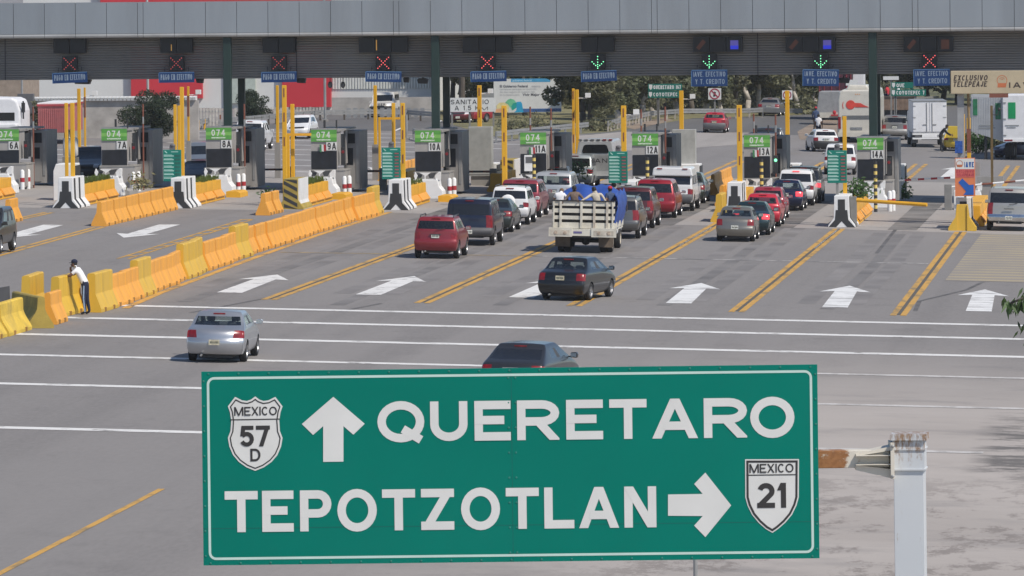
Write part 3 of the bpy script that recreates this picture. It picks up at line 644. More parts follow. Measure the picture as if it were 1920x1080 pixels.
q = MB(); q.box(XL, XR, .26, 8.6, ZT - .25, ZT - .05); q.box(XL, XR, 1.4, 8.4, ZF + .25, ZF + .35); q.build('roof', 'grey_paint', can)
q = MB(); q.box(XL, XR, 8.2, 8.5, ZB + 1.6, ZT - .26); q.build('rear_wall', 'slat_metal', can)
for px in (427, 817, 1637):
    for y, z1 in ((CY - .02 + .35, ZF), (CY + 5.0, ZF + .2)):
        xx = onY(px + (0 if y < CY + 2 else -1), 200, CY + .3).x; wd = .20 if y < CY + 2 else .17
        q = MB(); q.box(-wd, wd, -.17, .17, gz(xx), z1); q.box(-wd - .1, wd + .1, -.28, .28, gz(xx), gz(xx) + .25)
        q.build('column', 'green_column', can, (xx + 30, y - CY, 0), bevel=.02)
# things hung on the canopy: signal heads, displays, name boards
LANES = [(131, 'X', 2, 'dim', 1), (331, 'X', 2, 'dim', 1), (523, 'X', 2, 'dim', 1), (719, 'X', 3, 'lit', 1), (914, 'X', 3, 'lit', 1), (1121, 'V', 2, 'g', 1), (1330, 'V', 3, 'g', 2), (1539, 'V', 3, 'g', 2), (1743, 'X', 3, 'lit', 2)]
ORD = ['leftmost', 'second from left', 'third from left', 'fourth from left', 'fifth from left', 'sixth from left', 'seventh from left', 'eighth from left', 'rightmost']
SY = CY + .95
def zc(px, py): return onY(px, py, SY).z
for n_, (px, kd, nb, st, rows) in enumerate(LANES):
    dy = 3 - 6 * px / 1920; c = onY(px, 117 + dy, SY)
    t = thing('lane_signal', '%s lane signal under the canopy with a %s' % (ORD[n_], 'green arrow of dots' if kd == 'V' else ('bright red dotted cross' if st == 'lit' else 'dim red dotted cross')), 'traffic signal', (c.x, SY, c.z), 0, 'lane signals under the canopy')
    q = MB(); q.box(-.375, .375, -.1, .24, -.375, .375); q.build('housing', 'display_black', t)
    q = MB()
    if kd == 'X': pts = [(a * .27 / 3 * 1, s * a * .09) for a in range(-3, 4) for s in (-1, 1)]
    else: pts = [(0, z) for z in (.28, .14, .0, -.12, -.22)] + [(.10, -.16), (-.10, -.16), (.19, -.08), (-.19, -.08), (.28, 0.02), (-.28, .02), (0, -.3)]
    for a, z in pts: q.lathe([(.001, -.118), (.028, -.112), (.028, -.1)], 8, 'y', (a, 0, z))
    q.build('led_dots', {'dim': 'dim_red_led', 'lit': 'red_led', 'g': 'green_led'}[st], t)
    # display boxes above
    ctr = {719: 719, 914: 914, 1330: 1346, 1539: 1520, 1743: 1741}.get(px, px)
    c = onY(ctr, 84 + dy * .6, SY); t = thing('message_display', '%s bank of dark display boxes above a lane signal' % ORD[n_], 'display', (c.x, SY, c.z), 0, 'message displays under the canopy'); w_ = .80
    for j in range(nb):
        xx = (j - (nb - 1) / 2) * w_ * 1.03; q = MB(); q.box(xx - w_ / 2, xx + w_ / 2, -.12, .24, -.37, .37); o = q.build('display_box', 'display_black', t)
        if px in (1330, 1539) and j == 2:
            q = MB(); q.box(xx - .2, xx + .2, -.128, -.121, -.24, -.06); q.build('blue_light', 'blue_led', o); q = MB(); q.box(xx - .2, xx + .2, -.128, -.121, -.06, .2); q.build('violet_light', 'violet_led', o)
        if px >= 1330 and j == 0: q = MB(); q.prism([(xx - .25, -.15), (xx - .1, -.27), (xx + .24, .12), (xx + .08, .26)], 'y', -.128, -.121); q.build('ticket_symbol', 'orange_led', o)
        if px == 1743 and j == 2: q = MB(); q.box(xx - .2, xx + .2, -.128, -.121, -.25, .22); q.build('ticket_symbol', 'orange_led', o)
        if px in (331, 719) and j == (0 if px == 331 else 1): q = MB(); q.box(xx + (.15 if px == 331 else -.36), xx + (.19 if px == 331 else -.31), -.128, -.121, -.26, .26 if px == 719 else .05); q.build('bar_light', mat('orange_bar', (.5, .25, .05), .4, emit=((1, .55, .12), .25)), o)
    tw = rows == 2; y0 = 133 if not tw else 132; y1 = 153 if not tw else 163
    cx = {131: 131, 331: 331, 719: 719, 914: 916, 1121: 1123, 1743: 1747}.get(px, px); c = onY(cx, (y0 + y1) / 2 + dy, SY - .15); hh = .265 if not tw else .41
    t = thing('lane_name_board', '%s blue board hanging from the canopy reading %s' % (ORD[n_], 'IAVE EFECTIVO Y T CREDITO' if tw else 'PAGO EN EFECTIVO'), 'sign', (c.x, SY - .15, c.z), rad((-4, 0, -3, 3, 0, -6, 0, 2, -2)[n_]), 'blue boards under the canopy')
    t.rotation_euler.y = rad((-2, -.5, -.5, 1.2, -1, -2, 0, 1, -.5)[n_])
    q = MB(); q.box(-.9, .9, -.03, .03, -hh, hh); q.build('board', 'sign_blue', t)
    q = MB(); q.box(-.9, .9, -.04, -.031, hh - .04, hh); q.box(-.9, -.87, -.04, -.031, -hh, hh); q.build('frame', mat('frame_blue', (.07, .16, .32), .5), t)
    q = MB()
    mat('letter_grey', (.22, .28, .36), .6)
    if not tw: letters(q, 'PAGO EN EFECTIVO', -.80, .80, -.13, .29, .15, -.033)
    else: letters(q, 'IAVE. EFECTIVO', -.80, .80, .07, .25, .15, -.033); letters(q, 'Y T. CREDITO', -.70, .76, -.30, .25, .15, -.033)
    q.build('lettering', 'letter_grey', t)
    for a in (-.6, .6): q = MB(); q.tube((a, .02, hh - .02), (a, .1, hh + .25), .018); q.build('hanger', 'black_plastic', t)
# lamps and speakers hung under the slats
for px, py, sz, lb in ((155, 152, 34, 'long dark lamp box under the canopy behind the first blue board'), (375, 150, 14, 'short dark lamp box under the canopy right of the second blue board'), (565, 150, 18, 'dark lamp box under the canopy right of the third blue board'), (762, 149, 11, 'small dark lamp box under the canopy right of the fourth blue board'), (793, 151, 21, 'dark floodlight under the canopy beside the middle green column'), (1582, 150, 24, 'dark floodlight under the canopy beside the eighth blue board')):
    c = onY(px, py, CY + 1.9); t = thing('floodlight', lb, 'floodlight', (c.x, CY + 1.9, c.z)); w_ = sz / 38 / 1
    q = MB(); q.prism([(-w_ / 2, .05), (-w_ / 2 * .8, -.14), (w_ / 2 * .8, -.16), (w_ / 2, .05), (w_ / 3, .12), (-w_ / 3, .12)], 'y', -.2, .2); q.build('lamp_housing', 'black_plastic', t)
    q = MB(); q.tube((0, 0, .1), (0, 0, .5), .03); q.build('bracket', 'black_plastic', t)
for px, lb in ((619, 'small dark bell lamp hanging left of another below the canopy'), (643, 'small dark bell lamp hanging right of another below the canopy')):
    c = onY(px, 158, CY + 2.0); t = thing('hanging_lamp', lb, 'lamp', (c.x, CY + 2.0, c.z)); q = MB(); q.lathe([(.001, .14), (.07, .12), (.12, 0), (.12, -.08), (.06, -.18), (.001, -.19)], 12, 'z'); q.build('lamp_shade', 'grey_plastic', t, smooth=True); q = MB(); q.tube((0, 0, .1), (0, 0, .5), .02); q.build('rod', 'black_plastic', t)
# ---------------------------------------------------------------- toll islands
def num_label(n): return n
ISL = [  # number, facade centre px, green top py, nose X, nose Y, ground beside
    ('6A', 12, 241, -54.9, 266, 262), ('7A', 214.5, 240, -50.0, 267.5, 0), ('8A', 410.5, 238, -45.15, 269, 0), ('9A', 607.5, 242, -40.1, 270.5, 0), ('10A', 802.5, 243, -35.45, 272, 0),
    ('11A', 1000, 247, -30.2, 275, 0), ('12A', 1210, 249, -24.8, 275, 0), ('13A', 1419.5, 252, -19.85, 276, 0), ('14A', 1632, 257, -14.07, 263.5, 0), ('', 1835, 300, -8.63, 263, 0)]
FY = 288.0
flag_mats = [mat('flag_green', (.05, .2, .08), .7), 'sign_white', 'red_paint']
def booth(num, pxc, pyt):
    c = onY(pxc, 300, FY); z0 = gz(c.x); zt = onY(pxc, pyt, FY).z - z0
    t = thing('toll_booth', 'grey toll booth with green 074 panel and plate numbered %s' % num, 'toll booth', (c.x, FY, z0), 0, 'toll booths under the canopy')
    q = MB(); q.box(-.655, .655, .02, .16, 1.26, zt - .62); q.build('facade', 'booth_grey', t)
    q = MB(); q.box(-.64, .64, -.035, .02, zt - .62, zt - .04); o = q.build('sign_panel', 'booth_green', t)
    q = MB(); q.box(-.64, .64, -.038, -.0352, zt - .42, zt - .25); q.build('light_band', 'booth_light_green', o)
    q = MB(); letters(q, '074', -.36, .33, zt - .44, .31, .16, -.040, gap=.28); q.build('panel_number', 'sign_white', o)
    q = MB(); q.box(-.36, .34, -.041, -.0385, zt - .57, zt - .50); q.build('panel_caption', mat('caption_white', (.5, .6, .45), .6, vary=.5, scale=22), o)
    q = MB(); q.box(-.64, .64, -.035, .04, zt - .035, zt + .05); q.build('header_strip', 'galvanised', t)
    wn = .52 if len(num) == 2 else .60
    q = MB(); q.box(.64 - wn, .64, -.02, .018, zt - 1.06, zt - .64); o = q.build('number_plate', 'sign_white', t)
    q = MB(); letters(q, num, .64 - wn + .06, .62, zt - 1.02, .34, .17, -.022); q.build('plate_number', 'sign_black', o)
    q = MB(); q.box(-.62, .64, -.012, .018, 1.28, zt - 1.09); q.build('front_window', 'booth_window', t)
    q = MB(); q.box(-.60, 1.10, -.5, 1.6, .12, 1.20); q.build('counter', 'booth_grey', t)
    q = MB(); q.box(-.66, 1.12, -.52, 1.62, 1.20, 1.26); q.build('counter_top', 'grey_concrete', t)
    q = MB(); q.box(-.64, -.56, .17, 4.0, 1.46, zt - .1); q.box(.56, .64, .17, 1.5, 1.46, zt - .1); q.box(.56, .64, 3.4, 4.0, 1.46, zt - .1); q.build('side_wall', 'booth_grey', t)
    q = MB(); q.box(.585, .615, 1.5, 3.4, 1.5, zt - .3); q.build('side_window', 'booth_window', t)
    q = MB(); q.box(-.7, .7, .1, 6.6, zt - .14, zt - .05); q.build('roof', 'booth_dark', t)
    # the cabinet standing behind, seen right of the front
    a, b, h = .38, 1.18, zt - .22
    q = MB(); q.box(a, b, 4.4, 7.4, .12, h); q.build('cabinet', 'booth_dark', t)
    q = MB(); q.box(a + .1, b - .22, 4.37, 4.398, h - .62, h - .12); q.build('vent_panel', 'booth_window', t)
    q = MB(); q.box(a + .1, b - .26, 4.36, 4.398, .2, h - .75); o = q.build('door', 'booth_dark', t)
    q = MB(); q.box(a + .16, b - .32, 4.35, 4.359, 1.35, h - .85); q.build('door_window', 'booth_window', o)
    q = MB(); q.box(b - .17, b - .05, 4.37, 4.398, .5, h - .3); q.build('jamb_strip', 'galvanised', t)
    q = MB(); q.box(.78, .98, .5, .72, 1.46, 2.35); o = q.build('lane_light', 'black_plastic', t)
    q = MB(); q.lathe([(.001, -.03), (.075, -.02), (.08, 0)], 10, 'y', (.88, .5, 2.12)); q.build('red_lamp', 'tail_red' if num != '13A' else 'green_led', o)
    if num in ('9A', '11A', '13A'):
        q = MB()
        for k in range(3): q.i = k; q.prism([(-.20 + k * .1, zt - 1.12 + k * .02), (-.10 + k * .1, zt - 1.15 + k * .03), (-.11 + k * .1, zt - .78), (-.21 + k * .1, zt - .76)], 'y', -.06, -.04)
        q.build('paper_flag', flag_mats, t)
    for x, r in ((-.1, .035), (.5, .025)):
        if num in ('7A', '9A', '12A', '13A'): q = MB(); q.tube((x, 1.0, zt - .1), (x, 1.0, zt + .42), r * 1.6); q.build('aerial', 'black_plastic', t)
    return t
def crash_block(num, pxc, yb):
    off = {'6A': -20, '7A': -18, '8A': -9, '9A': -10, '10A': -7, '11A': -6, '12A': -4, '13A': -2, '14A': -2}.get(num, 0); c = onY(pxc + off + 6, 340, yb); x = c.x; Y = yb; lab = ('booth ' + num) if num else 'the telepass sign'
    t = thing('crash_block', 'white concrete crash block with two black slanted panels in front of %s' % lab, 'crash block', (x, Y, gz(x)), 0, 'white crash blocks before the booths')
    q = MB(); q.prism([(-.78, .0), (.78, .0), (.74, .40), (.56, .62), (.50, .95), (-.78, .95)], 'y', 0, 1.2); q.build('block', 'white_paint', t, bevel=.03)
    for s in (-1, 1):
        q = MB(); x0 = -.13 + s * .04
        q.add([(x0 + s * .50, .22, 1.30), (x0 + s * .08, .22, 1.24), (x0 + s * .17, .15, 1.02), (x0 + s * .36, .15, 1.02), (x0 + s * .50, .27, 1.30), (x0 + s * .08, .27, 1.24), (x0 + s * .17, .2, 1.02), (x0 + s * .36, .2, 1.02)], [(0, 1, 2, 3), (7, 6, 5, 4), (0, 4, 5, 1), (1, 5, 6, 2), (2, 6, 7, 3), (3, 7, 4, 0)])
        q.build('slanted_panel', 'black_paint', t)
    q = MB(); q.prism([(-.42, 1.30), (.16, 1.30), (-.10, 1.12), (-.115, .95), (-.145, .95), (-.16, 1.16)], 'y', .1, .14); q.build('panel_fin', 'white_paint', t)
    q = MB(); q.prism([(.40, .95), (.58, .95), (.60, 1.30), (.52, 1.32), (.36, 1.14)], 'y', .1, .7); q.build('panel_bracket', 'white_paint', t); q = MB(); q.prism([(-.62, .95), (-.58, .95), (-.50, 1.15), (-.62, 1.32), (-.68, 1.14)], 'y', .1, .3); q.build('panel_bracket', 'white_paint', t)
    return t
def bumper_nose(lab, x, y, style='chev', yaw=0):
    t = thing('island_bumper', lab, 'concrete bumper', (x, y, gz(x)), rad(yaw), 'painted bumpers at the island ends')
    prof = [(-.62, 0), (.62, 0), (.60, .10), (.36, .42), (.33, 1.42), (-.33, 1.42), (-.36, .42), (-.60, .10)]
    q = MB(); q.prism(prof, 'y', 0, 3.0)
    if style == 'hatch':
        q.build('body', 'olive_concrete', t, bevel=.02)
        q = MB()
        for k in range(6):
            z = -.25 + k * .36; zz = [max(0.02, min(1.40, v)) for v in (z, z + .17)]
            q.prism([(-.31, max(.02, min(1.40, z + .34))), (-.31, max(.02, min(1.40, z + .51))), (.32, max(.02, min(1.40, z + .17))), (.32, max(.02, min(1.40, z)))], 'y', -.008, -.002)
        q.build('stripes', 'black_paint', t)
        q = MB(); q.prism([(.38, .0), (.62, 0), (.50, .2), (.42, .42), (.42, 1.42), (.35, 1.42), (.35, .42)], 'y', .1, 2.9); q.build('side_panel', 'white_paint', t)
    else:
        q.build('body', 'white_paint', t, bevel=.02)
        q = MB(); q.prism([(-.60, .01), (-.30, .34), (-.26, .78), (.26, .78), (.30, .34), (.60, .01), (.25, .01), (0, .28), (-.25, .01)], 'y', -.010, -.003)
        q.prism([(-.16, .78), (-.16, 1.26), (.16, 1.26), (.16, .78)], 'y', -.010, -.003); q.build('black_chevron', 'black_paint', t)
        for a, b in ((.3, .62), (1.5, 1.82)): q = MB(); q.prism([(.345, 1.38), (.372, .42), (.612, .10), (.615, .02), (.622, .02), (.622, .105), (.380, .43), (.353, 1.38)], 'y', a, b); q.build('side_bar', 'black_paint', t)
    return t
def planter(lab, x, y0, y1, x1=None):
    t = thing('planter_barrier', lab, 'barrier', (x, y0, gz(x)), 0, 'yellow planter barriers on the toll islands'); L = y1 - y0
    q = MB(); q.prism([(-.52, 0), (.52, 0), (.50, .14), (.34, .40), (.32, .95), (-.32, .95), (-.34, .40), (-.50, .14)], 'y', 0, L); q.build('body', 'yellow_paint', t, bevel=.02)
    q = MB(); n = max(2, int(L / 2.6))
    for k in range(n):
        a = L * (k + .08) / n; b = L * (k + .94) / n; q.prism([(.35, .38), (.56, .16), (.58, .20), (.37, .50)], 'y', a, b)
    q.build('ledge', 'orange_plastic', t)
    return t
def grass_tuft(lab, x, y, w_, L, h=.35, n=160, z=1.0, mt='grass_blade', kind='stuff'):
    q = MB(); rr = random.Random(int(x * 100 + y))
    for k in range(n):
        a = rr.uniform(-w_ / 2, w_ / 2); b = rr.uniform(0, L); hh = h * rr.uniform(.4, 1.1); d = rr.uniform(-.5, .5) * hh; e = rr.uniform(-.3, .3) * hh; s = rr.uniform(.015, .04)
        q.poly([(a - s, b, 0), (a + s, b, 0), (a + d + s * .3, b + e, hh), (a + d - s * .3, b + e, hh)])
    return tag(q.build('grass_tuft', mt, None, (x, y, gz(x) + z)), lab, 'grass', 'grass growing in the island planters', kind)
for num, pxc, pyt, X0, NY, _ in ISL:
    if num: booth(num, pxc, pyt)
    crash_block(num, pxc if num else 1812, 281.6 if num in ('6A', '7A') else 285.5)
bumper_nose('black and white bumper before booth 7A at the left', -50.0, 266.6); bumper_nose('black and white bumper before booth 8A under a tariff board', -45.15, 269)
bumper_nose('yellow and black hatched bumper before booth 9A', -40.1, 270.5, 'hatch'); bumper_nose('black and white bumper at the far end of the long orange barrier row', -35.35, 272)
bumper_nose('white bumper with dark slot before booth 11A behind the white suv', -30.2, 275); bumper_nose('white bumper before booth 12A hidden by the queue', -24.8, 276); bumper_nose('white bumper behind two yellow barriers before booth 13A', -19.85, 277)
bumper_nose('black and white bumper with raised yellow gate arm before booth 14A', -14.07, 263.5); bumper_nose('black and white bumper behind a yellow block under the telepass sign', -8.63, 264)
bumper_nose('yellow and black hatched bumper beyond booth 10A', -33.55, 303, 'hatch')
for lab, x, y0, y1 in (('yellow planter barrier before booth 6A at the left edge', -55.1, 269, 278), ('grassy yellow planter barrier before booth 7A', -50.15, 269.7, 278.5), ('grassy yellow planter barrier before booth 8A', -45.3, 272.1, 280.5), ('yellow planter barrier before booth 9A', -40.2, 273.6, 281.5),
                       ('yellow planter barrier before booth 10A', -35.5, 275.1, 282), ('yellow planter barrier before booth 13A behind the red car', -19.8, 280, 285), ('weathered yellow planter barrier before booth 14A beside the gate arm', -13.95, 266.6, 279), ('orange planter barrier beside the silver suv at the right edge', -8.3, 267.2, 280), ('yellow barrier beyond the 9A booth', -38.2, 296, 304), ('yellow barrier beyond the 10A booth', -33.3, 296, 302)):
    planter(lab, x, y0, y1)
for lab, x, y, L, n in (('green grass on the planter before booth 7A', -50.15, 270.5, 7.5, 380), ('green grass on the planter before booth 8A', -45.3, 275, 5, 160), ('green grass on the planter before booth 9A', -40.2, 274, 7, 320), ('sparse grass on the planter before booth 10A', -35.5, 276, 5.5, 100)): grass_tuft(lab, x, y, .7, L, .24, n)
def weed(lab, x, y, z, r, n=140, name='weed_bush', group='weeds on the toll islands', mt='leaf_bright', s=.09):
    t = thing(name, lab, 'plant', (x, y, gz(x) + z), 0, group); q = MB(); rr = random.Random(int(x * 77 + y * 13))
    for k in range(n):
        p = Vector((rr.gauss(0, .4), rr.gauss(0, .4), abs(rr.gauss(.45, .35)))) * r; a = Vector((rr.uniform(-1, 1), rr.uniform(-1, 1), rr.uniform(-.6, 1))).normalized() * s * 1.6; b = a.orthogonal().normalized() * s * .5
        q.poly([p - a, p + b, p + a, p - b])
    q.build('leaves', mt, t); q = MB()
    for k in range(6): q.tube((0, 0, -.05), (rr.uniform(-.4, .4) * r, rr.uniform(-.4, .4) * r, r * rr.uniform(.4, .9)), .012, 5)
    q.build('stems', 'bark_dark', t)
p = onY(1678 / 1, 375, 280); 
weed('bright green weed bush on the planter before booth 14A', onY(1610, 370, 274).x, 274, .95, .75, 260)
weed('green leafy weed behind booth 11A', onY(1078, 318, 300).x, 300, .6, .8, 220); weed('small green weed by the 14A lane gate', onY(1692, 345, 296).x, 296, .1, .5, 140); weed('pale dry weed beyond booth 14A', onY(1675, 330, 301).x, 301, .2, .8, 160, mt='grass_blade')
weed('small weed beside the planter of lane 8A', onY(468, 395, 271).x, 277, .2, .45, 90); weed('dry tuft at the end of the planter before booth 7A', -49.0, 281, .4, .7, 120, mt='dry_grass')
# tariff boards
for lab, px0, py0, px1, py1, Y, dk in (('green tariff board on a post before booth 8A', 306, 281, 340, 340, 271, 0), ('green tariff board with red figures above the end of the long barrier row', 716, 277, 751, 336, 274, 1), ('green tariff board standing in the queue before booth 12A', 1141, 284, 1177, 343, 276, 1), ('green tariff board on a post before booth 14A', 1551, 282, 1588, 343, 265, 1)):
    a, b = onY(px0, py0, Y), onY(px1, py1, Y); cx = (a.x + b.x) / 2; hw = (b.x - a.x) / 2; z0, z1 = b.z - gz(cx), a.z - gz(cx)
    t = thing('tariff_board', lab, 'sign', (cx, Y, gz(cx)), 0, 'green tariff boards at the gates')
    q = MB(); q.box(-hw, hw, -.06, .06, z0, z1); q.build('board', mat('tariff_green', (.0, .19, .14), .5, vary=.06), t, bevel=.015)
    H_ = z1 - z0; q = MB()
    for k in range(8 if dk else 7): zz = z1 - .14 * H_ - H_ * .82 * (k + .6) / (8 if dk else 7); q.box(-hw * .92, hw * (.15 if dk else .2), -.066, -.061, zz, zz + .05)
    for k in range(8 if dk else 7): zz = z1 - .14 * H_ - H_ * .82 * (k + .2) / (8 if dk else 7); q.box(-hw * .92, hw * .05 * (k % 3), -.066, -.061, zz, zz + .02)
    q.box(-hw * .1, hw * .7, -.066, -.061, z1 - .11, z1 - .075); q.prism([(-hw * .85, z1 - .06), (-hw * .6, z1 - .16), (-hw * .5, z1 - .14), (-hw * .75, z1 - .04)], 'y', -.066, -.061)
    q.build('text_rows', mat('tariff_white', (.40, .62, .54), .5), t)
    q = MB()
    for k in range(8 if dk else 7): zz = z1 - .14 * H_ - H_ * .82 * (k + .75) / (8 if dk else 7); q.box(hw * .30, hw * .92, -.066, -.061, zz, zz + .11)
    o = q.build('figure_windows', mat('tariff_dark', (.05, .06, .055) if dk else (.02, .12, .09), .4), t); o['kind'] = 'stuff'
    if dk:
        q = MB()
        for k in range(8): zz = z1 - .14 * H_ - H_ * .82 * (k + .75) / 8 + .025; q.box(hw * .4, hw * .85, -.070, -.0665, zz, zz + .05)
        q.build('red_figures', mat('fig_red', (.35, .10, .10), .4), t)
    q = MB(); q.box(-.06, .06, -.03, .05, 1.0 if Y > 265 else 1.3, z0 + .02); q.build('post', 'grey_paint', t)
    q = MB(); q.box(-.12, .12, -.05, .15, z1, z1 + .16); q.ball((.02, .02, z1 + .2), .14, .12, .09); q.build('warning_lamp', 'grey_plastic', t)
# yellow posts
POSTS = [(125, 193, 270.5, .075, ''), (136.5, 193, 268.5, .09, ''), (149, 166, 309, .085, ''), (160, 164, 309, .05, 'b'), (329, 196, 272, .07, ''), (336.5, 198, 272.6, .07, ''), (342, 163, 274.5, .09, ''), (354, 162, 309, .06, 'b'), (521, 160, 309, .075, ''), (534, 160, 273.2, .10, 's'), (540.5, 250, 273.8, .07, ''), (549, 195, 274.3, .09, ''), (704.5, 160, 309, .085, ''), (712, 220, 308, .06, ''), (738.5, 193, 275.2, .08, ''), (756, 193, 274.6, .10, 's'),
         (839, 147, 309, .12, ''), (900, 160, 310, .11, 's'), (946, 198, 277.5, .12, 's'), (1076, 166, 309, .07, 's'), (1083, 168, 308.5, .09, ''), (1170, 198, 279, .12, 's'), (1278.5, 170, 310, .11, ''), (1387, 197, 279, .12, 's'), (1477, 170, 311, .11, ''), (1584, 218, 266.5, .09, ''), (1805, 214, 270, .11, 's'), (1817, 221, 272, .09, 'b')]
LB = ['beside the white bumper of lane 7A, left one of the pair', 'beside the white bumper of lane 7A, right one of the pair', 'with a camera behind booth 7A, left of the pair', 'with camera behind booth 7A, thin right one', 'behind the tariff board of lane 8A, outer left', 'behind the tariff board of lane 8A, second', 'tallest behind the tariff board of lane 8A', 'on a grey base beyond the tariff board of lane 8A', 'on a grey base left of booth 9A', 'tall beside the hatched bumper of lane 9A', 'low with a side arm by the hatched bumper of lane 9A', 'right of the hatched bumper of lane 9A', 'on a grey base beyond booth 9A', 'with a side arm beyond booth 9A', 'behind the middle tariff board, left of the pair', 'behind the middle tariff board, right of the pair', 'beside the middle green column', 'by a grey cabinet beyond booth 10A', 'left of booth 11A', 'right of booth 11A, left of a pair', 'right of booth 11A with a white camera', 'before booth 12A above the tariff board', 'with two white cameras beyond booth 12A', 'left of booth 13A with dark slots', 'beyond booth 13A by the no entry sign', 'behind the tariff board of lane 14A', 'above the orange sign with a dark slot', 'dull brown right of the orange sign']
for (px, pt, Y, r, st), lb in zip(POSTS, LB):
    x = onY(px, 300, Y).x; h = onY(px, pt, Y).z - gz(x)
    t = thing('yellow_post', 'yellow steel post ' + lb, 'post', (x, Y, gz(x)), 0, 'yellow posts on the toll islands')
    q = MB(); b0 = 1.0 if px in (521, 704.5, 354) else 0
    q.box(-r, r, -r, r, b0, h); q.build('shaft', mat('post_yellow', (.74, .40, .02), .45, vary=.08, dirt=.3, dirtc=(.4, .22, .03), streak=True), t, bevel=.015)
    q = MB(); q.box(-r * 2, r * 2, -r * 2, r * 2, 0, .06 if not b0 else 1.9); q.build('base', 'yellow_paint' if not b0 else 'booth_dark', t)
    if st == 's':
        for k in range(3): z = h - .55 - k * 1.15; q = MB(); q.box(-.028, .028, -r - .012, -r + .004, z, z + .42); q.build('slot', 'brown_rust', t)
    if st == 'b': q = MB(); q.box(-r - .004, r + .004, -r - .012, -r - .002, h - 1.6, h - .5); q.build('slot', 'brown_rust', t)
    if px in (540.5, 712): q = MB(); q.box(0, 1.1, -.05, .05, h - .12, h); q.build('side_arm', 'yellow_paint', t)
    if px in (160, 354, 900, 1083, 1278.5, 1170):
        q = MB(); q.tube((r, 0, h - .45), (r + .45, 0, h - .45), .02); q.box(r + .35, r + .62, -.1, .12, h - .42, h - .18); q.build('camera', 'white_paint', t)
# striped bollard posts before booths 11A, 12A, 13A, 14A
for px, pt, Y, lb in ((1001.5, 290, 284, '11A'), (1214, 295, 284, '12A'), (1428, 298, 284.5, '13A'), (1641.5, 302, 281, '14A')):
    x = onY(px, 330, Y).x; h = onY(px, pt, Y).z - gz(x); t = thing('striped_post', 'black and yellow striped post before booth ' + lb, 'post', (x, Y, gz(x)), 0, 'striped posts before the booths')
    q = MB(); n = 15
    for k in range(n): q.i = k % 2; q.lathe([(.085, h * k / n), (.085, h * (k + 1) / n)], 12, 'z')
    q.i = 0; q.poly([(.085 * math.cos(a * .5236), .085 * math.sin(a * .5236), h) for a in range(12)]); q.build('shaft', ['black_paint', mat('stripe_cream', (.72, .55, .16), .6)], t)
# red and white bollards right of the blocks
for px, lb in ((160 / 4 + 2, '6A'), (250, '7A'), (447, '8A'), (646, '9A'), (843, '10A'), (1668, '14A')):
    for k in range(2):
        Y = 287.2 + k * .9 if px < 1600 else 282 + k; x = onY(px + (k * 0), 350, 287.2 if px < 1600 else 282).x + .12 * k; h = .98
        t = thing('bollard', 'white bollard with red band, %s of the pair beside booth %s' % (('front one', 'rear one')[k], lb), 'bollard', (x, Y, gz(x)), 0, 'red and white bollards beside the booths')
        q = MB(); q.lathe([(.11, 0), (.11, h - .08), (.07, h), (.001, h + .02)], 14, 'z'); q.build('post', 'white_paint', t, smooth=True); q = MB(); q.lathe([(.114, h * .38), (.114, h * .60)], 14, 'z'); q.build('band', 'red_paint', t)
# plastic and concrete barriers
def barrier_proto(L, H_, wb, wt, ribs, notch, mt, name='barrier'):
    q = MB(); prof = [(-wb, 0), (wb, 0), (wb, .10), (wb * .93, .16), (wt + .08, .46), (wt + .02, .60), (wt, H_ - .04), (wt - .04, H_), (-wt + .04, H_), (-wt, H_ - .04), (-wt - .02, .60), (-wt - .08, .46), (-wb * .93, .16), (-wb, .10)]
    cuts = [.0]; 
    if ribs:
        n = ribs
        for k in range(n):
            a = L * (k + .30) / n; b = L * (k + .70) / n; d = L / n * .08
            cuts += [a, a + d, b, b + d]
    cuts += [L]
    vs = []
    for k, y in enumerate(cuts):
        ins = ribs and k % 4 in (2, 3) and 0 < k < len(cuts) - 1
        for x, z in prof:
            s = (1 if x > 0 else -1) * (.02 if ins and .14 < z < H_ - .03 else 0)
            vs.append((x - s, y, z))
    m_ = len(prof); fs = [(j * m_ + k, (j + 1) * m_ + k, (j + 1) * m_ + (k + 1) % m_, j * m_ + (k + 1) % m_) for j in range(len(cuts) - 1) for k in range(m_)]
    fs = [tuple(reversed(f)) for f in fs] + [list(range(m_)), list(reversed(range((len(cuts) - 1) * m_, len(cuts) * m_)))]
    q.add(vs, [tuple(reversed(f)) for f in fs])
    if notch:
        for k in range(notch):
            y = L * (k + .5) / notch
            for s in (-1, 1): q.prism([(s * wb * 1.004, .0), (s * wb * 1.006, .13), (s * wb * .9, .14), (s * wb * .9, 0)], 'y', y - .16, y + .16, 1)
    me = q.build(name, [mt, mat('notch_dark', (.30, .15, .03), .8)])
    d = me.data; bpy.data.objects.remove(me); return d
OR = barrier_proto(2.94, 1.06, .33, .09, 3, 2, 'orange_plastic'); YE = barrier_proto(2.94, 1.27, .36, .13, 2, 2, 'yellow_plastic'); OR2 = barrier_proto(1.9, 1.0, .32, .09, 2, 2, 'orange_plastic')
CO = barrier_proto(3.6, 1.0, .40, .10, 0, 2, 'dirty_yellow_concrete'); CO2 = barrier_proto(3.6, .98, .42, .11, 0, 1, 'olive_concrete')
def put(me, lab, x, y, yaw, grp, nm='plastic_barrier'):
    o = bpy.data.objects.new(nm, me); col.objects.link(o); o.location = (x, y, gz(x) + .004); o.rotation_euler = (0, SLOPE, rad(yaw)); return tag(o, lab, 'barrier', grp)
path = [(-34.6, 188), (-34.75, 199), (-35.15, 210), (-35.55, 222), (-35.75, 238), (-35.85, 252), (-35.8, 271)]
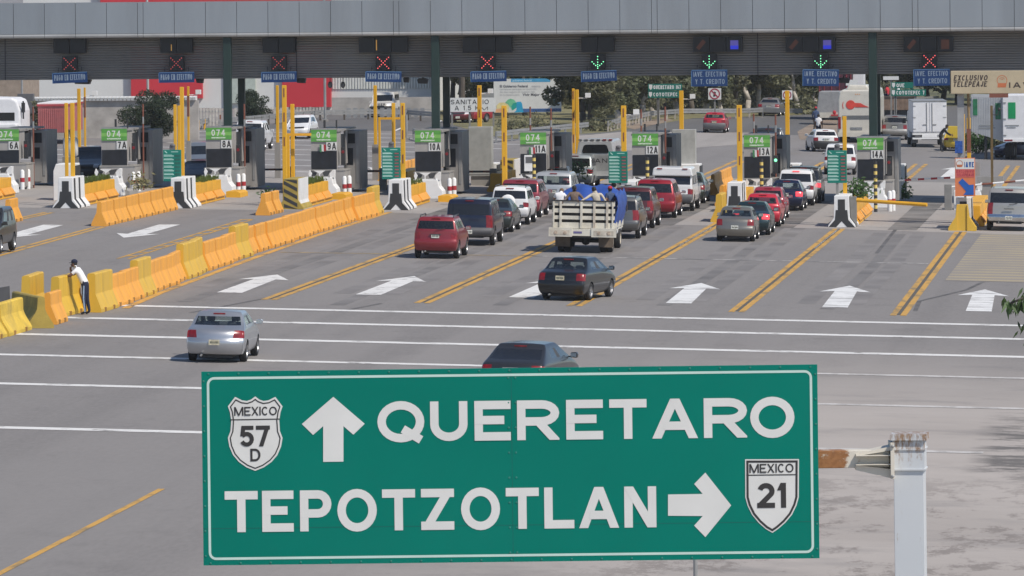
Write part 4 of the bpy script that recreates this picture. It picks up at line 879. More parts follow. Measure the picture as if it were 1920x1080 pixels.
def along(y):
    for (x0, y0), (x1, y1) in zip(path[:-1], path[1:]):
        if y <= y1: t = (y - y0) / (y1 - y0); return lerp(x0, x1, t), -math.degrees(math.atan2(x1 - x0, y1 - y0))
    return path[-1][0], 0
y = 188.9; k = 0
TALL = {0, 3, 7, 8, 12, 26}
NTH = ['first', 'second', 'third', 'fourth', 'fifth', 'sixth', 'seventh', 'eighth', 'ninth', 'tenth', 'eleventh', 'twelfth', 'thirteenth', 'fourteenth', 'fifteenth', 'sixteenth', 'seventeenth', 'eighteenth', 'nineteenth', 'twentieth', 'twenty-first', 'twenty-second', 'twenty-third', 'twenty-fourth', 'twenty-fifth', 'twenty-sixth', 'twenty-seventh', 'twenty-eighth']
while y < 269:
    xx, yw = along(y); ye = k in TALL
    put(YE if ye else OR, ('taller weathered yellow' if ye else 'orange plastic') + ' barrier, %s along the long median row counted from the guard' % NTH[k], xx + random.uniform(-.05, .05), y, yw + random.uniform(-2.5, 2.5), 'plastic barriers in the long median row'); y += 2.97; k += 1
put(YE, 'yellow barrier standing behind the guard and the low orange one', -36.35, 186.6, 2, 'barriers around the guard'); put(YE, 'stained yellow barrier that the guard leans on', -35.35, 186.4, -3, 'barriers around the guard'); put(OR2, 'low orange barrier in front of the guard', -34.8, 182.2, 0, 'barriers around the guard')
p = at(60, 618); put(CO, 'dirty pale yellow concrete barrier at the left edge', p.x - .4, p.y - 3.6, 0, 'concrete barriers at the left edge', 'concrete_barrier')
put(CO, 'dirty pale yellow concrete barrier cut by the left frame edge', p.x - .45, p.y - 7.3, 0, 'concrete barriers at the left edge', 'concrete_barrier')
p = at(98, 617); put(CO2, 'olive stained concrete barrier turned sideways at the left', p.x - .4, p.y + .2, 24, 'concrete barriers at the left edge', 'concrete_barrier')
q = MB(); q.prism([(-.3, 0), (.3, 0), (.28, .6), (-.3, .5)], 'y', 0, .06); tag(q.build('leaning_board', 'grey_plastic', None, tuple(onY(2, 585, 189)[:2]) + (gz(-37.5) + .2,)), 'dark grey panel standing behind the left concrete barrier', 'panel')
for k in range(6): put(OR, 'orange barrier, %s from the front of the row leading to bumper 8A' % NTH[k], -45.35 + .01 * k, 249.5 + k * 3.1, 0, 'orange barriers before bumper 8A')
put(OR2, 'single orange barrier standing on the yellow line at the far left', -49.75, 251.5, 0, 'stray orange barriers'); put(OR2, 'orange barrier touching the hatched bumper of lane 9A', -40.35, 263.5, 0, 'stray orange barriers'); put(OR2, 'orange barrier touching the hatched bumper of lane 9A, rear one', -40.3, 265.6, 0, 'stray orange barriers')
p = at(1347, 417); put(YE, 'narrow yellow barrier end standing on the double line before booth 13A', p.x, p.y, 0, 'yellow barriers before booth 13A')
p = at(1378, 388); put(YE, 'yellow barrier touching the bumper of lane 13A', p.x, p.y, 0, 'yellow barriers before booth 13A'); put(OR2, 'orange barrier beside the bumper of lane 13A', p.x - .7, p.y + .5, 0, 'yellow barriers before booth 13A')
p = at(1805, 432); q = MB(); q.prism([(-.62, 0), (-.22, 0), (-.22, 1.15), (-.24, 1.15), (-.30, .62), (-.62, .14)], 'y', 0, 1.0); q.prism([(.22, 0), (.62, 0), (.62, .14), (.30, .62), (.24, 1.15), (.22, 1.15)], 'y', 0, 1.0); q.prism([(-.26, 0), (.26, 0), (.24, 1.16), (-.24, 1.16)], 'y', .06, .95)
tag(q.build('concrete_block', 'yellow_plastic', None, (p.x, p.y - .6, gz(p.x))), 'yellow grooved concrete block before the telepass bumper', 'barrier')
for k, (x, y) in enumerate(((-39.6, 306), (-39.6, 309.2), (-39.6, 312.4), (-30.9, 303), (-30.9, 306), (-30.9, 309))): put(OR, 'orange barrier beyond booth %s, %s of three' % ('9A' if k < 3 else '10A', ('nearest', 'middle', 'farthest')[k % 3]), x, y, 0, 'orange barriers beyond the booths')
for k in range(4): p = onY(1337, 330, 298); put(OR, 'orange barrier beyond booth 12A, %s of the row' % ('nearest', 'second', 'third', 'farthest')[k], p.x, 297.5 + 3 * k, 0, 'orange barriers beyond the booths')
for k, (px, Y, lb) in enumerate(((230, 284, '7A'), (437, 284.6, '8A'), (634, 284.6, '9A'), (832, 284.4, '10A'))):
    p = onY(px + 12, 360, Y); q = MB(); q.prism([(-.35, 0), (.35, 0), (.33, .22), (.2, .3), (-.35, .3)], 'y', 0, 2.5); tag(q.build('kerb_block', 'yellow_paint' if k else 'grey_concrete', None, (p.x, Y - 2, gz(p.x))), 'low %s kerb block at the foot of crash block %s' % ('yellow' if k else 'tan', lb), 'kerb block', 'kerb blocks beside the crash blocks')
# white end blocks and grey cabinets beyond the booths
for px, Y, w_, h, lb in ((465 / 4 + 2, 275, .95, 1.75, 'before booth 7A behind the bumper'), (913, 305, 1.0, 1.15, 'beyond booth 10A under a yellow post'), (1117 - 75 + 30, 306, .9, 1.1, 'beyond booth 11A'), (1290, 308, 1.2, 1.2, 'beyond booth 12A under the camera post'), (1480, 309, 1.1, 1.3, 'beyond booth 13A under the yellow post'), (1677, 302, 1.05, 1.6, 'beyond booth 14A')):
    x = onY(px, 330, Y).x; t = thing('white_block', 'white painted concrete block ' + lb, 'concrete block', (x, Y, gz(x)), 0, 'white blocks beyond the booths'); q = MB(); q.prism([(-w_ / 2, 0), (w_ / 2, 0), (w_ / 2, h), (-w_ / 2 + .12, h), (-w_ / 2, h * .8)], 'y', 0, 1.8); q.build('body', 'white_paint', t, bevel=.03); q = MB(); q.box(w_ / 2 + .002, w_ / 2 + .05, .05, 1.7, .05, h - .1); q.build('side_bar', 'black_paint', t)
for px, py0, py1, hw, Y, lb in ((900, 238, 340, .62, 304, 'beyond booth 10A beside the yellow post'), (1282, 243, 330, .62, 309, 'beyond booth 12A beside the camera post')):
    x = onY(px, 300, Y).x; h = onY(px, py0, Y).z - gz(x); t = thing('control_cabinet', 'grey steel control cabinet ' + lb, 'cabinet', (x, Y, gz(x)), 0, 'grey control cabinets'); q = MB(); q.box(-hw, hw, 0, .8, .5, h); q.build('body', mat('cabinet_grey', (.40, .40, .38), .5, .1), t, bevel=.02); q = MB(); q.box(-hw + .05, hw - .05, -.02, -.003, .6, h - .1); q.build('door', 'cabinet_grey', t); q = MB(); q.box(-hw * .8, hw * .8, .1, .7, 0, .5); q.build('plinth', 'grey_concrete', t)
x = onY(977, 320, 283).x; t = thing('white_locker', 'small white locker with a dark window left of booth 11A', 'locker', (x, 287.0, gz(x)), 0); q = MB(); q.box(-.27, .25, 0, .4, 1.42, 2.2); q.build('body', 'white_paint', t); q = MB(); q.box(-.2, .17, -.012, -.002, 1.82, 2.12); q.build('window', 'grey_plastic', t); q = MB(); q.box(-.05, .05, .1, .3, 0, 1.42); q.build('leg', 'grey_paint', t)
x = onY(112, 310, 289).x; t = thing('ventilation_stack', 'white ribbed ventilation stack beside booth 6A', 'vent', (x, 292, gz(x))); q = MB()
for k in range(3): q.lathe([(.001, 1.5), (.13, 1.6), (.13, 2.4), (.001, 2.5)], 12, 'z', (k * .26 - .26, 0, 0))
q.build('pipes', 'white_paint', t, smooth=True); q = MB(); q.box(-.4, .4, -.15, .15, 0, 1.5); q.build('base', 'grey_paint', t)
# gate arms
def gate(lab, x0, y0, z0, x1, y1, z1, r, mts, cab=None, bands=1):
    t = thing('lane_gate', lab, 'gate', (x0, y0, gz(x0)), 0, 'barrier gates in the toll lanes'); q = MB(); a, b = Vector((0, 0, z0)), Vector((x1 - x0, y1 - y0, z1 + gz(x1) - gz(x0)))
    for k in range(bands): q.i = k % len(mts); q.tube(a.lerp(b, k / bands), a.lerp(b, (k + 1) / bands), r, 8)
    q.build('arm', list(mts), t); q = MB(); q.box(-.18, .18, -.15, .2, 0, z0 + .15); q.build('housing', 'grey_paint' if cab is None else cab, t, bevel=.02)
a, b = onY(1590, 375, 264.2), onY(1738, 384, 263.2); gate('yellow gate arm reaching across the lane from bumper 14A', a.x + .2, 264.4, a.z - gz(a.x), b.x, 263.2, b.z - gz(b.x), .085, ['yellow_paint'])
a, b = onY(1672, 339, 293), onY(1782, 333, 293); gate('red and white gate arm across the lane right of booth 14A', a.x, 293, a.z - gz(a.x), b.x, 293, b.z - gz(b.x), .05, ['red_paint', 'white_paint'], None, 9)
a, b = onY(1840, 375, 285), onY(1925, 338, 285); gate('raised pale gate arm above the silver suv at the right edge', a.x - 1.6, 285, 1.1, b.x, 285, b.z - gz(b.x), .05, ['white_paint', 'brown_rust'], None, 7)
for px0, px1, py, Y, lb in ((490, 546, 318, 296, 'dark gate arm left of booth 9A'), (652, 718, 321, 296, 'dark gate arm between booths 9A and 10A'), (850, 925, 322, 297, 'dark gate arm between booths 10A and 11A')):
    a, b = onY(px0, py, Y), onY(px1, py, Y); gate(lb, b.x, Y, a.z - gz(b.x), a.x, Y, a.z - gz(a.x), .055, ['brown_rust', 'black_plastic'], None, 4)
# thin rusty rods above the booth roofs
for px, p0, p1, lb in ((62, 200, 262, '6A'), (268, 195, 250, '7A'), (413, 215, 240, '8A'), (458, 195, 260, '8A'), (994, 200, 250, '11A'), (1033, 203, 255, '11A'), (1202, 205, 247, '12A'), (1247, 200, 262, '12A'), (1413, 213, 250, '13A'), (1454, 215, 262, '13A')):
    Y = 289.5; a = onY(px, p0, Y); x = a.x; z1 = onY(px, p1, Y).z
    t = thing('gate_rod', 'thin rusty rod with white band raised %s booth %s' % ('left above' if px in (413, 994, 1202, 1413) else 'right above', lb), 'rod', (x, Y, gz(x)), 0, 'raised rods beside the booths'); q = MB(); q.tube((0, 0, 0), (0, 0, a.z - gz(x)), .045, 6); q.build('rod', 'brown_rust', t); q = MB(); q.tube((0, 0, (a.z + z1) / 2 - gz(x) - .25), (0, 0, (a.z + z1) / 2 - gz(x) + .1), .049, 6); q.build('band', 'galvanised', t)
# ---------------------------------------------------------------- cars in the lanes
silver = (.50, .51, .53)
NEON = dict(SED, L=4.43, W=1.71, H=1.42, rwb=.60, rr=1.20, zd=.98, zb=.64, wr=.74, light=(.72, 2, 3), valance=BUMP, yd=.05, plan=.26, slant=.16)
JET = dict(SED, L=4.38, W=1.735, H=1.45, rwb=.55, rr=1.12, zd=1.02, zb=.62, wb=2.51, ro=1.0, wr=.72, light=(.72, 2, 3))
CLIO = dict(SED, L=4.26, W=1.64, H=1.44, wb=2.47, ro=.98, rwb=.48, rr=1.02, zd=1.02, zb=.60, wr=.73, slant=.10, light=(.74, 2, 3))
COMP = dict(SUV, L=4.40, W=1.76, H=1.64, ro=.85, wb=2.63, zd=1.08, zb=.70, zw=1.10, rr=.34, wr=.76, light=(.76, 2, 3), z1=.44, zs=.30)
SUBB = dict(SUV, L=5.57, W=2.02, H=1.90, wb=3.3, ro=1.15, r=.38, zs=.40, z1=.50, zb=.66, zd=1.12, zw=1.16, rr=.34, rf=3.2, cowl=4.1, hood=1.15, wr=.84, light=(.82, 2, 4), plan=.08)
ECO = dict(SUV, L=4.23, W=1.73, H=1.68, wb=2.49, ro=.88, r=.34, zd=1.06, zw=1.09, rr=.30, light=(.80, 2, 3))
TRB = dict(SUV, L=4.87, W=1.90, H=1.78, wb=2.87, ro=1.0, r=.37, zs=.36, zd=1.12, zw=1.15, rr=.36, rf=2.7, cowl=3.55, wr=.80, light=(.80, 2, 4))
TAH = dict(SUBB, L=5.1, wb=2.95, ro=1.1)
car('sedan', 'silver rounded sedan with tall red tail lights driving over the white lines', 'car', NEON, 409, 677, 2, silver, .75, .34, 'clear_glass', driver=True, plate='plate_cream', plz=.60, handle=False)
car('sedan', 'black sedan crossing the yellow lines between two white arrows', 'car', JET, 1064, 562, -11, (.011, .012, .014), .1, .3, 'clear_glass', driver=True, plate='plate_cream', plz=.80, handle=False)
car('sedan', 'dark grey sedan half hidden behind the big green sign', 'car', dict(HAT, L=4.6, W=1.78, H=1.46, wb=2.68, ro=.95, wr=.72, rwb=.35, rr=1.15, rf=2.5, cowl=3.5, zd=1.0, zw=1.04, up=[0, .08, .22, .24, .54, .57, .92, .96, 1]), 972, 748, -8, (.035, .037, .042), .4, .36, 'dark_glass')
car('suv', 'dark red suv last in the left queue', 'car', COMP, 820, 484, 0, (.24, .022, .03), .2, .34, 'tinted_glass', rails=True, plz=.90, wiper=True)
car('large_suv', 'large dark blue suv ahead of the red suv', 'car', SUBB, 883, 459, 1, (.010, .014, .035), .2, .28, 'dark_glass', bumper='grey_plastic', plz=.58, handle=False)
car('sedan', 'dark green sedan beside the big blue suv', 'car', dict(SED, W=1.70), 927, 434.5, 0, (.03, .04, .038), .3, .32)
eco = car('suv', 'white suv with spare wheel on its tailgate', 'car', ECO, 958, 420.5, 0, (.72, .72, .72), .0, .35, 'dark_glass', rails=True, handle=False, plz=.62)
q = MB(); q.lathe([(.001, -.16), (.28, -.16), (.335, -.12), (.335, .0)], 22, 'y', (-.05, -.90, 1.02)); q.build('spare_wheel', 'white_paint', eco, smooth=True)
car('minivan', 'dark red minivan between the white suv and silver minivan', 'car', VAN, 977, 407, 0, (.25, .03, .045), .3)
car('minivan', 'silver minivan facing away left of the stake truck', 'car', dict(VAN, W=1.95, H=1.76), 1039, 392, 0, (.52, .53, .53), .5, .35, 'clear_glass', bumper='grey_plastic', plz=.86)
car('sedan', 'black car roof ahead of the silver minivan', 'car', dict(SED, H=1.5), 1040, 368, 0, (.05, .055, .065), .3)
car('suv', 'grey green wagon beside booth 11A', 'car', dict(VAN, H=1.75), 1080, 353, 0, (.42, .45, .44), .5, .35, 'tinted_glass')
trb = car('suv', 'grey suv with tall red lights right of the stake truck', 'car', TRB, 1160, 446.5, 0, (.145, .143, .14), .6, .34, 'dark_glass', rails=True, lit=False)
car('suv', 'maroon suv in front of the grey suv', 'car', dict(TRB, H=1.8), 1188, 427, 0, (.10, .022, .025), .4, .32, 'tinted_glass', mirror='chrome')
car('minivan', 'bright red minivan with round shoulders in the middle queue', 'car', dict(VAN, W=1.98, H=1.76, wr=.74), 1229, 408, 0, (.30, .012, .022), .25, .3, 'tinted_glass', mirror='chrome')
pk = car('pickup_truck', 'white pickup with a raised canopy and dark rear bumper', 'pickup truck', dict(SUBB, L=5.6, W=2.0, H=1.98, zb=.74, zd=1.14, rwb=.05, rr=.30, wr=.86, light=(.86, 2, 3)), 1263, 395, 0, (.74, .74, .74), 0, .35, 'dark_glass', bumper='grey_plastic', handle=False, plz=.62)
car('sedan', 'dark green sedan alongside the white pickup', 'car', dict(SED, H=1.5), 1291, 381, 0, (.06, .075, .065), .4)
car('sedan', 'bronze grey sedan last in the right queue', 'car', CLIO, 1380, 452, 0, (.25, .235, .205), .65, .34, 'clear_glass', driver=True, plz=.62, plate='plate_white', handle=False)
car('sedan', 'dark teal sedan with lit brake lights ahead of the bronze one', 'car', dict(SED, W=1.68, H=1.42), 1409, 440, 0, (.012, .035, .042), .3, .3, 'dark_glass', tail='tail_lit')
car('hatchback', 'bright red hatchback in the right queue', 'car', dict(HAT, W=1.66, H=1.46), 1430, 424.5, 0, (.50, .02, .04), .1, .32, 'clear_glass')
car('sedan', 'second red car hidden ahead of the red hatchback', 'car', dict(HAT, H=1.5), 1440, 412, 0, (.30, .03, .05), .1, .32)
car('sedan', 'navy blue sedan with a lit right tail light', 'car', dict(SED, W=1.69, H=1.44, rwb=.42), 1474, 394.5, 0, (.008, .014, .045), .2, .28, 'clear_glass', tail='tail_lit')
car('suv', 'white suv with dark rear glass and high brake light', 'car', dict(ECO, W=1.80, H=1.74), 1493, 385, 0, (.70, .70, .70), 0, .36, 'dark_glass', rails=True, lit=True)
car('suv', 'black suv with roof rack and lit brake lights at the gate', 'car', dict(ECO, W=1.80, H=1.78), 1507, 380, 0, (.02, .02, .022), .1, .3, 'dark_glass', rails=True, tail='tail_lit', mirror='black_plastic')
tah = car('large_suv', 'beige silver large suv with chrome bumper at the right edge', 'car', TAH, 1892, 432, 0, (.40, .385, .36), .5, .36, 'tinted_glass', bumper='chrome', plz=.60, handle=True, wiper=True)
car('suv', 'dark suv cut by the left frame edge', 'car', dict(SUV, W=1.8, H=1.75), -14, 471, 180, (.035, .034, .033), .3, .3, 'dark_glass', front=True)
# beyond the gates
car('hatchback', 'white hatchback with black bumper turning beyond the gates', 'car', dict(HAT, W=1.65, H=1.41), 1546, 284.5, 12, (.68, .68, .68), 0, .36, 'tinted_glass', bumper='black_plastic', tail='tail_red')
car('suv', 'white suv behind the tariff board of lane 14A', 'car', dict(ECO, W=1.82, H=1.7), 1575, 327, 2, (.72, .72, .72), 0, .35, 'dark_glass')
car('hatchback', 'red hatchback with grey bumper driving away under the trees', 'car', dict(HAT, W=1.63, H=1.42), 1340, 249, 0, (.42, .015, .03), .1, .34, 'clear_glass', bumper='grey_plastic', plate='plate_cream')
car('sedan', 'grey beige sedan farthest away by the guard rail', 'car', dict(SED, W=1.75), 1443, 217.5, -3, (.30, .28, .26), .5)
car('suv', 'dark patrol car with white roof pillars behind booth 13A', 'car', dict(SUV, W=1.8, H=1.6), 1441, 288, 0, (.03, .032, .035), .2, .3, 'dark_glass', trim='white_paint')
car('suv', 'grey wagon beside the white box truck', 'car', dict(SUV, W=1.78, H=1.66, zb=.66), 1678, 262, 0, (.22, .215, .205), .5, .36, 'tinted_glass', bumper='galvanised')
car('sedan', 'dark blue sedan nose at the right edge before the semi trailer', 'car', dict(SED, H=1.42), 1955, 296, 118, (.012, .018, .06), .3, .28, front=True)
# oncoming on the left carriageway
car('hatchback', 'white hatchback coming towards the gates', 'car', dict(HAT, W=1.68, H=1.5), 572, 258, 178, (.74, .74, .74), 0, .35, 'tinted_glass', front=True)
jeep = car('off_road_car', 'white boxy off road car with slotted grille coming towards the gates', 'car', dict(SUV, L=4.3, W=1.76, H=1.86, cowl=2.95, rf=2.5, hood=1.12, wr=.88, zb=.8, plain_front=True), 727, 219, 178, (.62, .60, .55), 0, .4, 'tinted_glass', front=True, bumper='black_plastic')
car('suv', 'dark suv waiting behind the planter of lane 7A', 'car', dict(SUV, L=4.9, W=1.95, H=1.80, wr=.82), 178, 339, 180, (.035, .038, .045), .5, .3, 'dark_glass', front=True)
car('sedan', 'dark grey sedan in the lane left of booth 8A', 'car', dict(SED), 380, 352, 180, (.05, .052, .058), .5, .3, 'dark_glass', front=True)
car('minivan', 'blue grey minivan behind the dark sedan of lane 8A', 'car', dict(VAN, H=1.75), 393, 326, 180, (.24, .27, .31), .5, .34, 'tinted_glass', front=True)
car('suv', 'black and white patrol suv beyond booth 8A', 'car', dict(SUV, W=1.85, H=1.8), 470, 281, 0, (.66, .66, .67), 0, .36, 'dark_glass', bumper='black_plastic', trim='white_paint')
for px, py, lb, cc in ((872, 229, 'maroon car parked behind the sanitario sign, left one', (.14, .02, .03)), (896, 229, 'bright red car parked behind the sanitario sign, right one', (.34, .02, .03))): car('sedan', lb, 'car', SED, px, py, 178 if px < 880 else 150, cc, .2, front=True)
car('sedan', 'maroon car on the road beyond the dump truck', 'car', SED, 1690, 224, 0, (.16, .02, .03), .2)

# silver camper van with lettering
p = at(1117, 352); t = thing('camper_van', 'silver camper van with a curved rear window and black letters', 'van', (p.x, p.y, gz(p.x)), 0)
mat('van_silver', (.50, .50, .50), .4, .35, vary=.05, coat=.3, dirt=.15)
q = MB(); W = 1.02; q.prism([(-W, .5), (W, .5), (W, 1.35), (W * .97, 1.7), (W * .86, 2.38), (W * .8, 2.46), (-W * .8, 2.46), (-W * .86, 2.38), (-W * .97, 1.7), (-W, 1.35)], 'y', 0, 4.6); q.build('body', 'van_silver', t, bevel=.06)
q = MB(); q.prism([(-W * .93, .9), (W * .93, .9), (W * .88, 1.7), (-W * .88, 1.7)], 'y', -.012, -.003); q.build('rear_door', 'galvanised', t)
q = MB(); q.prism([(-.66, 1.80), (.66, 1.80), (.70, 1.9), (.60, 2.20), (.5, 2.25), (-.5, 2.25), (-.60, 2.20), (-.70, 1.9)], 'y', -.03, -.003); q.build('rear_window', 'tinted_glass', t)
q = MB(); letters(q, 'OAN', -.42, .62, 1.30, .22, .2, -.014); q.build('lettering', 'sign_black', t)
q = MB(); q.box(-W * .85, W * .85, .05, .5, 2.44, 2.54); q.build('roof_edge', 'van_silver', t, bevel=.04)
for k in range(6): q = MB(); x = -.8 + .32 * k; q.box(x - .09, x + .09, -.02, .08, 2.46, 2.53); q.build('marker_light', 'tail_red' if k > 3 else 'grey_plastic', t)
q = MB(); q.box(-W, W, -.14, 0, .45, .62); q.build('bumper', 'chrome', t)
for y in (1.0, 4.0):
    for s in (-1, 1): wheel(t, s * (W - .15), y, .36, .22, s)
q = MB(); q.prism([(4.6, .5), (5.3, .5), (5.3, 1.1), (4.9, 1.2), (4.6, 1.7)], 'x', -W * .95, W * .95); q.build('cab', 'van_silver', t, bevel=.05)
for s in (-1, 1): q = MB(); q.box(s * W * .92 - .07, s * W * .92 + .07, -.03, -.003, 1.0, 1.35); q.build('tail_light', 'tail_red', t)

# details of single cars
q = MB(); q.prism([(-.95, 1.70), (.98, 1.70), (.90, 2.02), (.84, 2.1), (-.84, 2.1), (-.92, 2.02)], 'y', 0, 2.4); q.build('canopy_roof', pk.children[0].data.materials[0], pk, (0, -1.13, -.02), bevel=.05)
for s in (-.6, .6): q = MB(); q.box(s - .12, s + .12, -1.16, -1.135, 2.0, 2.05); q.build('marker_light', 'tail_red', pk)
q = MB()
for k in range(7): q.box(-.42 + k * .125, -.34 + k * .125, 3.38, 3.425, .90, 1.08)
q.build('grille_slots', 'black_plastic', jeep)
q = MB(); q.prism([(-.35, 1.25), (.3, 1.25), (.2, 1.28), (-.2, 1.31)], 'y', -1.08, -1.06); q.build('decal', 'amber', trb, (-.3, 0, -.1))

# ---------------------------------------------------------------- stake truck
p = at(1098, 472); t = thing('stake_truck', 'white wooden stake bed truck with blue tarpaulin seen from behind', 'truck', (p.x, p.y, gz(p.x) + .004), 0, roll=SLOPE); ST = p
mat('stake_white', (.66, .63, .54), .7, vary=.1, scale=2, dirt=.5, dirtc=(.30, .24, .17)); mat('rust_white', (.55, .50, .42), .7, vary=.2, dirt=.7, dirtc=(.22, .12, .07))
W = 1.24; yb = -1.35; z0, z1 = 1.25, 2.62
rear = None
for k in range(4):
    z = z0 + .14 + k * .35 - (.14 if k == 0 else 0); h = .24 if k == 0 else .20
    if k == 0: h = .30
    z = [1.0, 1.35, 1.62, 1.90][k]; h = [.23, .15, .17, .18][k]
    q = MB(); q.box(-W, W, yb, yb + .035, z, z + h); q.build('rear_board', 'stake_white', t)
    for s in (-1, 1): q = MB(); q.box(s * W - .02, s * W + .02, yb + .04, yb + 4.2, z, z + h); q.build('side_board', 'stake_white', t)
for x in (-1.18, -.90, -.06, .46, .98, 1.20):
    q = MB(); q.box(x - (.045 if abs(x) < 1 else .03), x + (.045 if abs(x) < 1 else .03), yb - .05, yb - .003, 1.0, 2.07); q.build('stake', 'rust_white' if x in (.46, .98) else 'stake_white', t)
q = MB(); q.box(-W - .02, W + .02, yb - .04, yb + .05, 2.075, 2.13); q.build('top_rail', 'black_plastic', t)
q = MB(); q.box(-W, W, yb, yb + 4.2, .90, .985); q.build('bed_floor', 'stake_white', t)
for x0, x1 in ((-1.36, -.42), (.36, 1.36)):
    q = MB(); q.box(x0, x1, yb - .16, yb - .02, .66, 1.02); o = q.build('rear_panel', 'stake_white', t)
    q = MB(); q.box(x0 + .1, x1 - .1, yb - .168, yb - .161, .73, .92); q.build('panel_recess', 'rust_white', o)
    for j in (.3, .7): q = MB(); q.lathe([(.001, -.02), (.075, -.015), (.08, 0)], 12, 'y', (lerp(x0, x1, j), yb - .165, .82)); q.build('round_lamp', mat('lamp_dull', (.45, .36, .28), .3, vary=.4, scale=10), o)
q = MB(); q.box(-.42, .36, yb - .12, yb, .70, .98); q.build('centre_panel', 'stake_white', t)
q = MB(); q.box(-.36, -.02, yb - .13, yb - .121, .80, .88); q.build('number_strip', mat('strip_violet', (.15, .13, .30), .6), t)
for y, sx in ((0, .98), (0, .72), (3.7, .95)):
    for s in (-1, 1): wheel(t, s * sx, y, .42, .26, s, 'rust_white')
for s in (-1, 1): q = MB(); q.box(s * .88 - .30, s * .88 + .30, -.62, -.60, .22, .66); q.build('mud_flap', mat('mud', (.14, .11, .085), .9, vary=.3), t)
q = MB(); q.box(-.4, .4, yb + .1, 4.2, .60, .80); q.tube((-.9, 0, .46), (.9, 0, .46), .09); q.ball((0, 0, .46), .2); q.build('chassis', 'black_plastic', t)
q = MB(); q.prism([(3.0, .6), (4.9, .6), (4.9, 1.25), (4.1, 1.4), (3.7, 2.15), (3.0, 2.2)], 'x', -1.0, 1.0); q.build('cab', 'white_paint', t, bevel=.06)
q = MB(); q.box(-.8, .8, 2.97, 2.995, 1.55, 2.05); q.build('cab_window', 'dark_glass', t)
mat('tarp_blue', (.025, .075, .32), .5, vary=.2, scale=2.5, bump=.4)
q = MB(); q.box(-1.2, 1.2, yb + .06, yb + .10, 1.0, 1.93); q.build('gap_shade_sheet', mat('gap_shade', (.035, .032, .028), .9, vary=.5, scale=3), t); q = MB(); rr = random.Random(5); nx_, ny_ = 14, 12  # added dark sheet behind the rear boards; its colour gives the gaps their shade
def tarpz(u, v): return 1.62 + .98 * math.sin(min(1, v * 1.3) * math.pi / 2) * (1 - abs(u) ** 4 * .3) + .05 * math.sin(u * 7 + v * 5) + .03 * math.sin(u * 17 - v * 9)
for j in range(ny_ + 1):
    for i in range(nx_ + 1):
        u, v = -1 + 2 * i / nx_, j / ny_; q.v.append((u * 1.22, yb + 1.25 + v * 2.9 + .12 * math.sin(u * 9), tarpz(u, v)))
q.f += [(j * (nx_ + 1) + i, j * (nx_ + 1) + i + 1, (j + 1) * (nx_ + 1) + i + 1, (j + 1) * (nx_ + 1) + i) for j in range(ny_) for i in range(nx_)]; q.mi = [0] * len(q.f)
o = q.build('tarpaulin', 'tarp_blue', t, smooth=True); md = o.modifiers.new('thick', 'SOLIDIFY'); md.thickness = .02
q = MB()
for j in range(9):
    for i in range(8):
        y = yb + .25 + 3.9 * j / 8; z = 2.45 - 1.45 * i / 7; q.v.append((1.28 + .10 * math.sin(i * .55) + .035 * math.sin(j * 2.3 + i), y, z + .08 * math.sin(j * 1.7)))
q.f += [(j * 8 + i, j * 8 + i + 1, (j + 1) * 8 + i + 1, (j + 1) * 8 + i) for j in range(8) for i in range(7)]; q.mi = [0] * len(q.f)
o = q.build('side_tarpaulin', 'tarp_blue', t, smooth=True); md = o.modifiers.new('thick', 'SOLIDIFY'); md.thickness = .02
q = MB()
for k in range(26): a = rr.uniform(-1.1, 1.0); b = rr.uniform(yb + .3, yb + 2.5); s_ = rr.uniform(.12, .28); q.ball((a, b, 1.0 + s_ * .7 + rr.uniform(0, .4)), s_, s_, s_ * .8, 7)
o = q.build('load', mat('load_dark', (.06, .05, .04), .9, vary=.7, scale=3), t); o['kind'] = 'stuff'
for s in (-1, 1): q = MB(); q.box(s * 1.25 - .06, s * 1.25 + .06, 3.9, 4.0, 1.5, 1.9); q.build('side_mirror', 'chrome', t)

# ---------------------------------------------------------------- coach, trucks, trailers beyond the gates
def boxtruck_wheels(t, xs, ys, r, wd): 
    for y in ys:
        for x in xs: wheel(t, x, y, r, wd, 1 if x > 0 else -1, 'galvanised')
p = at(1603, 268); t = thing('coach', 'cream coach seen from behind with a red round emblem', 'bus', (p.x + .15, p.y, gz(p.x)), 0)
mat('coach_cream', (.60, .57, .50), .35, vary=.05, coat=.4, dirt=.25, dirtc=(.35, .31, .26))
q = MB(); W = 1.27; q.prism([(-W, .45), (W, .45), (W, 2.9), (W * .93, 3.42), (W * .75, 3.55), (-W * .75, 3.55), (-W * .93, 3.42), (-W, 2.9)], 'y', 0, 12); q.build('body', 'coach_cream', t, bevel=.12, seg=3)
q = MB(); q.prism([(-.8, 3.5), (.8, 3.5), (.65, 3.85), (-.6, 3.88)], 'y', 1.0, 3.6); q.build('roof_unit', 'coach_cream', t, bevel=.1)
q = MB(); q.lathe([(.001, -.02), (.30, -.018), (.31, 0)], 24, 'y', (-.42, -.01, 2.55)); o = q.build('emblem', mat('emblem_red', (.62, .06, .04), .5), t)
q = MB(); q.prism([(-.2, 2.68), (.25, 2.66), (.42, 2.56), (.58, 2.48), (.82, 2.38), (-.1, 2.38)], 'y', -.026, -.012); q.build('emblem_tail', 'emblem_red', o)
q = MB(); q.prism([(-.92, 2.75), (-.98, 2.55), (-.92, 2.3), (-.88, 2.3), (-.93, 2.55), (-.88, 2.75)], 'y', -.02, -.006); q.build('emblem_arc', 'emblem_red', o)
q = MB()
for k in range(4): q.box(-1.0, 1.05, -.02, -.003, 1.58 + k * .07, 1.62 + k * .07)
q.build('engine_louvre', 'grey_plastic', t)
for s in (-1, 1): q = MB(); q.box(s * 1.17 - .09, s * 1.17 + .09, -.03, .02, .95, 1.75); q.build('tail_light', 'tail_red', t)
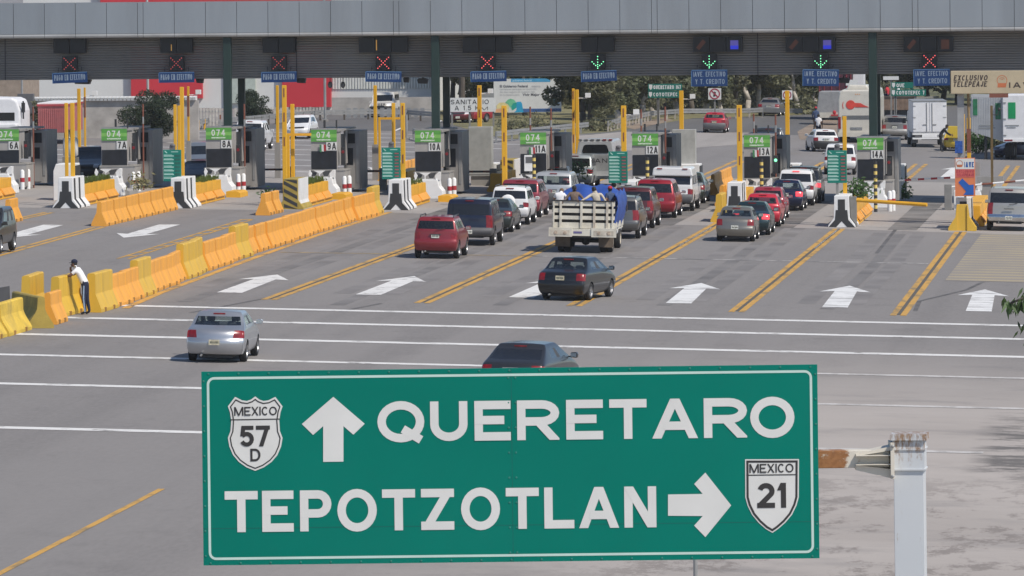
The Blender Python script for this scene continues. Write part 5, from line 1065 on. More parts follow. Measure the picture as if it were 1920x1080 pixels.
q = MB(); q.box(-.45, .35, -.02, -.004, .86, 1.05); q.build('badge_strip', 'chrome', t)
q = MB(); q.box(-W, W, -.08, .02, .42, .72); q.build('bumper', 'coach_cream', t)
for k in range(3): q = MB(); q.box(-.1 + k * .13, -.05 + k * .13, -.02, .05, 3.22, 3.28); q.build('marker_light', 'amber', t)
q = MB(); q.box(-1.3, -1.275, 1, 11.5, 1.9, 2.9); q.build('side_window', 'dark_glass', t); boxtruck_wheels(t, (-1.1, 1.1), (2.6, 9), .5, .3)

p = at(1742, 276); t = thing('box_truck', 'white box truck with closed rear doors', 'truck', (p.x, p.y, gz(p.x)), rad(5))
mat('truck_white', (.72, .72, .73), .5, vary=.04, dirt=.25, dirtc=(.4, .38, .36)); W = 1.12
q = MB(); q.box(-W, W, -.9, 4.6, .98, 3.02); q.build('cargo_box', 'truck_white', t, bevel=.03)
for s in (-1, 1):
    q = MB(); q.box(.02 if s > 0 else -W + .05, W - .05 if s > 0 else -.02, -.935, -.903, 1.05, 2.96); o = q.build('rear_door', 'truck_white', t)
    for z in (1.2, 1.95, 2.7): q = MB(); q.box(s * (W - .22), s * (W - .02), -.955, -.936, z, z + .05) if s > 0 else q.box(-W + .02, -W + .22, -.955, -.936, z, z + .05); q.build('hinge', 'galvanised', o)
    q = MB(); q.tube((s * .18, -.96, 1.06), (s * .18, -.96, 2.94), .022); q.box(s * .3 - .14, s * .3 + .14, -.97, -.945, 1.48, 1.53); q.build('lock_rod', 'galvanised', o)
q = MB(); q.box(-W - .02, W + .02, -.95, 4.6, 3.02, 3.08); q.build('roof_trim', 'galvanised', t)
q = MB(); q.box(-W, W, -.95, -.75, .55, .66); q.box(-W, W, -.95, -.75, .84, .95); q.box(-.5, .5, -.96, -.76, .66, .84); q.build('rear_bumper', 'white_paint', t)
for s in (-1, 1): q = MB(); q.box(s * .78 - .18, s * .78 + .18, -.97, -.95, .69, .81); q.build('tail_light', 'grey_plastic', t)
q = MB(); q.prism([(4.7, .5), (6.6, .5), (6.6, 1.3), (6.0, 1.5), (5.7, 2.3), (4.7, 2.35)], 'x', -1.15, 1.05); q.build('cab', 'truck_white', t, bevel=.08)
q = MB(); q.box(-1.50, -1.25, 5.4, 5.5, 1.45, 1.8); q.box(-1.3, -1.1, 5.42, 5.48, 1.6, 1.65); q.build('side_mirror', 'black_plastic', t)
boxtruck_wheels(t, (-1.0, 1.0), (0, 5.6), .42, .32); q = MB(); q.box(-.5, .5, -.7, 5, .5, .95); q.build('chassis', 'black_plastic', t); q = MB(); q.box(-1.15, -.75, -.5, -.47, .3, .9); q.build('mud_flap', 'grey_plastic', t)

p = at(1875, 300); t = thing('semi_trailer', 'long white semi trailer with green patches standing beyond the telepass sign', 'trailer', (p.x, p.y, gz(p.x)), rad(-3))
mat('trailer_side', (.50, .51, .52), .45, .2, vary=.06, dirt=.2, scale=1.2)
q = MB(); q.box(.2, 2.7, -.2, 13, 1.15, 4.0); q.build('trailer_box', 'truck_white', t, bevel=.04)
q = MB(); L_ = 3.35; q.prism([(-1.78, 1.75), (.195, 1.12), (.195, 4.0), (-1.78, 4.02)], 'y', .3, 1.6); q.build('second_box', 'trailer_side', t)
q = MB()
for k in range(18): x = -1.72 + k * .105; q.box(x, x + .03, .27, .297, 1.78 - (x + 1.78) * .31, 3.9)
q.build('side_ribs', 'trailer_side', t)
for x0, z0, x1, z1 in ((-1.66, 2.75, -1.38, 3.75), (-.28, 2.5, .05, 3.5)): q = MB(); q.box(x0, x1, .255, .268, z0, z1); q.build('green_patch', mat('patch_green', (.02, .16, .07), .5, vary=.3), t)
q = MB(); q.box(.55, 1.0, -.225, -.203, 2.55, 3.55); q.build('green_square', mat('patch_bright', (.0, .28, .09), .5), t)
q = MB()
for k in range(2): q.box(-1.3, -.4 + .1 * k, .255, .268, 2.1 - k * .16, 2.16 - k * .16)
q.build('side_text', mat('text_grey', (.25, .26, .27), .6), t)
q = MB(); q.box(.35, 1.2, -.225, -.203, 2.1, 2.16); q.box(.45, 1.0, -.225, -.203, 1.98, 2.03); q.build('door_text', 'text_grey', t)
q = MB(); q.box(.25, 2.7, -.26, -.2, 1.12, 1.3); q.build('rear_sill', 'white_paint', t); q = MB(); q.box(.3, .8, -.275, -.262, 1.17, 1.26); q.build('red_reflector', 'tail_red', t)
for z in (1.5, 2.5, 3.5): q = MB(); q.box(.22, .42, -.235, -.205, z, z + .06); q.build('hinge', 'galvanised', t)
q = MB(); q.box(-1.0, -.85, .5, .9, 0, 1.5); q.box(-.6, -.5, .7, .9, 0, 1.4); q.build('landing_leg', 'black_plastic', t); boxtruck_wheels(t, (.35, .65, 2.3), (1.6, 2.9), .5, .28)

# red stake truck and light van ahead of the coach
p = at(1545, 236); t = thing('red_stake_truck', 'red high sided truck far ahead with white lower body', 'truck', (p.x, p.y + 16, gz(p.x)), 0); mat('truck_red', (.22, .02, .03), .6, vary=.2, dirt=.3)
q = MB(); q.box(-1.25, 1.25, 0, 7, 1.3, 4.0); q.build('cargo_body', mat('cargo_dark', (.07, .015, .03), .7, vary=.3), t)
q = MB(); q.box(-1.25, 1.25, -.04, -.003, 1.2, 2.0)
for x in (-1.22, -.85, -.3, .3, .85, 1.18): q.box(x - .04, x + .04, -.07, -.041, 1.3, 4.0)
q.build('rear_frame', 'truck_red', t); q = MB(); q.box(-1.3, -.4, -.06, 2, .5, 1.18); q.build('lower_body', 'white_paint', t); boxtruck_wheels(t, (-1.0, 1.0), (1.5, 5), .48, .3)
q = MB(); q.box(1.3, 2.1, 1.0, 4, .9, 4.6); q.build('white_panel', 'truck_white', t)
p = at(1556, 236); t = thing('tarp_pickup', 'grey covered pickup with an open tailgate beside the coach', 'pickup truck', (p.x - .1, p.y + 2, gz(p.x)), 0)
q = MB(); q.prism([(-1.02, .9), (1.02, .9), (.85, 2.5), (-.8, 2.5)], 'y', 0, 3.5); q.build('cover', mat('cover_grey', (.26, .265, .27), .8, vary=.15), t, bevel=.05); q = MB(); q.box(-1.0, 1.0, -.06, 0, .55, .95); q.build('tailgate', mat('tail_cream', (.5, .48, .42), .6), t); q = MB(); q.ball((.35, -.3, .95), .14, .12, .16); q.box(.1, .8, -.5, -.1, .7, .8); q.build('red_bundle', 'cloth_red', t); boxtruck_wheels(t, (-.85, .85), (.8, 3.4), .36, .24)
p = at(1676, 236); t = thing('dump_truck', 'brown dump truck loaded with people beyond the grey wagon', 'truck', (p.x - .1, p.y + 8, gz(p.x)), 0); q = MB(); q.box(-1.3, 1.3, 0, 5, 1.0, 1.95); q.build('tipper_body', mat('tipper', (.20, .135, .095), .8, vary=.35, dirt=.5, dirtc=(.1, .07, .05)), t); q = MB(); q.box(-1.34, 1.34, -.06, 5, 1.95, 2.06); q.build('rim', 'bark_dark', t); q = MB(); q.box(-1, 1, .2, 5, .5, 1.0); q.build('chassis', 'black_plastic', t); boxtruck_wheels(t, (-1.0, 1.0), (1.0, 4.2), .48, .3); DUMP = p
# yellow beetle
p = at(1795, 285); bt = car('small_car', 'yellow rounded small car with its rear hood open', 'car', dict(HAT, L=4.0, W=1.54, H=1.5, wb=2.4, ro=.8, r=.32, rwb=.35, rr=1.0, rf=2.1, cowl=2.75, zd=.86, zw=.92, wr=.58, plan=.4, hood=.8), 1791, 283, 4, (.62, .44, .04), 0, .35, 'tinted_glass', handle=False, third=False)
q = MB(); q.prism([(-.62, .85), (.62, .85), (.5, 1.62), (-.5, 1.62)], 'y', -.9, -.82); q.build('open_hood', bt.children[0].data.materials[0], bt, bevel=.03)
# semi tractor and red trailer at the left
p = at(40, 272); t = thing('semi_tractor', 'white long distance truck tractor behind booth 6A', 'truck', (p.x - 1.3, p.y, gz(p.x)), 0)
q = MB(); q.prism([(-1.25, .8), (1.25, .8), (1.25, 2.1), (1.05, 2.75), (.7, 2.9), (-1.1, 2.95), (-1.25, 2.1)], 'y', 0, 3.2); q.build('cab', 'truck_white', t, bevel=.15, seg=3); q = MB(); q.box(-1.1, .9, -.02, -.003, 1.5, 2.0); q.build('windshield', 'tinted_glass', t); q = MB(); q.box(-1.2, 1.2, -.9, 0, .6, 1.35); q.build('hood', 'truck_white', t, bevel=.1); q = MB(); q.tube((1.4, .2, 1.6), (1.4, .2, 2.7), .05); q.box(1.3, 1.5, .1, .3, 2.0, 2.6); q.build('side_mirror', 'black_plastic', t); boxtruck_wheels(t, (-1.0, 1.0), (0, 3.6), .5, .3)
p = at(90, 272); t = thing('red_trailer', 'faded red ribbed cargo trailer behind the white tractor', 'trailer', (p.x - .1, p.y + 2, gz(p.x)), rad(3)); mat('faded_red', (.42, .13, .13), .7, vary=.15, dirt=.3, dirtc=(.5, .25, .24))
q = MB(); q.box(-.9, .85, 0, 8, .7, 2.35); q.build('cargo_box', 'faded_red', t)
q = MB()
for k in range(13): x = -.85 + k * .13; q.box(x, x + .05, -.05, -.003, .75, 2.2)
q.build('ribs', 'faded_red', t); q = MB(); q.box(-.95, .9, -.08, 8, 2.353, 2.47); q.build('top_rail', mat('rail_red', (.40, .05, .06), .6), t); q = MB(); q.box(-.95, .9, .2, 8, 2.475, 2.55); q.build('roof_sheet', 'white_paint', t); boxtruck_wheels(t, (.8, -.8), (.9, 2.1), .45, .28)
# ---------------------------------------------------------------- people
BASE = dict(pelvis=(0, 0, .95), belly=(0, 0, 1.10), chest=(0, .0, 1.30), neck=(0, .0, 1.46), jaw=(0, .02, 1.55), crown=(0, .015, 1.655),
            shR=(.17, 0, 1.40), elR=(.24, -.02, 1.13), wrR=(.25, .08, .90), paR=(.25, .11, .82), shL=(-.17, 0, 1.40), elL=(-.24, -.02, 1.13), wrL=(-.25, .08, .90), paL=(-.25, .11, .82),
            hiR=(.09, 0, .90), knR=(.10, .03, .50), anR=(.10, 0, .09), toR=(.12, .16, .035), hiL=(-.09, 0, .90), knL=(-.10, .03, .50), anL=(-.10, 0, .09), toL=(-.12, .16, .035))
RADI = dict(pelvis=.155, belly=.145, chest=.165, neck=.062, jaw=.078, crown=.088, shR=.078, elR=.052, wrR=.034, paR=.040, hiR=.10, knR=.068, anR=.046, toR=.038)
BONES = [('pelvis', 'belly', 1), ('belly', 'chest', 1), ('chest', 'neck', 1), ('neck', 'jaw', 0), ('jaw', 'crown', 0)] + [b for s in 'RL' for b in (('chest', 'sh' + s, 1), ('sh' + s, 'el' + s, 1), ('el' + s, 'wr' + s, 0), ('wr' + s, 'pa' + s, 0), ('pelvis', 'hi' + s, 2), ('hi' + s, 'kn' + s, 2), ('kn' + s, 'an' + s, 2), ('an' + s, 'to' + s, 3))]
def person(label, loc, rotz, pose=None, shirt='cloth_white', trousers='cloth_navy', skin='skin', hair='hair', cap=None, sleeves=False, scale=1.0, stripe=None, group=None, girth=1.0, brim=True):
    t = thing('person', label, 'person', loc, rotz, group); t.scale = (scale,) * 3
    J = {k: Vector(v) for k, v in BASE.items()}; J.update({k: Vector(v) for k, v in (pose or {}).items() if k != 'face'})
    names = list(J); bm = bmesh.new(); lay = bm.verts.layers.skin.verify(); V = {}
    for n in names:
        V[n] = bm.verts.new(J[n]); r = RADI.get(n, RADI.get(n[:-1] + 'R')); g_ = girth if n in ('belly', 'chest', 'pelvis') else 1
        V[n][lay].radius = (r * g_, r * g_ * .82) if n in ('pelvis', 'belly', 'chest') else (r, r)
        V[n][lay].use_root = n == 'pelvis'
    for a, b, _ in BONES: bm.edges.new((V[a], V[b]))
    me = evaluated(bm, [('skin',), ('sub', 1)])
    def near(p):
        best = None
        for a, b, k in BONES:
            u = J[b] - J[a]; tt = max(0, min(1, (p - J[a]).dot(u) / u.length_squared)); r = RADI.get(a, RADI.get(a[:-1] + 'R')); d = (p - J[a] - u * tt).length - r * .6
            if best is None or d < best[0]: best = (d, k, a, tt)
        if best[2][:2] == 'el' and sleeves: return 1
        if best[2][:2] == 'sh' and not sleeves and best[3] > .62: return 0
        return best[1]
    mb = MB(); mb.v = [tuple(v.co) for v in me.vertices]
    for p in me.polygons: mb.f.append(list(p.vertices)); mb.mi.append(near(p.center))
    bpy.data.meshes.remove(me)
    # hands: palm already grown; five fingers each
    for s, sg in (('R', 1), ('L', -1)):
        d = (J['pa' + s] - J['wr' + s]).normalized(); e = J['pa' + s] + d * .03; w_ = d.cross(Vector((0, 1, 0)) if abs(d.y) < .8 else Vector((1, 0, 0))).normalized(); c_ = d.cross(w_)
        for k in range(4):
            b0 = e + w_ * (k - 1.5) * .020; L = (.072, .082, .078, .060)[k]; m1 = b0 + d * L * .55 + c_ * .012; mb.tube(b0, m1, .0095, 6, .0088, i=0); mb.tube(m1, m1 + d * L * .35 + c_ * .028, .0088, 6, .007, i=0)
        b0 = J['pa' + s] - w_ * .034; mb.tube(b0, b0 + (d * .5 - w_ * .6).normalized() * .06, .012, 6, .009, i=0)
    # face: nose, eyes, mouth, ears
    hd = (J['crown'] - J['jaw']).normalized(); f = Vector((pose or {}).get('face', (0, 1, 0))).normalized(); rt = f.cross(hd).normalized(); c = J['jaw'].lerp(J['crown'], .5)
    mb.i = 0; nz = c + f * .088 - hd * .01; mb.ball(nz, .014, .018, .022, 8)
    for s in (-1, 1): mb.ball(c + rt * s * .088 - hd * .01, .014, .022, .032, 8)
    o = mb.build('body', [skin, shirt, trousers, 'rubber'], t, smooth=True)
    q = MB()
    for s in (-1, 1): q.ball(c + f * .078 + rt * s * .032 + hd * .018, .009, .009, .007, 6)
    q.build('eyes', 'hair', t); q = MB(); q.ball(c + f * .08 - hd * .055, .024, .010, .006, 6); q.build('mouth', 'skin_brown', t)
    q = MB(); hc = J['crown'] - f * .012 + hd * .0; vs = len(q.v); q.ball(hc, .094, .098, .082, 14); q.ball(c - f * .035 + hd * .02, .090, .075, .09, 12)
    if cap:
        q.build('hair', hair, t, smooth=True); q = MB(); q.ball(hc + hd * .018, .099, .104, .085, 14)
        if brim:
            b0 = hc + f * .09 + hd * .005; pts = [b0 + rt * .075, b0 + f * .07 + rt * .06, b0 + f * .09, b0 + f * .07 - rt * .06, b0 - rt * .075]
            q.add([tuple(p) for p in pts] + [tuple(p - hd * .012) for p in pts], [(0, 1, 2, 3, 4), (9, 8, 7, 6, 5)] + [(k, 5 + k, 5 + (k + 1) % 5, (k + 1) % 5) for k in range(5)])
        q.build('cap', cap, t, smooth=True)
    else: q.build('hair', hair, t, smooth=True)
    if stripe:
        a, b, c2 = J['hi' + stripe[1]], J['kn' + stripe[1]], J['an' + stripe[1]]; sx = 1 if stripe[1] == 'R' else -1; q = MB(); n_ = Vector(stripe[2])
        for p0, p1, r0, r1 in ((a, b, .092, .066), (b, c2, .066, .050)): 
            u = (p1 - p0).normalized(); sd = u.cross(n_).normalized() * .020
            q.poly([p0 + n_ * r0 - sd, p0 + n_ * r0 + sd, p1 + n_ * r1 + sd, p1 + n_ * r1 - sd])
        o = q.build('trouser_stripe', stripe[0], t); md = o.modifiers.new('thick', 'SOLIDIFY'); md.thickness = .02; md.offset = 0
    return t
p = at(163, 590)
# the guard leans forward onto the barrier to his left (world -X), one hand at his mouth; local +Y is his facing direction
person('guard in white shirt and navy cap leaning on the yellow barrier, hand at his mouth', (p.x, p.y, gz(p.x)), rad(84),
       dict(pelvis=(0, .06, .98), belly=(0, .12, 1.12), chest=(0, .24, 1.30), neck=(0, .34, 1.46), jaw=(0, .42, 1.54), crown=(0, .41, 1.65), face=(0, 1, -.1),
            shR=(.17, .29, 1.41), elR=(.20, .52, 1.24), wrR=(.10, .56, 1.44), paR=(.06, .53, 1.50), shL=(-.17, .29, 1.41), elL=(-.22, .50, 1.22), wrL=(-.05, .66, 1.20), paL=(.02, .70, 1.20),
            hiR=(.09, .04, .92), knR=(.10, .02, .50), anR=(.10, -.06, .09), toR=(.12, .09, .035), hiL=(-.09, .04, .92), knL=(-.10, .06, .50), anL=(-.10, .02, .09), toL=(-.12, .17, .035)),
       'cloth_white', 'cloth_navy', 'skin_brown', cap='cloth_navy', stripe=('stripe_blue', 'L', (-1, 0, 0)), scale=1.03)
bz = gz(ST.x) + .99
def truckman(lb, dx, dy, rz, pose, **k): return person(lb, (ST.x + dx, ST.y - 1.35 + dy, bz), rz, pose, group='people standing on the stake truck', **k)
truckman('man in white t-shirt on the truck bed with bowed head', -.92, .38, rad(-8), dict(chest=(0, .08, 1.30), neck=(0, .14, 1.44), jaw=(0, .22, 1.48), crown=(0, .30, 1.56), face=(0, .8, -.6), elR=(.30, .12, 1.18), wrR=(.16, .30, 1.24), paR=(.10, .34, 1.28), elL=(-.30, .12, 1.18), wrL=(-.18, .30, 1.28), paL=(-.12, .36, 1.32)), shirt='cloth_white', trousers='cloth_black', hair='hair_brown', scale=.98, girth=1.1)
truckman('man in brown shirt on the truck bed holding the top rail', -.34, .36, rad(5), dict(elR=(.34, -.06, 1.22), wrR=(.40, -.18, 1.05), paR=(.38, -.24, 1.02), elL=(-.34, -.05, 1.20), wrL=(-.44, -.20, 1.10), paL=(-.44, -.27, 1.08)), shirt='cloth_brown', trousers='cloth_black', sleeves=True, scale=1.0, skin='skin_brown')
truckman('man in beige shirt on the truck bed reaching along the rail', .58, .38, rad(10), dict(chest=(-.05, .06, 1.30), neck=(-.08, .10, 1.45), jaw=(-.10, .13, 1.53), crown=(-.12, .14, 1.63), shL=(-.22, .06, 1.38), elL=(-.46, -.10, 1.24), wrL=(-.68, -.22, 1.14), paL=(-.76, -.26, 1.13), elR=(.28, -.10, 1.20), wrR=(.34, -.20, 1.08), paR=(.36, -.26, 1.06)), shirt='cloth_beige', trousers='cloth_blue', sleeves=True, scale=.98, skin='skin_brown', girth=1.08)
truckman('person with red cap behind the tarpaulin on the truck', 1.05, 1.0, rad(40), None, shirt='cloth_blue', trousers='cloth_black', cap='cloth_red', scale=.96)
WALK = dict(knR=(.10, .16, .52), anR=(.10, .20, .11), toR=(.11, .36, .05), knL=(-.10, .0, .50), anL=(-.10, -.20, .13), toL=(-.11, -.06, .04), wrR=(.26, -.02, .88), paR=(.26, -.02, .80), wrL=(-.25, .2, .92), paL=(-.25, .25, .85))
p = at(1535, 262); person('man in white t-shirt and dark jeans walking towards the coach', (p.x, p.y, gz(p.x)), rad(-10), WALK, 'cloth_white', 'cloth_navy', 'skin_brown', scale=1.0, girth=1.15)
p = at(1530, 248); person('man in dark jacket and red cap walking ahead of the white shirted man', (p.x, p.y, gz(p.x)), rad(-12), WALK, 'cloth_blue', 'cloth_black', 'skin_brown', cap='cloth_red', sleeves=True, scale=1.04)
p = at(1764, 285); person('man in black clothes bending over the yellow small car', (p.x, p.y, gz(p.x)), rad(-82), dict(chest=(0, .16, 1.28), neck=(0, .28, 1.42), jaw=(0, .36, 1.48), crown=(0, .40, 1.58), face=(0, .85, -.5), shR=(.17, .22, 1.37), elR=(.22, .38, 1.16), wrR=(.16, .58, 1.06), paR=(.14, .66, 1.04), shL=(-.17, .22, 1.37), elL=(-.22, .38, 1.14), wrL=(-.16, .58, 1.0), paL=(-.14, .66, .98)), 'cloth_black', 'cloth_black', 'skin_brown', sleeves=True, scale=1.06)
for dx, sh, lb, rz in ((-.7, 'cloth_red', 'person in red and white sitting on the rim of the dump truck', 60), (.15, 'cloth_white', 'person in pale clothes sitting on the rim of the dump truck', 80)):
    person(lb, (DUMP.x - .1 + dx, DUMP.y + 8.35, gz(DUMP.x) + 1.60), rad(rz), dict(pelvis=(0, 0, .55), belly=(0, .02, .70), chest=(0, .05, .90), neck=(0, .06, 1.06), jaw=(0, .08, 1.15), crown=(0, .08, 1.25), shR=(.17, .05, 1.0), elR=(.24, .12, .76), wrR=(.18, .30, .62), paR=(.17, .36, .58), shL=(-.17, .05, 1.0), elL=(-.24, .1, .76), wrL=(-.18, .30, .66), paL=(-.17, .36, .62), hiR=(.1, .05, .53), knR=(.12, .42, .56), anR=(.12, .46, .14), toR=(.12, .60, .09), hiL=(-.1, .05, .53), knL=(-.12, .42, .56), anL=(-.12, .46, .14), toL=(-.12, .60, .09)), sh, 'cloth_beige' if sh == 'cloth_white' else 'cloth_navy', 'skin_brown', group='people sitting on the dump truck')

# ---------------------------------------------------------------- the big green direction sign
D = 50.0; S_ = D / F
def onD(px, py, d): return EYE + (FWD * F + RIGHT * (px - 960) + UP * (Y_HORIZON - py)) * (d / F)
TH = .0118
c = onD(957, 872, D); sg = thing('direction_sign', 'large green road sign reading QUERETARO and TEPOTZOTLAN in front', 'road sign', c, AZ); sg.rotation_euler.y = -(TH - ROLL)
def L(px, py): dx, dz = (px - 957) * S_, -(py - 872) * S_; return (dx * math.cos(TH) + dz * math.sin(TH), -dx * math.sin(TH) + dz * math.cos(TH))
hw, hh = 577.5 * S_, 181.5 * S_
q = MB(); q.box(-hw, hw, 0, .04, -hh, hh); q.build('panel', 'sign_green', sg)
def rr_ring(mb, w_, h_, r, t, y, n=6):
    def loop(w_, h_, r): return [(sx * (w_ - r) + r * math.cos(a), sz * (h_ - r) + r * math.sin(a)) for sx, sz, a0 in ((1, 1, 0), (-1, 1, 90), (-1, -1, 180), (1, -1, 270)) for a in [rad(a0 + 90 * k / n) for k in range(n + 1)]]
    A, B = loop(w_, h_, r), loop(w_ - t, h_ - t, max(.005, r - t)); m_ = len(A)
    for k in range(m_): j = (k + 1) % m_; mb.poly([(A[j][0], y, A[j][1]), (A[k][0], y, A[k][1]), (B[k][0], y, B[k][1]), (B[j][0], y, B[j][1])])
q = MB(); rr_ring(q, hw - 10 * S_, hh - 10 * S_, 14 * S_, 4.6 * S_, -.002); q.build('border', 'sign_border', sg)
def flat(mb, pts, y, i=None): mb.poly([(x, y, z) for x, z in pts], i)
ext1 = [('Q', 708, 796, 837), ('U', 807, 877, 0), ('E', 890, 958, 0), ('R', 970, 1049, 0), ('E', 1062, 1131, 0), ('T', 1143, 1213, 0), ('A', 1223, 1309, 0), ('R', 1320, 1401, 0), ('O', 1407, 1490, 0)]
ext2 = [('T', 422, 484), ('E', 492, 551), ('P', 563, 622), ('O', 633, 707), ('T', 717, 779), ('Z', 790, 852), ('O', 865, 938), ('T', 949, 1011), ('L', 1021, 1077), ('A', 1086, 1161), ('N', 1171, 1231)]
def word(name, ext, yb0, h):
    q = MB()
    for e in ext:
        a = L(e[1], yb0 - (e[1] - 957) * .0118); b = L(e[2], yb0 - (e[2] - 957) * .0118); ov = 1.5 if e[0] in 'OQ' else 0
        glyph(q, e[0], a[0], b[0] - a[0], (h + 2 * ov) * S_, 15.8 * S_, -.003, a[1] - ov * S_, 0)
    q.build(name, 'sign_white', sg)
word('upper_lettering', ext1, 825.5, 74.5); word('lower_lettering', ext2, 991.8, 77)
q = MB(); flat(q, [L(*p) for p in ((625, 744), (566, 795), (587, 815.5), (606, 799), (606, 866), (644, 865.5), (644, 799), (662.5, 815), (684, 794.5))], -.004); q.build('up_arrow', 'sign_white', sg)
q = MB(); flat(q, [L(*p) for p in ((1371, 947.5), (1322.5, 886), (1301.5, 907.5), (1317.5, 926), (1252.5, 927), (1252.5, 967), (1317.5, 967.5), (1301.5, 985.5), (1322.5, 1007))], -.004); q.build('right_arrow', 'sign_white', sg)
def shield(name, pts, cx, cy, txt, line, words):
    o = MB(); flat(o, [L(*p) for p in pts], -.004); o = o.build(name, 'sign_white', sg)
    def ins(d):
        n = len(pts); out = []
        for k in range(n):
            a, b, c_ = Vector(pts[k - 1]), Vector(pts[k]), Vector(pts[(k + 1) % n]); e1, e2 = (b - a).normalized(), (c_ - b).normalized(); n1, n2 = Vector((e1.y, -e1.x)), Vector((e2.y, -e2.x)); m_ = (n1 + n2); m_ = m_ / max(.35, m_.length_squared / 2); v = Vector((cx, cy)) - b
            if n1.dot(Vector((cx, cy)) - (a + b) / 2) < 0 and n2.dot(Vector((cx, cy)) - (b + c_) / 2) < 0: m_ = -m_
            out.append(tuple(b + m_ * d))
        return out
    q = MB(); o1, o2 = (3.4, 5.6) if txt is None else txt; A, B = [L(*p) for p in ins(o1)], [L(*p) for p in ins(o2)]; n = len(A)
    for k in range(n): j = (k + 1) % n; flat(q, [A[k], A[j], B[j], B[k]], -.006)
    (xa, ya), (xb, yb_) = line; flat(q, [L(xa, ya - 1), L(xb, yb_ - 1), L(xb, yb_ + 1), L(xa, ya + 1)], -.0062); q.build('outline', 'sign_black', o)
    for nm, s, x0, x1, yb0, h, bd in words: q = MB(); a, b = L(x0, yb0), L(x1, yb0); letters(q, s, a[0], b[0], a[1], h * S_, bd, -.0064, gap=.10); q.build(nm, 'sign_black', o)
zx = lambda x: 360 + x / 2.572
zy = lambda y: 660 + y / 2.572
half = [(305, 214), (325, 229), (345, 236), (368, 233), (402, 216), (437, 262), (427, 290), (421, 330), (424, 380), (437, 414), (430, 455), (412, 497), (384, 530), (347, 556), (305, 573)]
pts = [(zx(x), zy(y)) for x, y in half] + [(zx(610 - x), zy(y)) for x, y in reversed(half[1:-1])]
shield('federal_shield', pts, zx(305), zy(390), None, ((zx(184), zy(327)), (zx(426), zy(323))), [('shield_word', 'MEXICO', zx(204), zx(410), zy(307), 42 / 2.572, .155), ('shield_number', '57', zx(231), zx(377), zy(456), 100 / 2.572, .195), ('shield_letter', 'D', zx(282), zx(331), zy(527), 61 / 2.572, .17)])
zx2 = lambda x: 960 + x / 2.572
half = [(1254, 517), (1384, 516), (1383, 700), (1372, 740), (1350, 785), (1318, 823), (1285, 852), (1256, 872)]
pts = [(zx2(x), zy(y)) for x, y in half] + [(zx2(2508 - x), zy(y + 1)) for x, y in reversed(half[1:-1])]
shield('state_shield', pts, zx2(1254), zy(690), (2.4, 6.4), ((zx2(1130), zy(594)), (zx2(1377), zy(591))), [('shield_word', 'MEXICO', zx2(1145), zx2(1358), zy(583), 43 / 2.572, .155), ('shield_number', '21', zx2(1183), zx2(1328), zy(752), 120 / 2.572, .205)])
q = MB(); seam = mat('seam_green', (.002, .10, .08), .6)
a, b = L(380, 991), L(1533, 979); q.box(-hw, hw, -.0012, .0, a[1] - .004, a[1]); q.box(.013, .017, -.0012, 0, -hh, hh); q.build('panel_seam', 'seam_green', sg)
q = MB()
for k in range(21):
    for z in (-hh + 4 * S_, hh - 4 * S_): q.lathe([(.001, -.006), (.008, -.004), (.009, 0)], 8, 'y', (-hw + .06 + (2 * hw - .12) * k / 20, 0, z))
for k in range(8):
    for x in (-hw + 4 * S_, hw - 4 * S_, .05, -.01): q.lathe([(.001, -.006), (.008, -.004), (.009, 0)], 8, 'y', (x, 0, -hh + .08 + (2 * hh - .16) * k / 7))
o = q.build('rivets', mat('rivet', (.03, .20, .16), .5), sg); o['kind'] = 'stuff'
# support: rusty arm, bracket, box column
m, nt, b = nodes_of('rusty_white', .6); src = N(nt, 'TexCoord').outputs['Object']; sp = N(nt, 'SeparateXYZ'); nt.links.new(src, sp.inputs[0])
f = mth(nt, 'ADD', rng(nt, sp.outputs[0], 2.93, 2.80, -.12, .24), tex(nt, src, 9, 1, 1, 10, .75)); c1 = mixc(nt, tex(nt, src, 30), (.16, .065, .025), (.42, .20, .08)); nt.links.new(mixc(nt, rng(nt, mth(nt, 'ADD', f, rng(nt, tex(nt, src, 6, 1, 1, 10, .8), .3, .7, -.24, .18)), .50, .62), (.62, .58, .50), c1), b.inputs['Base Color'])
m, nt, b = nodes_of('column_white', .45); src = N(nt, 'TexCoord').outputs['Object']; sp = N(nt, 'SeparateXYZ'); nt.links.new(src, sp.inputs[0])
f = rng(nt, mth(nt, 'ADD', tex(nt, src, 7, 3, 1, 10, .75), rng(nt, sp.outputs[2], -.10, .22, -.16, .05)), .44, .60); nt.links.new(mixc(nt, f, mixc(nt, tex(nt, src, 1.5), (.52, .55, .58), (.62, .64, .65)), mixc(nt, tex(nt, src, 25), (.17, .08, .04), (.40, .27, .16))), b.inputs['Base Color'])
def bx(name, px0, px1, py0, py1, y0, y1, mt): a, b = L(px0, py1), L(px1, py0); q = MB(); q.box(a[0], b[0], y0, y1, a[1], b[1]); return q.build(name, mt, sg, bevel=.006)
bx('arm', 1480, 1668, 845, 880, .06, .22, 'rusty_white')
zb = gz(onD(1708, 900, D).x) - c.z
a, b = L(1680, 900), L(1735.5, 820); CXM, CYM, CA = (a[0] + b[0]) / 2, .145, rad(-8)
def rbox(q, hx, hy, z0, z1): q.prism([(CXM + u * math.cos(CA) - v * math.sin(CA), CYM + u * math.sin(CA) + v * math.cos(CA)) for u, v in ((-hx, -hy), (hx, -hy), (hx, hy), (-hx, hy))], 'z', z0, z1)
HX = (b[0] - a[0]) / 2; q = MB(); rbox(q, HX, .125, zb, b[1]); q.build('column', 'column_white', sg, bevel=.004)
x0, x1 = L(1680, 830)[0], L(1735.5, 830)[0]
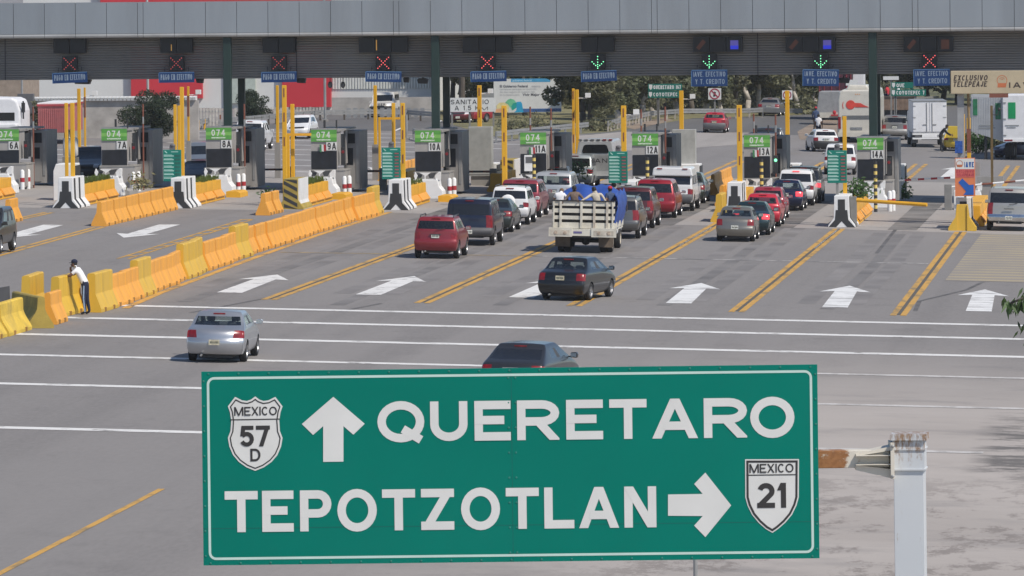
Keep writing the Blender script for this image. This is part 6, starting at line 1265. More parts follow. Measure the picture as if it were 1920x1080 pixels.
for py0, py1, o_ in ((814, 826, .035), (841, 844.5, .02), (879, 882.5, .02)): a, b = L(1680, py1), L(1736, py0); q = MB(); rbox(q, HX + o_ * .8, .125 + o_, a[1], b[1]); q.build('collar' if py0 > 815 else 'cap_plate', 'column_white', sg)
q = MB(); rbox(q, HX + .007, .134, L(1700, 880)[1], L(1700, 827)[1]); q.build('sleeve', 'column_white', sg)
q = MB(); a, b = L(1670, 897), L(1676, 830); q.box(a[0], b[0], -.05, .30, a[1], b[1]); q.build('flange', 'rusty_white', sg)
for (p0, p1, p2, p3) in (((1605, 872), (1670, 880), (1670, 897), (1605, 882)), ((1605, 852), (1670, 838), (1670, 845), (1605, 856))):
    q = MB(); q.prism([L(*p0), L(*p1), L(*p2), L(*p3)], 'y', .02, .26); q.build('gusset', 'rusty_white', sg)
for py in (853, 870): a, b = L(1605, py + 2), L(1670, py); q = MB(); q.box(a[0], b[0], -.03, .28, a[1], b[1]); q.build('rib', 'rusty_white', sg)
for py in (836, 892): q = MB(); a = L(1673, py); q.lathe([(.001, -.07), (.014, -.065), (.014, -.05)], 8, 'y', (a[0], 0, a[1])); q.build('bolt', 'galvanised', sg)
# thin grey post standing on the road shoulder behind the sign
e = onD(1304, 1060, 92); tp = thing('thin_post', 'thin grey post rising behind the lower edge of the green sign', 'post', (e.x, e.y, gz(e.x))); q = MB(); q.tube((0, 0, 0), (0, 0, e.z - gz(e.x) + .6), .035, 10); q.build('shaft', 'galvanised', tp); q = MB(); q.box(-.12, .12, -.12, .12, 0, .04); q.build('foot_plate', 'galvanised', tp)

# ---------------------------------------------------------------- telepass sign board and orange panel at the right
a, b = onY(1783, 176, 268), onY(1783, 133, 268); x0 = a.x; t = thing('telepass_board', 'beige overhead board reading EXCLUSIVO TELEPEAJE IAVE on a grey post', 'sign', (x0, 268, gz(x0))); z0, z1 = a.z - gz(x0), b.z - gz(x0); k = 268 / F / 1.0
q = MB(); q.box(0, 5.2, -.15, .15, z0, z1); q.build('board', mat('board_beige', (.48, .40, .27), .6, vary=.06, dirt=.45, scale=1.4, dirtc=(.30, .24, .15)), t, bevel=.02)
q = MB(); letters(q, 'EXCLUSIVO', .13, 1.66, z0 + .60, .25, .2, -.153, sl=.16); letters(q, 'TELEPEAJE', .10, 1.63, z0 + .32, .25, .2, -.153, sl=.16); letters(q, 'IAVE', 2.62, 4.0, z0 + .26, .25, .24, -.153); q.build('lettering', mat('letter_brown', (.05, .035, .03), .6), t)
q = MB()
for r in (.24,): 
    for j in range(20): a0, a1 = j / 20 * 6.2832, (j + 1) / 20 * 6.2832; flat(q, [(2.33 + r * math.cos(a0), z0 + .6 + r * math.sin(a0)), (2.33 + r * math.cos(a1), z0 + .6 + r * math.sin(a1)), (2.33 + (r - .03) * math.cos(a1), z0 + .6 + (r - .03) * math.sin(a1)), (2.33 + (r - .03) * math.cos(a0), z0 + .6 + (r - .03) * math.sin(a0))], -.153)
for r in (.07, .14):
    for j in range(8): a0, a1 = rad(30 + 15 * j), rad(45 + 15 * j); flat(q, [(2.33 + r * math.cos(a0), z0 + .6 + r * math.sin(a0)), (2.33 + r * math.cos(a1), z0 + .6 + r * math.sin(a1)), (2.33 + (r - .025) * math.cos(a1), z0 + .6 + (r - .025) * math.sin(a1)), (2.33 + (r - .025) * math.cos(a0), z0 + .6 + (r - .025) * math.sin(a0))], -.153)
q.build('emblem_ring', mat('emblem_orange', (.50, .15, .06), .6), t); q = MB(); flat(q, [(2.12, z0 + .28), (2.5, z0 + .28), (2.54, z0 + .48), (2.14, z0 + .48)], -.1536); q.build('emblem_band', 'emblem_orange', t)
q = MB(); q.box(.28, .58, .16, .4, 0, z1 - .1); q.build('post', mat('post_grey', (.34, .34, .345), .5, .2), t); q = MB(); q.tube((.78, .2, z0), (.8, .2, z0 - 1.6), .06); q.build('cable_pipe', mat('pipe_tan', (.25, .17, .08), .7), t); q = MB(); q.box(1.75, 2.6, -.2, .2, z0 - .18, z0 - .003); q.build('reader', 'brown_rust', t)
q = MB(); a, b = onY(1790, 288, 267.5), onY(1804, 265, 267.5); q.box(a.x - x0, b.x - x0, .0, .15, a.z - gz(x0), b.z - gz(x0)); q.build('blue_plate', mat('plate_blue', (.02, .08, .32), .5, vary=.5, scale=9), t)
a, b = onY(1791, 368, 263.6), onY(1828, 296, 263.6); cx = (a.x + b.x) / 2; t = thing('telepass_sign', 'orange and white IAVE panel with a blue arrow on the bumper', 'sign', (cx, 263.6, gz(cx))); z0, z1 = a.z - gz(cx), b.z - gz(cx); w_ = (b.x - a.x) / 2
q = MB(); q.box(-w_, w_, 0, .12, z0, z1); q.build('panel', mat('panel_orange', (.66, .20, .08), .5, vary=.06), t); q = MB(); q.box(-w_ + .03, w_ - .03, -.012, -.002, z1 - .50, z1 - .03); q.build('white_header', 'sign_white', t)
q = MB(); q.box(-w_ + .03, w_ - .03, -.012, -.002, z1 - .88, z1 - .505); q.build('red_band', mat('band_pink', (.58, .12, .10), .5), t)
q = MB(); letters(q, 'IAVE', -.03, w_ - .05, z1 - .42, .24, .22, -.014); q.build('name_lettering', mat('letter_blue', (.04, .10, .30), .5), t); q = MB(); letters(q, 'EXCLUSIVO', -w_ + .06, w_ - .05, z1 - .66, .12, .2, -.014, sl=.15); letters(q, 'TELEPEAJE', -w_ + .06, w_ - .05, z1 - .82, .12, .2, -.014, sl=.15); q.build('red_lettering', mat('letter_red', (.35, .03, .06), .5), t)
q = MB(); q.lathe([(.13, -.016), (.155, -.016)], 20, 'y', (-.24, 0, z1 - .26)); q.box(-.36, -.12, -.017, -.0145, z1 - .40, z1 - .30); q.build('emblem', 'emblem_orange', t)
q = MB(); flat(q, [(-.30, z0 + .62), (-.12, z0 + .80), (.18, z0 + .50), (.38, z0 + .52), (.38, z0 + .06), (-.08, z0 + .06), (.04, z0 + .22)], -.014); q.build('blue_arrow', mat('arrow_blue', (.01, .10, .42), .5), t); q = MB(); q.box(-.05, .05, .02, .1, 1.3, z0); q.build('post', 'grey_paint', t); q = MB(); q.box(w_ + .02, w_ + .22, .1, .4, z0 + .9, z1 - .2); q.build('side_box', 'booth_dark', t)
x = onY(1860, 300, 286).x; h = onY(1860, 198, 286).z - gz(x); t = thing('mirror_post', 'tall brown post with a small round mirror arm at the right', 'post', (x, 286, gz(x))); q = MB(); q.box(-.06, .06, -.06, .06, 0, h); q.build('shaft', mat('post_brown', (.13, .085, .03), .6), t); q = MB(); q.path([(.05, 0, h - .45), (.3, 0, h - .45), (.36, 0, h - .25)], .02); q.ball((.37, 0, h - .18), .08, .04, .09); q.build('mirror', 'black_plastic', t)
x = onY(1860, 330, 288).x; t = thing('control_cabinet', 'dark grey cabinet behind the orange IAVE panel', 'cabinet', (x, 290, gz(x))); q = MB(); q.box(-.8, .5, 0, .6, 1.2, 1.5); q.build('top', 'booth_dark', t); q = MB(); q.box(-.7, .0, .1, .5, 0, 1.2); q.build('body', 'booth_dark', t)
# ---------------------------------------------------------------- background buildings, walls, fences
YB = 452.0
def bxw(px, Y=YB): return onY(px, 190, Y).x
def bzz(px, py, Y): p = onY(px, py, Y); return p.z - gz(p.x)
x0, x1 = bxw(45), bxw(812); t = thing('warehouse', 'long white and red warehouse behind the left toll booths', 'building', (x0, YB, gz(x0)))
mat('wall_white', (.62, .62, .60), .7, vary=.05, dirt=.25, scale=.3, dirtc=(.45, .44, .41)); mat('wall_red', (.52, .028, .04), .55, vary=.05, scale=.3); mat('corrugated', (.60, .61, .58), .5, .1, vary=.05); mat('block_wall', (.40, .375, .345), .9, vary=.2, scale=1.2, dirt=.45, dirtc=(.2, .18, .16), bump=.3); mat('pale_green', (.42, .47, .42), .5, vary=.1)
H_ = 13.0; q = MB(); q.box(0, x1 - x0, 0, 40, -1.6, H_); q.build('wall', 'wall_white', t)
for a, b, py, lb in ((248, 381, 190, 0), (531, 622, 213, 1)): q = MB(); q.box(bxw(a) - x0, bxw(b) - x0, -.5, -.003, bzz(a, py, YB), H_); q.build('red_panel', 'wall_red', t)
q = MB(); q.box(bxw(192) - x0, bxw(620) - x0, -.6, -.51, bzz(300, 8, YB) - .3, H_ + .3); q.build('red_band', 'wall_red', t)
q = MB(); xa, xb = bxw(623) - x0, bxw(812) - x0; n = int((xb - xa) / .22)
for k in range(n): q.prism([(xa + k * .22, -.02), (xa + k * .22 + .05, -.10), (xa + k * .22 + .15, -.10), (xa + k * .22 + .2, -.02)], 'z', bzz(700, 183, YB), H_)
q.build('corrugated_cladding', 'corrugated', t)
q = MB()
for px in (280, 314, 347, 560, 590): xx = bxw(px) - x0; q.box(xx - .02, xx + .02, -.512, -.501, 3, H_)
q.build('panel_joints', mat('joint_red', (.30, .015, .02), .6), t)
q = MB(); q.box(bxw(425) - x0, bxw(480) - x0, -.3, -.003, 0, H_); q.build('glass_front', 'pale_green', t)
def wall(name, lb, cat, pxs, Y, py_top, mt, th=.25, cope=None):
    a = onY(pxs[0], 200, Y); b = onY(pxs[1], 200, Y); h = bzz(pxs[0], py_top, Y); t = thing(name, lb, cat, (a.x, Y, gz(a.x))); q = MB(); q.box(0, b.x - a.x, 0, th, -.6, h); q.build('wall', mt, t)
    if cope:
        q = MB(); n = int((b.x - a.x) / .25)
        for k in range(n): q.prism([(-.2, h + .003), (-.25, h + .20), (.45, h + .28), (.45, h + .003)], 'x', k * .25 + .01, k * .25 + .22)
        q.build('coping', cope, t)
    return t
wall('boundary_wall', 'grey block wall with white ribbed coping behind booth 7A', 'wall', (52, 372), 372, 190, 'block_wall', .3, 'wall_white')
wall('boundary_wall', 'low grey wall in front of the corrugated warehouse', 'wall', (622, 812), 438, 183, 'block_wall')
wall('small_building', 'tan block building at the far left edge', 'building', (-30, 42), 385, 150, mat('tan_wall', (.30, .24, .19), .9, vary=.15, dirt=.3), 6)
x = onY(47, 190, 368).x; q = MB(); q.box(-.5, .5, 0, .6, 0, bzz(47, 176, 368)); tag(q.build('dark_tank', 'grey_plastic', None, (x, 368, gz(x))), 'dark grey box standing above the white tractor', 'tank')
def palings(lb, px0, px1, Y, py0, py1, gap, mt):
    a, b = onY(px0, py1, Y), onY(px1, py1, Y); t = thing('paling_fence', lb, 'fence', (a.x, Y, gz(a.x)), 0, 'pale slatted fences'); h = bzz(px0, py0, Y); q = MB(); n = int((b.x - a.x) / gap)
    for k in range(n): q.box(k * gap, k * gap + gap * .62, 0, .03, 0, h * (1 + .03 * math.sin(k * 1.7)))
    o = q.build('palings', mt, t); q = MB(); q.box(0, b.x - a.x, .031, .08, h * .8, h * .86); q.box(0, b.x - a.x, .031, .08, h * .25, h * .31); q.build('rails', 'galvanised', t)
mat('paling_white', (.50, .47, .42), .8, vary=.25, scale=4, dirt=.3)
palings('pale slatted fence between the bush and booth 8A', 369, 420, 396, 203, 240, .22, 'paling_white'); palings('pale slatted fence under the red panels', 440, 612, 424, 202, 232, .24, 'paling_white'); palings('grey slatted fence left of the middle column', 650, 812, 430, 203, 222, .5, 'galvanised')
def rail(lb, pts, mtp='galvanised', beam='galvanised', hh=.75):
    P_ = [at(*p) for p in pts]; t = thing('guard_rail', lb, 'guard rail', (P_[0].x, P_[0].y, gz(P_[0].x)), 0, 'guard rails beside the road'); o = P_[0]; q = MB(); q2 = MB(); 
    for a, b in zip(P_[:-1], P_[1:]):
        a, b = a - o, b - o; d = (b - a); nn = Vector((-d.y, d.x, 0)).normalized() * .04
        for z0, z1 in ((hh - .34, hh - .19), (hh - .16, hh)): q.add([a + nn + Vector((0, 0, z0)), b + nn + Vector((0, 0, z0)), b - nn + Vector((0, 0, z0)), a - nn + Vector((0, 0, z0)), a + nn + Vector((0, 0, z1)), b + nn + Vector((0, 0, z1)), b - nn + Vector((0, 0, z1)), a - nn + Vector((0, 0, z1))], [(3, 2, 1, 0), (4, 5, 6, 7), (0, 1, 5, 4), (1, 2, 6, 5), (2, 3, 7, 6), (3, 0, 4, 7)])
        n = max(1, int(d.length / 2.0))
        for k in range(n): p = a.lerp(b, k / n); q2.box(p.x - .06, p.x + .06, p.y + .05, p.y + .17, p.z - .1, p.z + hh - .05)
    q.build('beam', beam, t); q2.build('posts', mtp, t)
rail('guard rail with yellow posts in front of the dark bush', [(336, 250), (360, 246), (395, 241)], 'yellow_paint'); rail('guard rail below the red panels curving to the oncoming cars', [(432, 241), (517, 233), (600, 226), (690, 224), (765, 225), (812, 229)], 'bark_dark'); rail('near guard rail on the grassy verge below the billboard', [(930, 268), (1030, 257), (1103, 249)]); rail('long curved guard rail along the trees and red hatchback', [(1140, 247), (1180, 236), (1220, 227), (1280, 222), (1380, 222), (1430, 220), (1505, 222)], 'bark_pale')
rail('guard rail end piece beside the middle column', [(775, 262), (830, 275)])
rail('guard rail at the right behind the dump truck', [(1655, 208), (1700, 200), (1760, 196)], 'bark_dark')
def pole(lb, px, py0, Y, r, mt, nm='light_pole'): p = onY(px, py0, Y); t = thing(nm, lb, 'pole', (p.x, Y, gz(p.x))); q = MB(); q.tube((0, 0, 0), (0, 0, 14 if py0 < 150 else p.z - gz(p.x)), r, 10, r * .8); q.build('shaft', mt, t); q = MB(); q.box(-r * 2, r * 2, -r * 2, r * 2, 0, .15); q.build('base', 'grey_concrete', t)
pole('pale grey light pole in front of the dark bush', 277, 148, 366, .085, 'cabinet_grey'); pole('pale pole in front of the right red panel', 609, 148, 420, .10, 'galvanised'); pole('dark thick utility trunk pole behind the sanitario sign', 866, 148, 430, .24, 'bark_dark'); pole('grey pole at the left edge of the middle column', 762, 215, 380, .09, 'galvanised')
pole('grey pole left of booth 6A wall', 41, 150, 370, .08, 'galvanised')
# road signs beyond the gates
def board(nm, lb, px0, py0, px1, py1, Y, mt, legs=(.2, .8), fr=None):
    a, b = onY(px0, py1, Y), onY(px1, py0, Y); t = thing(nm, lb, 'sign', (a.x, Y, gz(a.x))); w_, z0, z1 = b.x - a.x, a.z - gz(a.x), b.z - gz(a.x); q = MB(); q.box(0, w_, 0, .08, z0, z1); q.build('board', mt, t)
    for k in legs: q = MB(); q.box(w_ * k - .06, w_ * k + .06, .085, .2, 0, z1 - .05); q.build('leg', 'grey_paint', t)
    return t, w_, z0, z1 - z0
t, w_, z0, h = board('service_sign', 'white sign reading SANITARIO A 1.5 Km', 840, 183, 929, 210, 412, 'sign_white', (.08, .45, .95)); q = MB(); letters(q, 'SANITARIO', w_ * .06, w_ * .86, z0 + h * .55, h * .32, .14, -.01); letters(q, 'A 1.5 K', w_ * .14, w_ * .66, z0 + h * .12, h * .32, .14, -.01); letters(q, 'M', w_ * .69, w_ * .84, z0 + h * .12, h * .24, .14, -.01); q.build('lettering', 'sign_black', t)
t, w_, z0, h = board('route_sign', 'green route sign reading QUERETARO 167 under the seventh lane board', 1215, 157, 1278.5, 170, 424, mat('route_green', (.0, .14, .10), .5), (.3,)); q = MB(); letters(q, 'QUERETARO 167', w_ * .16, w_ * .97, z0 + h * .22, h * .58, .2, -.01); q.build('lettering', 'sign_white', t); q = MB(); flat(q, [(w_ * .03, z0 + h * .9), (w_ * .13, z0 + h * .9), (w_ * .13, z0 + h * .4), (w_ * .08, z0 + h * .1), (w_ * .03, z0 + h * .4)], -.01); q.build('shield', 'sign_white', t)
t, w_, z0, h = board('route_sign', 'green route sign reading COYOTEPEC below QUERETARO 167', 1215, 171, 1274, 183.5, 424, 'route_green', (.3,)); q = MB(); letters(q, 'COYOTEPEC', w_ * .17, w_ * .94, z0 + h * .22, h * .58, .2, -.01); q.build('lettering', 'sign_white', t); q = MB(); flat(q, [(w_ * .03, z0 + h * .9), (w_ * .13, z0 + h * .9), (w_ * .13, z0 + h * .4), (w_ * .08, z0 + h * .1), (w_ * .03, z0 + h * .4)], -.01); q.build('shield', 'sign_white', t)
t, w_, z0, h = board('route_sign', 'green route sign reading COYOTEPEC 7 right of the right column', 1671, 167.5, 1736, 180, 420, 'route_green', (.1, .7)); q = MB(); letters(q, 'COYOTEPEC 7', w_ * .15, w_ * .96, z0 + h * .2, h * .6, .2, -.01); q.build('lettering', 'sign_white', t); q = MB(); flat(q, [(w_ * .02, z0 + h * .9), (w_ * .11, z0 + h * .9), (w_ * .11, z0 + h * .4), (w_ * .07, z0 + h * .1), (w_ * .02, z0 + h * .4)], -.01); q.build('shield', 'sign_white', t)
t, w_, z0, h = board('route_sign', 'green route sign reading QUE above COYOTEPEC 7', 1671, 154, 1712, 166, 420, 'route_green', (.2,)); q = MB(); letters(q, 'QUE', w_ * .24, w_ * .6, z0 + h * .2, h * .6, .2, -.01); q.build('lettering', 'sign_white', t); q = MB(); flat(q, [(w_ * .04, z0 + h * .9), (w_ * .18, z0 + h * .9), (w_ * .18, z0 + h * .4), (w_ * .11, z0 + h * .1), (w_ * .04, z0 + h * .4)], -.01); q.build('shield', 'sign_white', t)
board('small_sign', 'small white sign high left of the right column', 1586, 149.5, 1609, 160.5, 440, 'sign_white', (.5,)); board('small_sign', 'small white sign above the green QUE sign', 1656, 143, 1685, 150, 430, 'sign_white', (.5,))
for px, py, lb in ((1340, 176, 'white square sign with a red crossed ring above the red hatchback'), (1476, 178, 'white square sign with a red crossed ring beside the yellow post of lane 13A')):
    w0 = 12 if px < 1400 else 9.5; t, w_, z0, h = board('prohibition_sign', lb, px - w0, py - w0 * .9, px + w0, py + w0 * .9, 446 if px < 1400 else 420, 'sign_white', (.5,)); t['group'] = 'white prohibition signs'; q = MB(); cx, cz, r = w_ / 2, z0 + h / 2, w_ * .42
    for j in range(20): a0, a1 = j / 20 * 6.2832, (j + 1) / 20 * 6.2832; flat(q, [(cx + r * math.cos(a0), cz + r * math.sin(a0)), (cx + r * math.cos(a1), cz + r * math.sin(a1)), (cx + r * .78 * math.cos(a1), cz + r * .78 * math.sin(a1)), (cx + r * .78 * math.cos(a0), cz + r * .78 * math.sin(a0))], -.012)
    flat(q, [(cx - r * .66, cz + r * .5), (cx - r * .5, cz + r * .66), (cx + r * .66, cz - r * .5), (cx + r * .5, cz - r * .66)], -.013); q.build('ring', 'letter_red', t); q = MB(); flat(q, [(cx - r * .3, cz - r * .5), (cx + r * .1, cz - r * .5), (cx + r * .25, cz + r * .3), (cx - r * .1, cz + r * .45)], -.008); q.build('figure', 'sign_black', t)
# government billboard
t, W_, z0, h = board('billboard', 'white billboard with coloured petals and small grey text beside the trees', 926, 147, 1052, 211, 438, 'sign_white', (.15, .85)); U_ = lambda u, v: (u * W_, z0 + v * h)
def petal(nm, c_, pts): q = MB(); flat(q, [U_(*p) for p in pts], petal.y); petal.y -= .002; q.build(nm, c_, t)
petal.y = -.01
petal('header_strip', mat('bb_blue', (.06, .32, .55), .5), [(.26, .90), (.84, .90), (.84, 1), (.26, 1)]); petal('footer_strip', mat('bb_navy', (.06, .13, .32), .5), [(.4, 0), (1, .03), (1, .11), (.4, .11)])
petal('yellow_petal', mat('bb_yellow', (.72, .62, .30), .5), [(.05, .0), (.04, .2), (.08, .29), (.15, .30), (.22, .22), (.26, 0)]); petal('orange_petal', mat('bb_orange', (.75, .40, .20), .5), [(.02, 0), (.03, .1), (.10, .12), (.18, .09), (.2, 0)]); petal('green_petal', mat('bb_green', (.16, .50, .28), .5), [(.17, .30), (.21, .38), (.25, .41), (.30, .38), (.33, .30), (.28, .05), (.26, .0), (.25, .12), (.21, .24)])
petal('teal_petal', mat('bb_teal', (.01, .32, .27), .5), [(.26, .18), (.29, .27), (.36, .31), (.33, .12), (.28, .06)]); petal('blue_petal', mat('bb_cyan', (.02, .33, .56), .5), [(.33, .10), (.34, .31), (.40, .32), (.42, .26), (.44, .0), (.29, 0)]); petal('white_petal', 'wall_white', [(.21, 0), (.23, .17), (.25, .14), (.27, .05), (.30, .09), (.34, .14), (.33, .05), (.30, 0)])
petal('grey_block', mat('bb_grey', (.40, .40, .42), .5), [(.85, .48), (.99, .48), (.99, .66), (.85, .66)]); petal('white_block_line', 'wall_white', [(.86, .53), (.98, .53), (.98, .57), (.86, .57)])
q = MB()
for j in range(18): a0, a1 = j / 18 * 6.2832, (j + 1) / 18 * 6.2832; flat(q, [U_(.925 + .042 * math.cos(a0), .31 + .085 * math.sin(a0)), U_(.925 + .042 * math.cos(a1), .31 + .085 * math.sin(a1)), U_(.925 + .028 * math.cos(a1), .31 + .056 * math.sin(a1)), U_(.925 + .028 * math.cos(a0), .31 + .056 * math.sin(a0))], -.01)
q.build('round_logo', mat('bb_ring', (.10, .30, .45), .5, vary=.8, scale=2), t)
q = MB(); rr = random.Random(3); flat(q, [U_(.94 + r * math.cos(a), .86 + r * 1.8 * math.sin(a)) for a, r in [(j / 14 * 6.2832, rr.uniform(.015, .04)) for j in range(14)]], -.01); q.build('crest', mat('bb_crest', (.22, .14, .10), .6, vary=.5), t)
def words(s, u0, v0, hgt, mt, nm):
    cu = bpy.data.curves.new('words', 'FONT'); cu.body = s; cu.size = hgt; cu.fill_mode = 'FRONT'; cu.offset = .006 if mt == 'bb_dark' else 0
    o = bpy.data.objects.new('words', cu); col.objects.link(o); me = bpy.data.meshes.new_from_object(o.evaluated_get(bpy.context.evaluated_depsgraph_get())); bpy.data.objects.remove(o); bpy.data.curves.remove(cu); me.materials.clear(); me.materials.append(M[mt]); x, z = U_(u0, v0); link(nm, me, t, (x, -.012, z), (math.pi / 2, 0, 0))
mat('bb_dark', (.12, .12, .14), .6); mat('bb_soft', (.45, .45, .46), .6); mat('bb_light', (.55, .75, .85), .6)
words('El Gobierno Federal', .09, .745, .26, 'bb_dark', 'headline'); words('mejora', .56, .745, .24, 'bb_soft', 'headline_end'); words('carreteras para que tu recorrido', .09, .665, .21, 'bb_soft', 'text_line'); words('sea mas seguro en nuestro pais', .09, .585, .21, 'bb_soft', 'text_line'); words('es la manera para', .09, .50, .21, 'bb_soft', 'text_line'); words('Vivir Mejor', .43, .49, .28, 'bb_dark', 'slogan'); words('gobierno federal', .28, .92, .22, 'bb_light', 'header_words'); words('www.gobiernofederal.gob.mx', .56, .04, .18, 'bb_light', 'footer_words')
t, w_, z0, h = board('grey_board', 'plain grey board behind the sanitario sign', 903, 173, 926, 200, 436, 'galvanised', (.5,))

# ---------------------------------------------------------------- trees and bushes
def crown_mesh(seed, blobs, n, s, flatn=.0):
    q = MB(); rr = random.Random(seed); tot = sum(b[3] ** 2 for b in blobs)
    for bx_, by_, bz_, br in blobs:
        for k in range(int(n * br * br / tot)):
            d = Vector((rr.gauss(0, 1), rr.gauss(0, 1), rr.gauss(0, 1))).normalized() * br * rr.uniform(.35, 1.05) ** .6; d.z *= .8
            p = Vector((bx_, by_, bz_)) + d; a = Vector((rr.uniform(-1, 1), rr.uniform(-1, 1), rr.uniform(-1, .4))).normalized(); b = a.orthogonal(); b.rotate(Matrix.Rotation(rr.uniform(0, 6.28), 3, a)); a *= s * rr.uniform(.6, 1.3); b = b.normalized() * s * rr.uniform(.25, .5)
            q.v += [tuple(p - a), tuple(p + b), tuple(p + a), tuple(p - b)]; o = len(q.v) - 4; q.f.append([o, o + 1, o + 2, o + 3]); q.mi.append(0)
    return q
def tree_proto(seed, h, mt, bark, lean):
    rr = random.Random(seed); q = MB(); pts = [Vector((0, 0, -.2))]; 
    for k in range(1, 6): pts.append(Vector((lean * k / 5 * h * .25 + rr.uniform(-.12, .12) * k * .5, rr.uniform(-.2, .2), h * .6 * k / 5)))
    for k in range(5): q.tube(pts[k], pts[k + 1], .24 * (1 - k * .13), 9, .24 * (1 - (k + 1) * .13))
    bl = []
    for k in range(9):
        b0 = pts[2].lerp(pts[5], rr.uniform(.0, 1)); a = rr.uniform(0, 6.28); e = b0 + Vector((math.cos(a) * rr.uniform(.8, 2.2), math.sin(a) * rr.uniform(.8, 2.2), rr.uniform(.3, 2.2))); q.tube(b0, e, .09, 6, .035); bl.append((e.x, e.y, e.z + .2, rr.uniform(.8, 1.5)))
        if rr.random() < .9: bl.append((e.x * 1.15, e.y * 1.15, max(.7, e.z - rr.uniform(.8, 2.2)), rr.uniform(.6, 1.1)))
    tr = q.build('trunk', bark, None, smooth=True); cr = crown_mesh(seed + 50, bl, 9500, .205).build('crown', mt); a, b = tr.data, cr.data; bpy.data.objects.remove(tr); bpy.data.objects.remove(cr); return a, b
PROT = [tree_proto(1, 8, 'leaf_euc', 'bark_pale', .3), tree_proto(2, 9, 'leaf_olive', 'bark_pale', -.3), tree_proto(3, 8, 'leaf_euc', 'bark_dark', .1), tree_proto(4, 9.5, 'leaf_olive', 'bark_dark', -.1), tree_proto(6, 8.5, 'leaf_dark', 'bark_dark', .2)]
def tree(lb, px, py, kind, sc_=1.0, grp='trees beyond the toll gates'):
    p = at(px, py); t = thing('tree', lb, 'tree', (p.x, p.y, gz(p.x)), random.uniform(0, 6.28), grp); a, b = PROT[kind]; t.scale = (sc_, sc_, sc_ * random.uniform(.9, 1.1)); link('trunk', a, t); link('crown', b, t)
KL = ['grey green eucalyptus with pale leaning trunk', 'olive eucalyptus with a pale trunk', 'grey green tree with a dark trunk', 'olive tall tree with a dark trunk', 'dark green dense tree']
random.seed(11)
front = [(848, 211, 3), (886, 214, 1), (948, 219, 2), (985, 217, 3), (1030, 216, 3), (1078, 236, 2), (1094, 238, 3), (1105, 240, 3), (1130, 236, 2), (1160, 228, 0), (1182, 226, 3), (1205, 222, 1), (1222, 219, 0), (1245, 216, 2), (1270, 215, 1), (1300, 214, 3), (1322, 213, 0), (1350, 213, 1), (1375, 212, 3), (1400, 212, 1), (1425, 211, 0), (1448, 209, 1), (1470, 210, 3), (1495, 211, 0), (1515, 206, 2)]
def where(px): return 'left of the billboard' if px < 930 else ('behind the billboard' if px < 1060 else ('between billboard and QUERETARO sign' if px < 1215 else ('behind the QUERETARO 167 sign' if px < 1290 else ('behind the red hatchback' if px < 1370 else ('left of the far grey sedan' if px < 1425 else 'right of the far grey sedan')))))
seen = {}
def uniq(lb, px, py):
    if lb in seen: seen[lb] += 1; return lb + ', ' + ('second', 'third', 'fourth', 'fifth')[min(3, seen[lb] - 2)] + ' from left'
    seen[lb] = 0 + 1; return lb
for px, py, k in front: tree(uniq('%s %s' % (KL[k], where(px)), px, py), px, py, k, random.uniform(.85, 1.1))
for px, py, k, lb in ((1660, 186, 4, 'dark green tree right of the right column'), (1690, 184, 4, 'dark green tree above the dump truck'), (1740, 188, 4, 'dark green tree above the box truck, left'), (1768, 188, 4, 'dark green tree above the box truck, right'), (1795, 196, 2, 'grey green tree left of the telepass post'), (1560, 192, 3, 'olive tree behind the red truck'), (1590, 190, 2, 'grey green tree above the coach'), (1625, 188, 3, 'olive tree touching the right column'), (1530, 200, 1, 'olive tree with pale trunk left of the red truck')): tree(lb, px, py, k, 1.1)
q = crown_mesh(99, [(-62 + k * 2.3 + random.uniform(-1, 1), random.uniform(0, 8), random.uniform(.8, 5.8), random.uniform(1.6, 2.6)) for k in range(27)] + [(-62 + k * 4.0, 10, 3, 3.2) for k in range(16)], 26000, .40)
u_ = crown_mesh(97, [(-60 + k * 1.9, random.uniform(-8, 6) - max(0, k - 14) * .6, random.uniform(.2, .9), random.uniform(.7, 1.3)) for k in range(18)] + [(-58 + k * 1.6, random.uniform(4, 14), 1.0, 1.5) for k in range(24)], 11000, .24)
tag(u_.build('undergrowth', 'leaf_olive', None, (0, 470, .9)), 'low olive undergrowth along the foot of the roadside trees', 'undergrowth', None, 'stuff')
tag(q.build('far_woods', 'leaf_euc', None, (0, 500, 1.0)), 'mass of grey green woods far behind the roadside trees', 'woods', None, 'stuff')
q = crown_mesh(98, [(-24 + k * 2.6, random.uniform(0, 8), random.uniform(1.5, 6), random.uniform(2, 3)) for k in range(12)], 7000, .4); tag(q.build('far_woods', 'leaf_dark', None, (0, 520, .3)), 'mass of dark woods behind the coach and trucks', 'woods', None, 'stuff')
mat('meadow', (.10, .10, .045), .95, vary=.4, scale=.15); q = MB(); q.poly([(-400, 520, gz(-90) + .05), (-64, 470, gz(-64) + .02), (-22, 500, gz(-22) + .02), (10, 540, gz(10) + .02), (400, 560, gz(40) + .05), (400, 3000, 1), (-400, 3000, 3)]); tag(q.build('meadow', 'meadow'), kind='structure')
def bush(lb, px, py, Y, w_, h, mt, n, s, sp='bush'):
    p = onY(px, py, Y); t = thing(sp, lb, 'bush', (p.x, Y, gz(p.x))); rr = random.Random(int(px)); bl = [(rr.uniform(-.35, .35) * w_, rr.uniform(-.3, .3) * w_, h * rr.uniform(.25, .80), w_ * rr.uniform(.16, .28)) for k in range(13)] + [(0, 0, h * .45, w_ * .36)]; crown_mesh(int(px), bl, n, s).build('crown', mt, t); q = MB()
    for k in range(5): q.tube((0, 0, -.1), (rr.uniform(-.3, .3) * w_, rr.uniform(-.3, .3) * w_, h * .5), .06, 6, .03)
    q.build('stems', 'bark_dark', t)
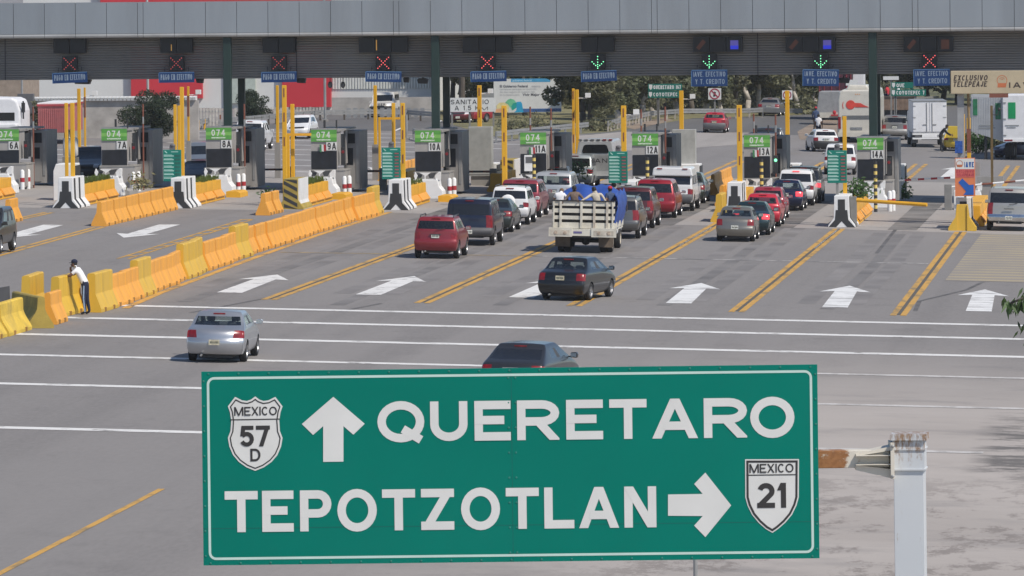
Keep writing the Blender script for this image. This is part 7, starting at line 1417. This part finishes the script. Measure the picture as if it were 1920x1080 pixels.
bush('large dark green bush before the grey block wall', 281, 250, 364, 3.3, 3.4, 'leaf_dark', 12000, .085); bush('dark bush left of booth 9A before the pale fence', 478, 232, 412, 2.5, 2.4, 'leaf_dark', 6000, .09); bush('small scrubby bush beside the left block wall', 690 / 4 - 100, 200, 367, 1.0, 2.9, 'leaf_olive', 500, .14)
bush('low green bush under the white semi trailer', 1832, 275, 375, 2.2, 1.3, 'leaf_bright', 900, .14); bush('low bush beside the landing legs of the semi trailer', 1862, 268, 378, 1.8, 1.2, 'leaf_olive', 600, .14)
for px, py, lb, w_ in ((960, 245, 'left', 3.2), (1020, 243, 'middle', 3.2), (1120, 246, 'right', 2.4)): bush('low dry shrub on the verge, %s of three' % lb, px, py, at(px, py).y, w_, .8, 'leaf_olive', 420, .13)
# branch of a roadside tree reaching in at the right edge
e = onD(2163, 621, 66); t = thing('tree', 'green tree at the right edge with a drooping leafy branch in view', 'tree', (e.x, e.y, gz(e.x))); zb = e.z - gz(e.x)
q = MB(); q.tube((0, 0, 0), (.05, 0, zb - 1.2), .16, 10, .10); q.tube((.05, 0, zb - 1.2), (.3, .1, zb + 1.5), .10, 8, .04); q.tube((.05, 0, zb - 1.2), (-.55, 0, zb + .35), .05, 7, .03); q.path([(-.55, 0, zb + .35), (-1.0, 0, zb + .48), (-1.35, -.02, zb + .42), (-1.6, 0, zb + .32)], .014, 6); q.path([(-1.0, 0, zb + .48), (-1.25, .05, zb + .2), (-1.38, .05, zb + .05)], .010, 6); q.build('trunk', 'bark_dark', t, smooth=True)
rr = random.Random(21); q = MB()
def leaf(p, d, l): d = d.normalized(); w2 = d.cross(Vector((rr.uniform(-.4, .4), 1, rr.uniform(-.3, .3)))).normalized() * l * .11; q.poly([p, p + d * l * .35 + w2, p + d * l, p + d * l * .35 - w2])
tw = [(-1.6, 0, zb + .32), (-1.5, 0, zb + .37), (-1.35, 0, zb + .42), (-1.25, .05, zb + .2), (-1.38, .05, zb + .06), (-1.3, .03, zb + .12), (-1.15, .02, zb + .3), (-1.45, .0, zb + .36)]
for k in range(120): p = Vector(rr.choice(tw)) + Vector((rr.gauss(0, .055), rr.gauss(0, .05), rr.gauss(0, .045))); leaf(p, Vector((rr.uniform(-.5, .5), rr.uniform(-.3, .3), -1 + rr.uniform(0, .5))), rr.uniform(.10, .21))
for k in range(1500): p = Vector((rr.gauss(.9, .5), rr.gauss(0, .6), zb + rr.gauss(.9, .7))); leaf(p, Vector((rr.uniform(-1, 1), rr.uniform(-.6, .6), -1)), rr.uniform(.12, .22))
q.build('crown', mat('leaf_branch', (.045, .085, .020), .55, vary=.6, scale=9), t)
# ---------------------------------------------------------------- thin air haze over the plaza
hm = bpy.data.materials.new('haze_air'); hm.use_nodes = True; nt = hm.node_tree; nt.nodes.remove(nt.nodes['Principled BSDF'])
v = nt.nodes.new('ShaderNodeVolumePrincipled'); v.inputs['Density'].default_value = .00011; v.inputs['Color'].default_value = (.96, .96, .98, 1); v.inputs['Anisotropy'].default_value = .2; nt.links.new(v.outputs[0], nt.nodes['Material Output'].inputs['Volume']); M['haze_air'] = hm
q = MB(); q.box(-4200, 4200, -420, 6100, -4, 24); tag(q.build('haze', 'haze_air'), kind='stuff')
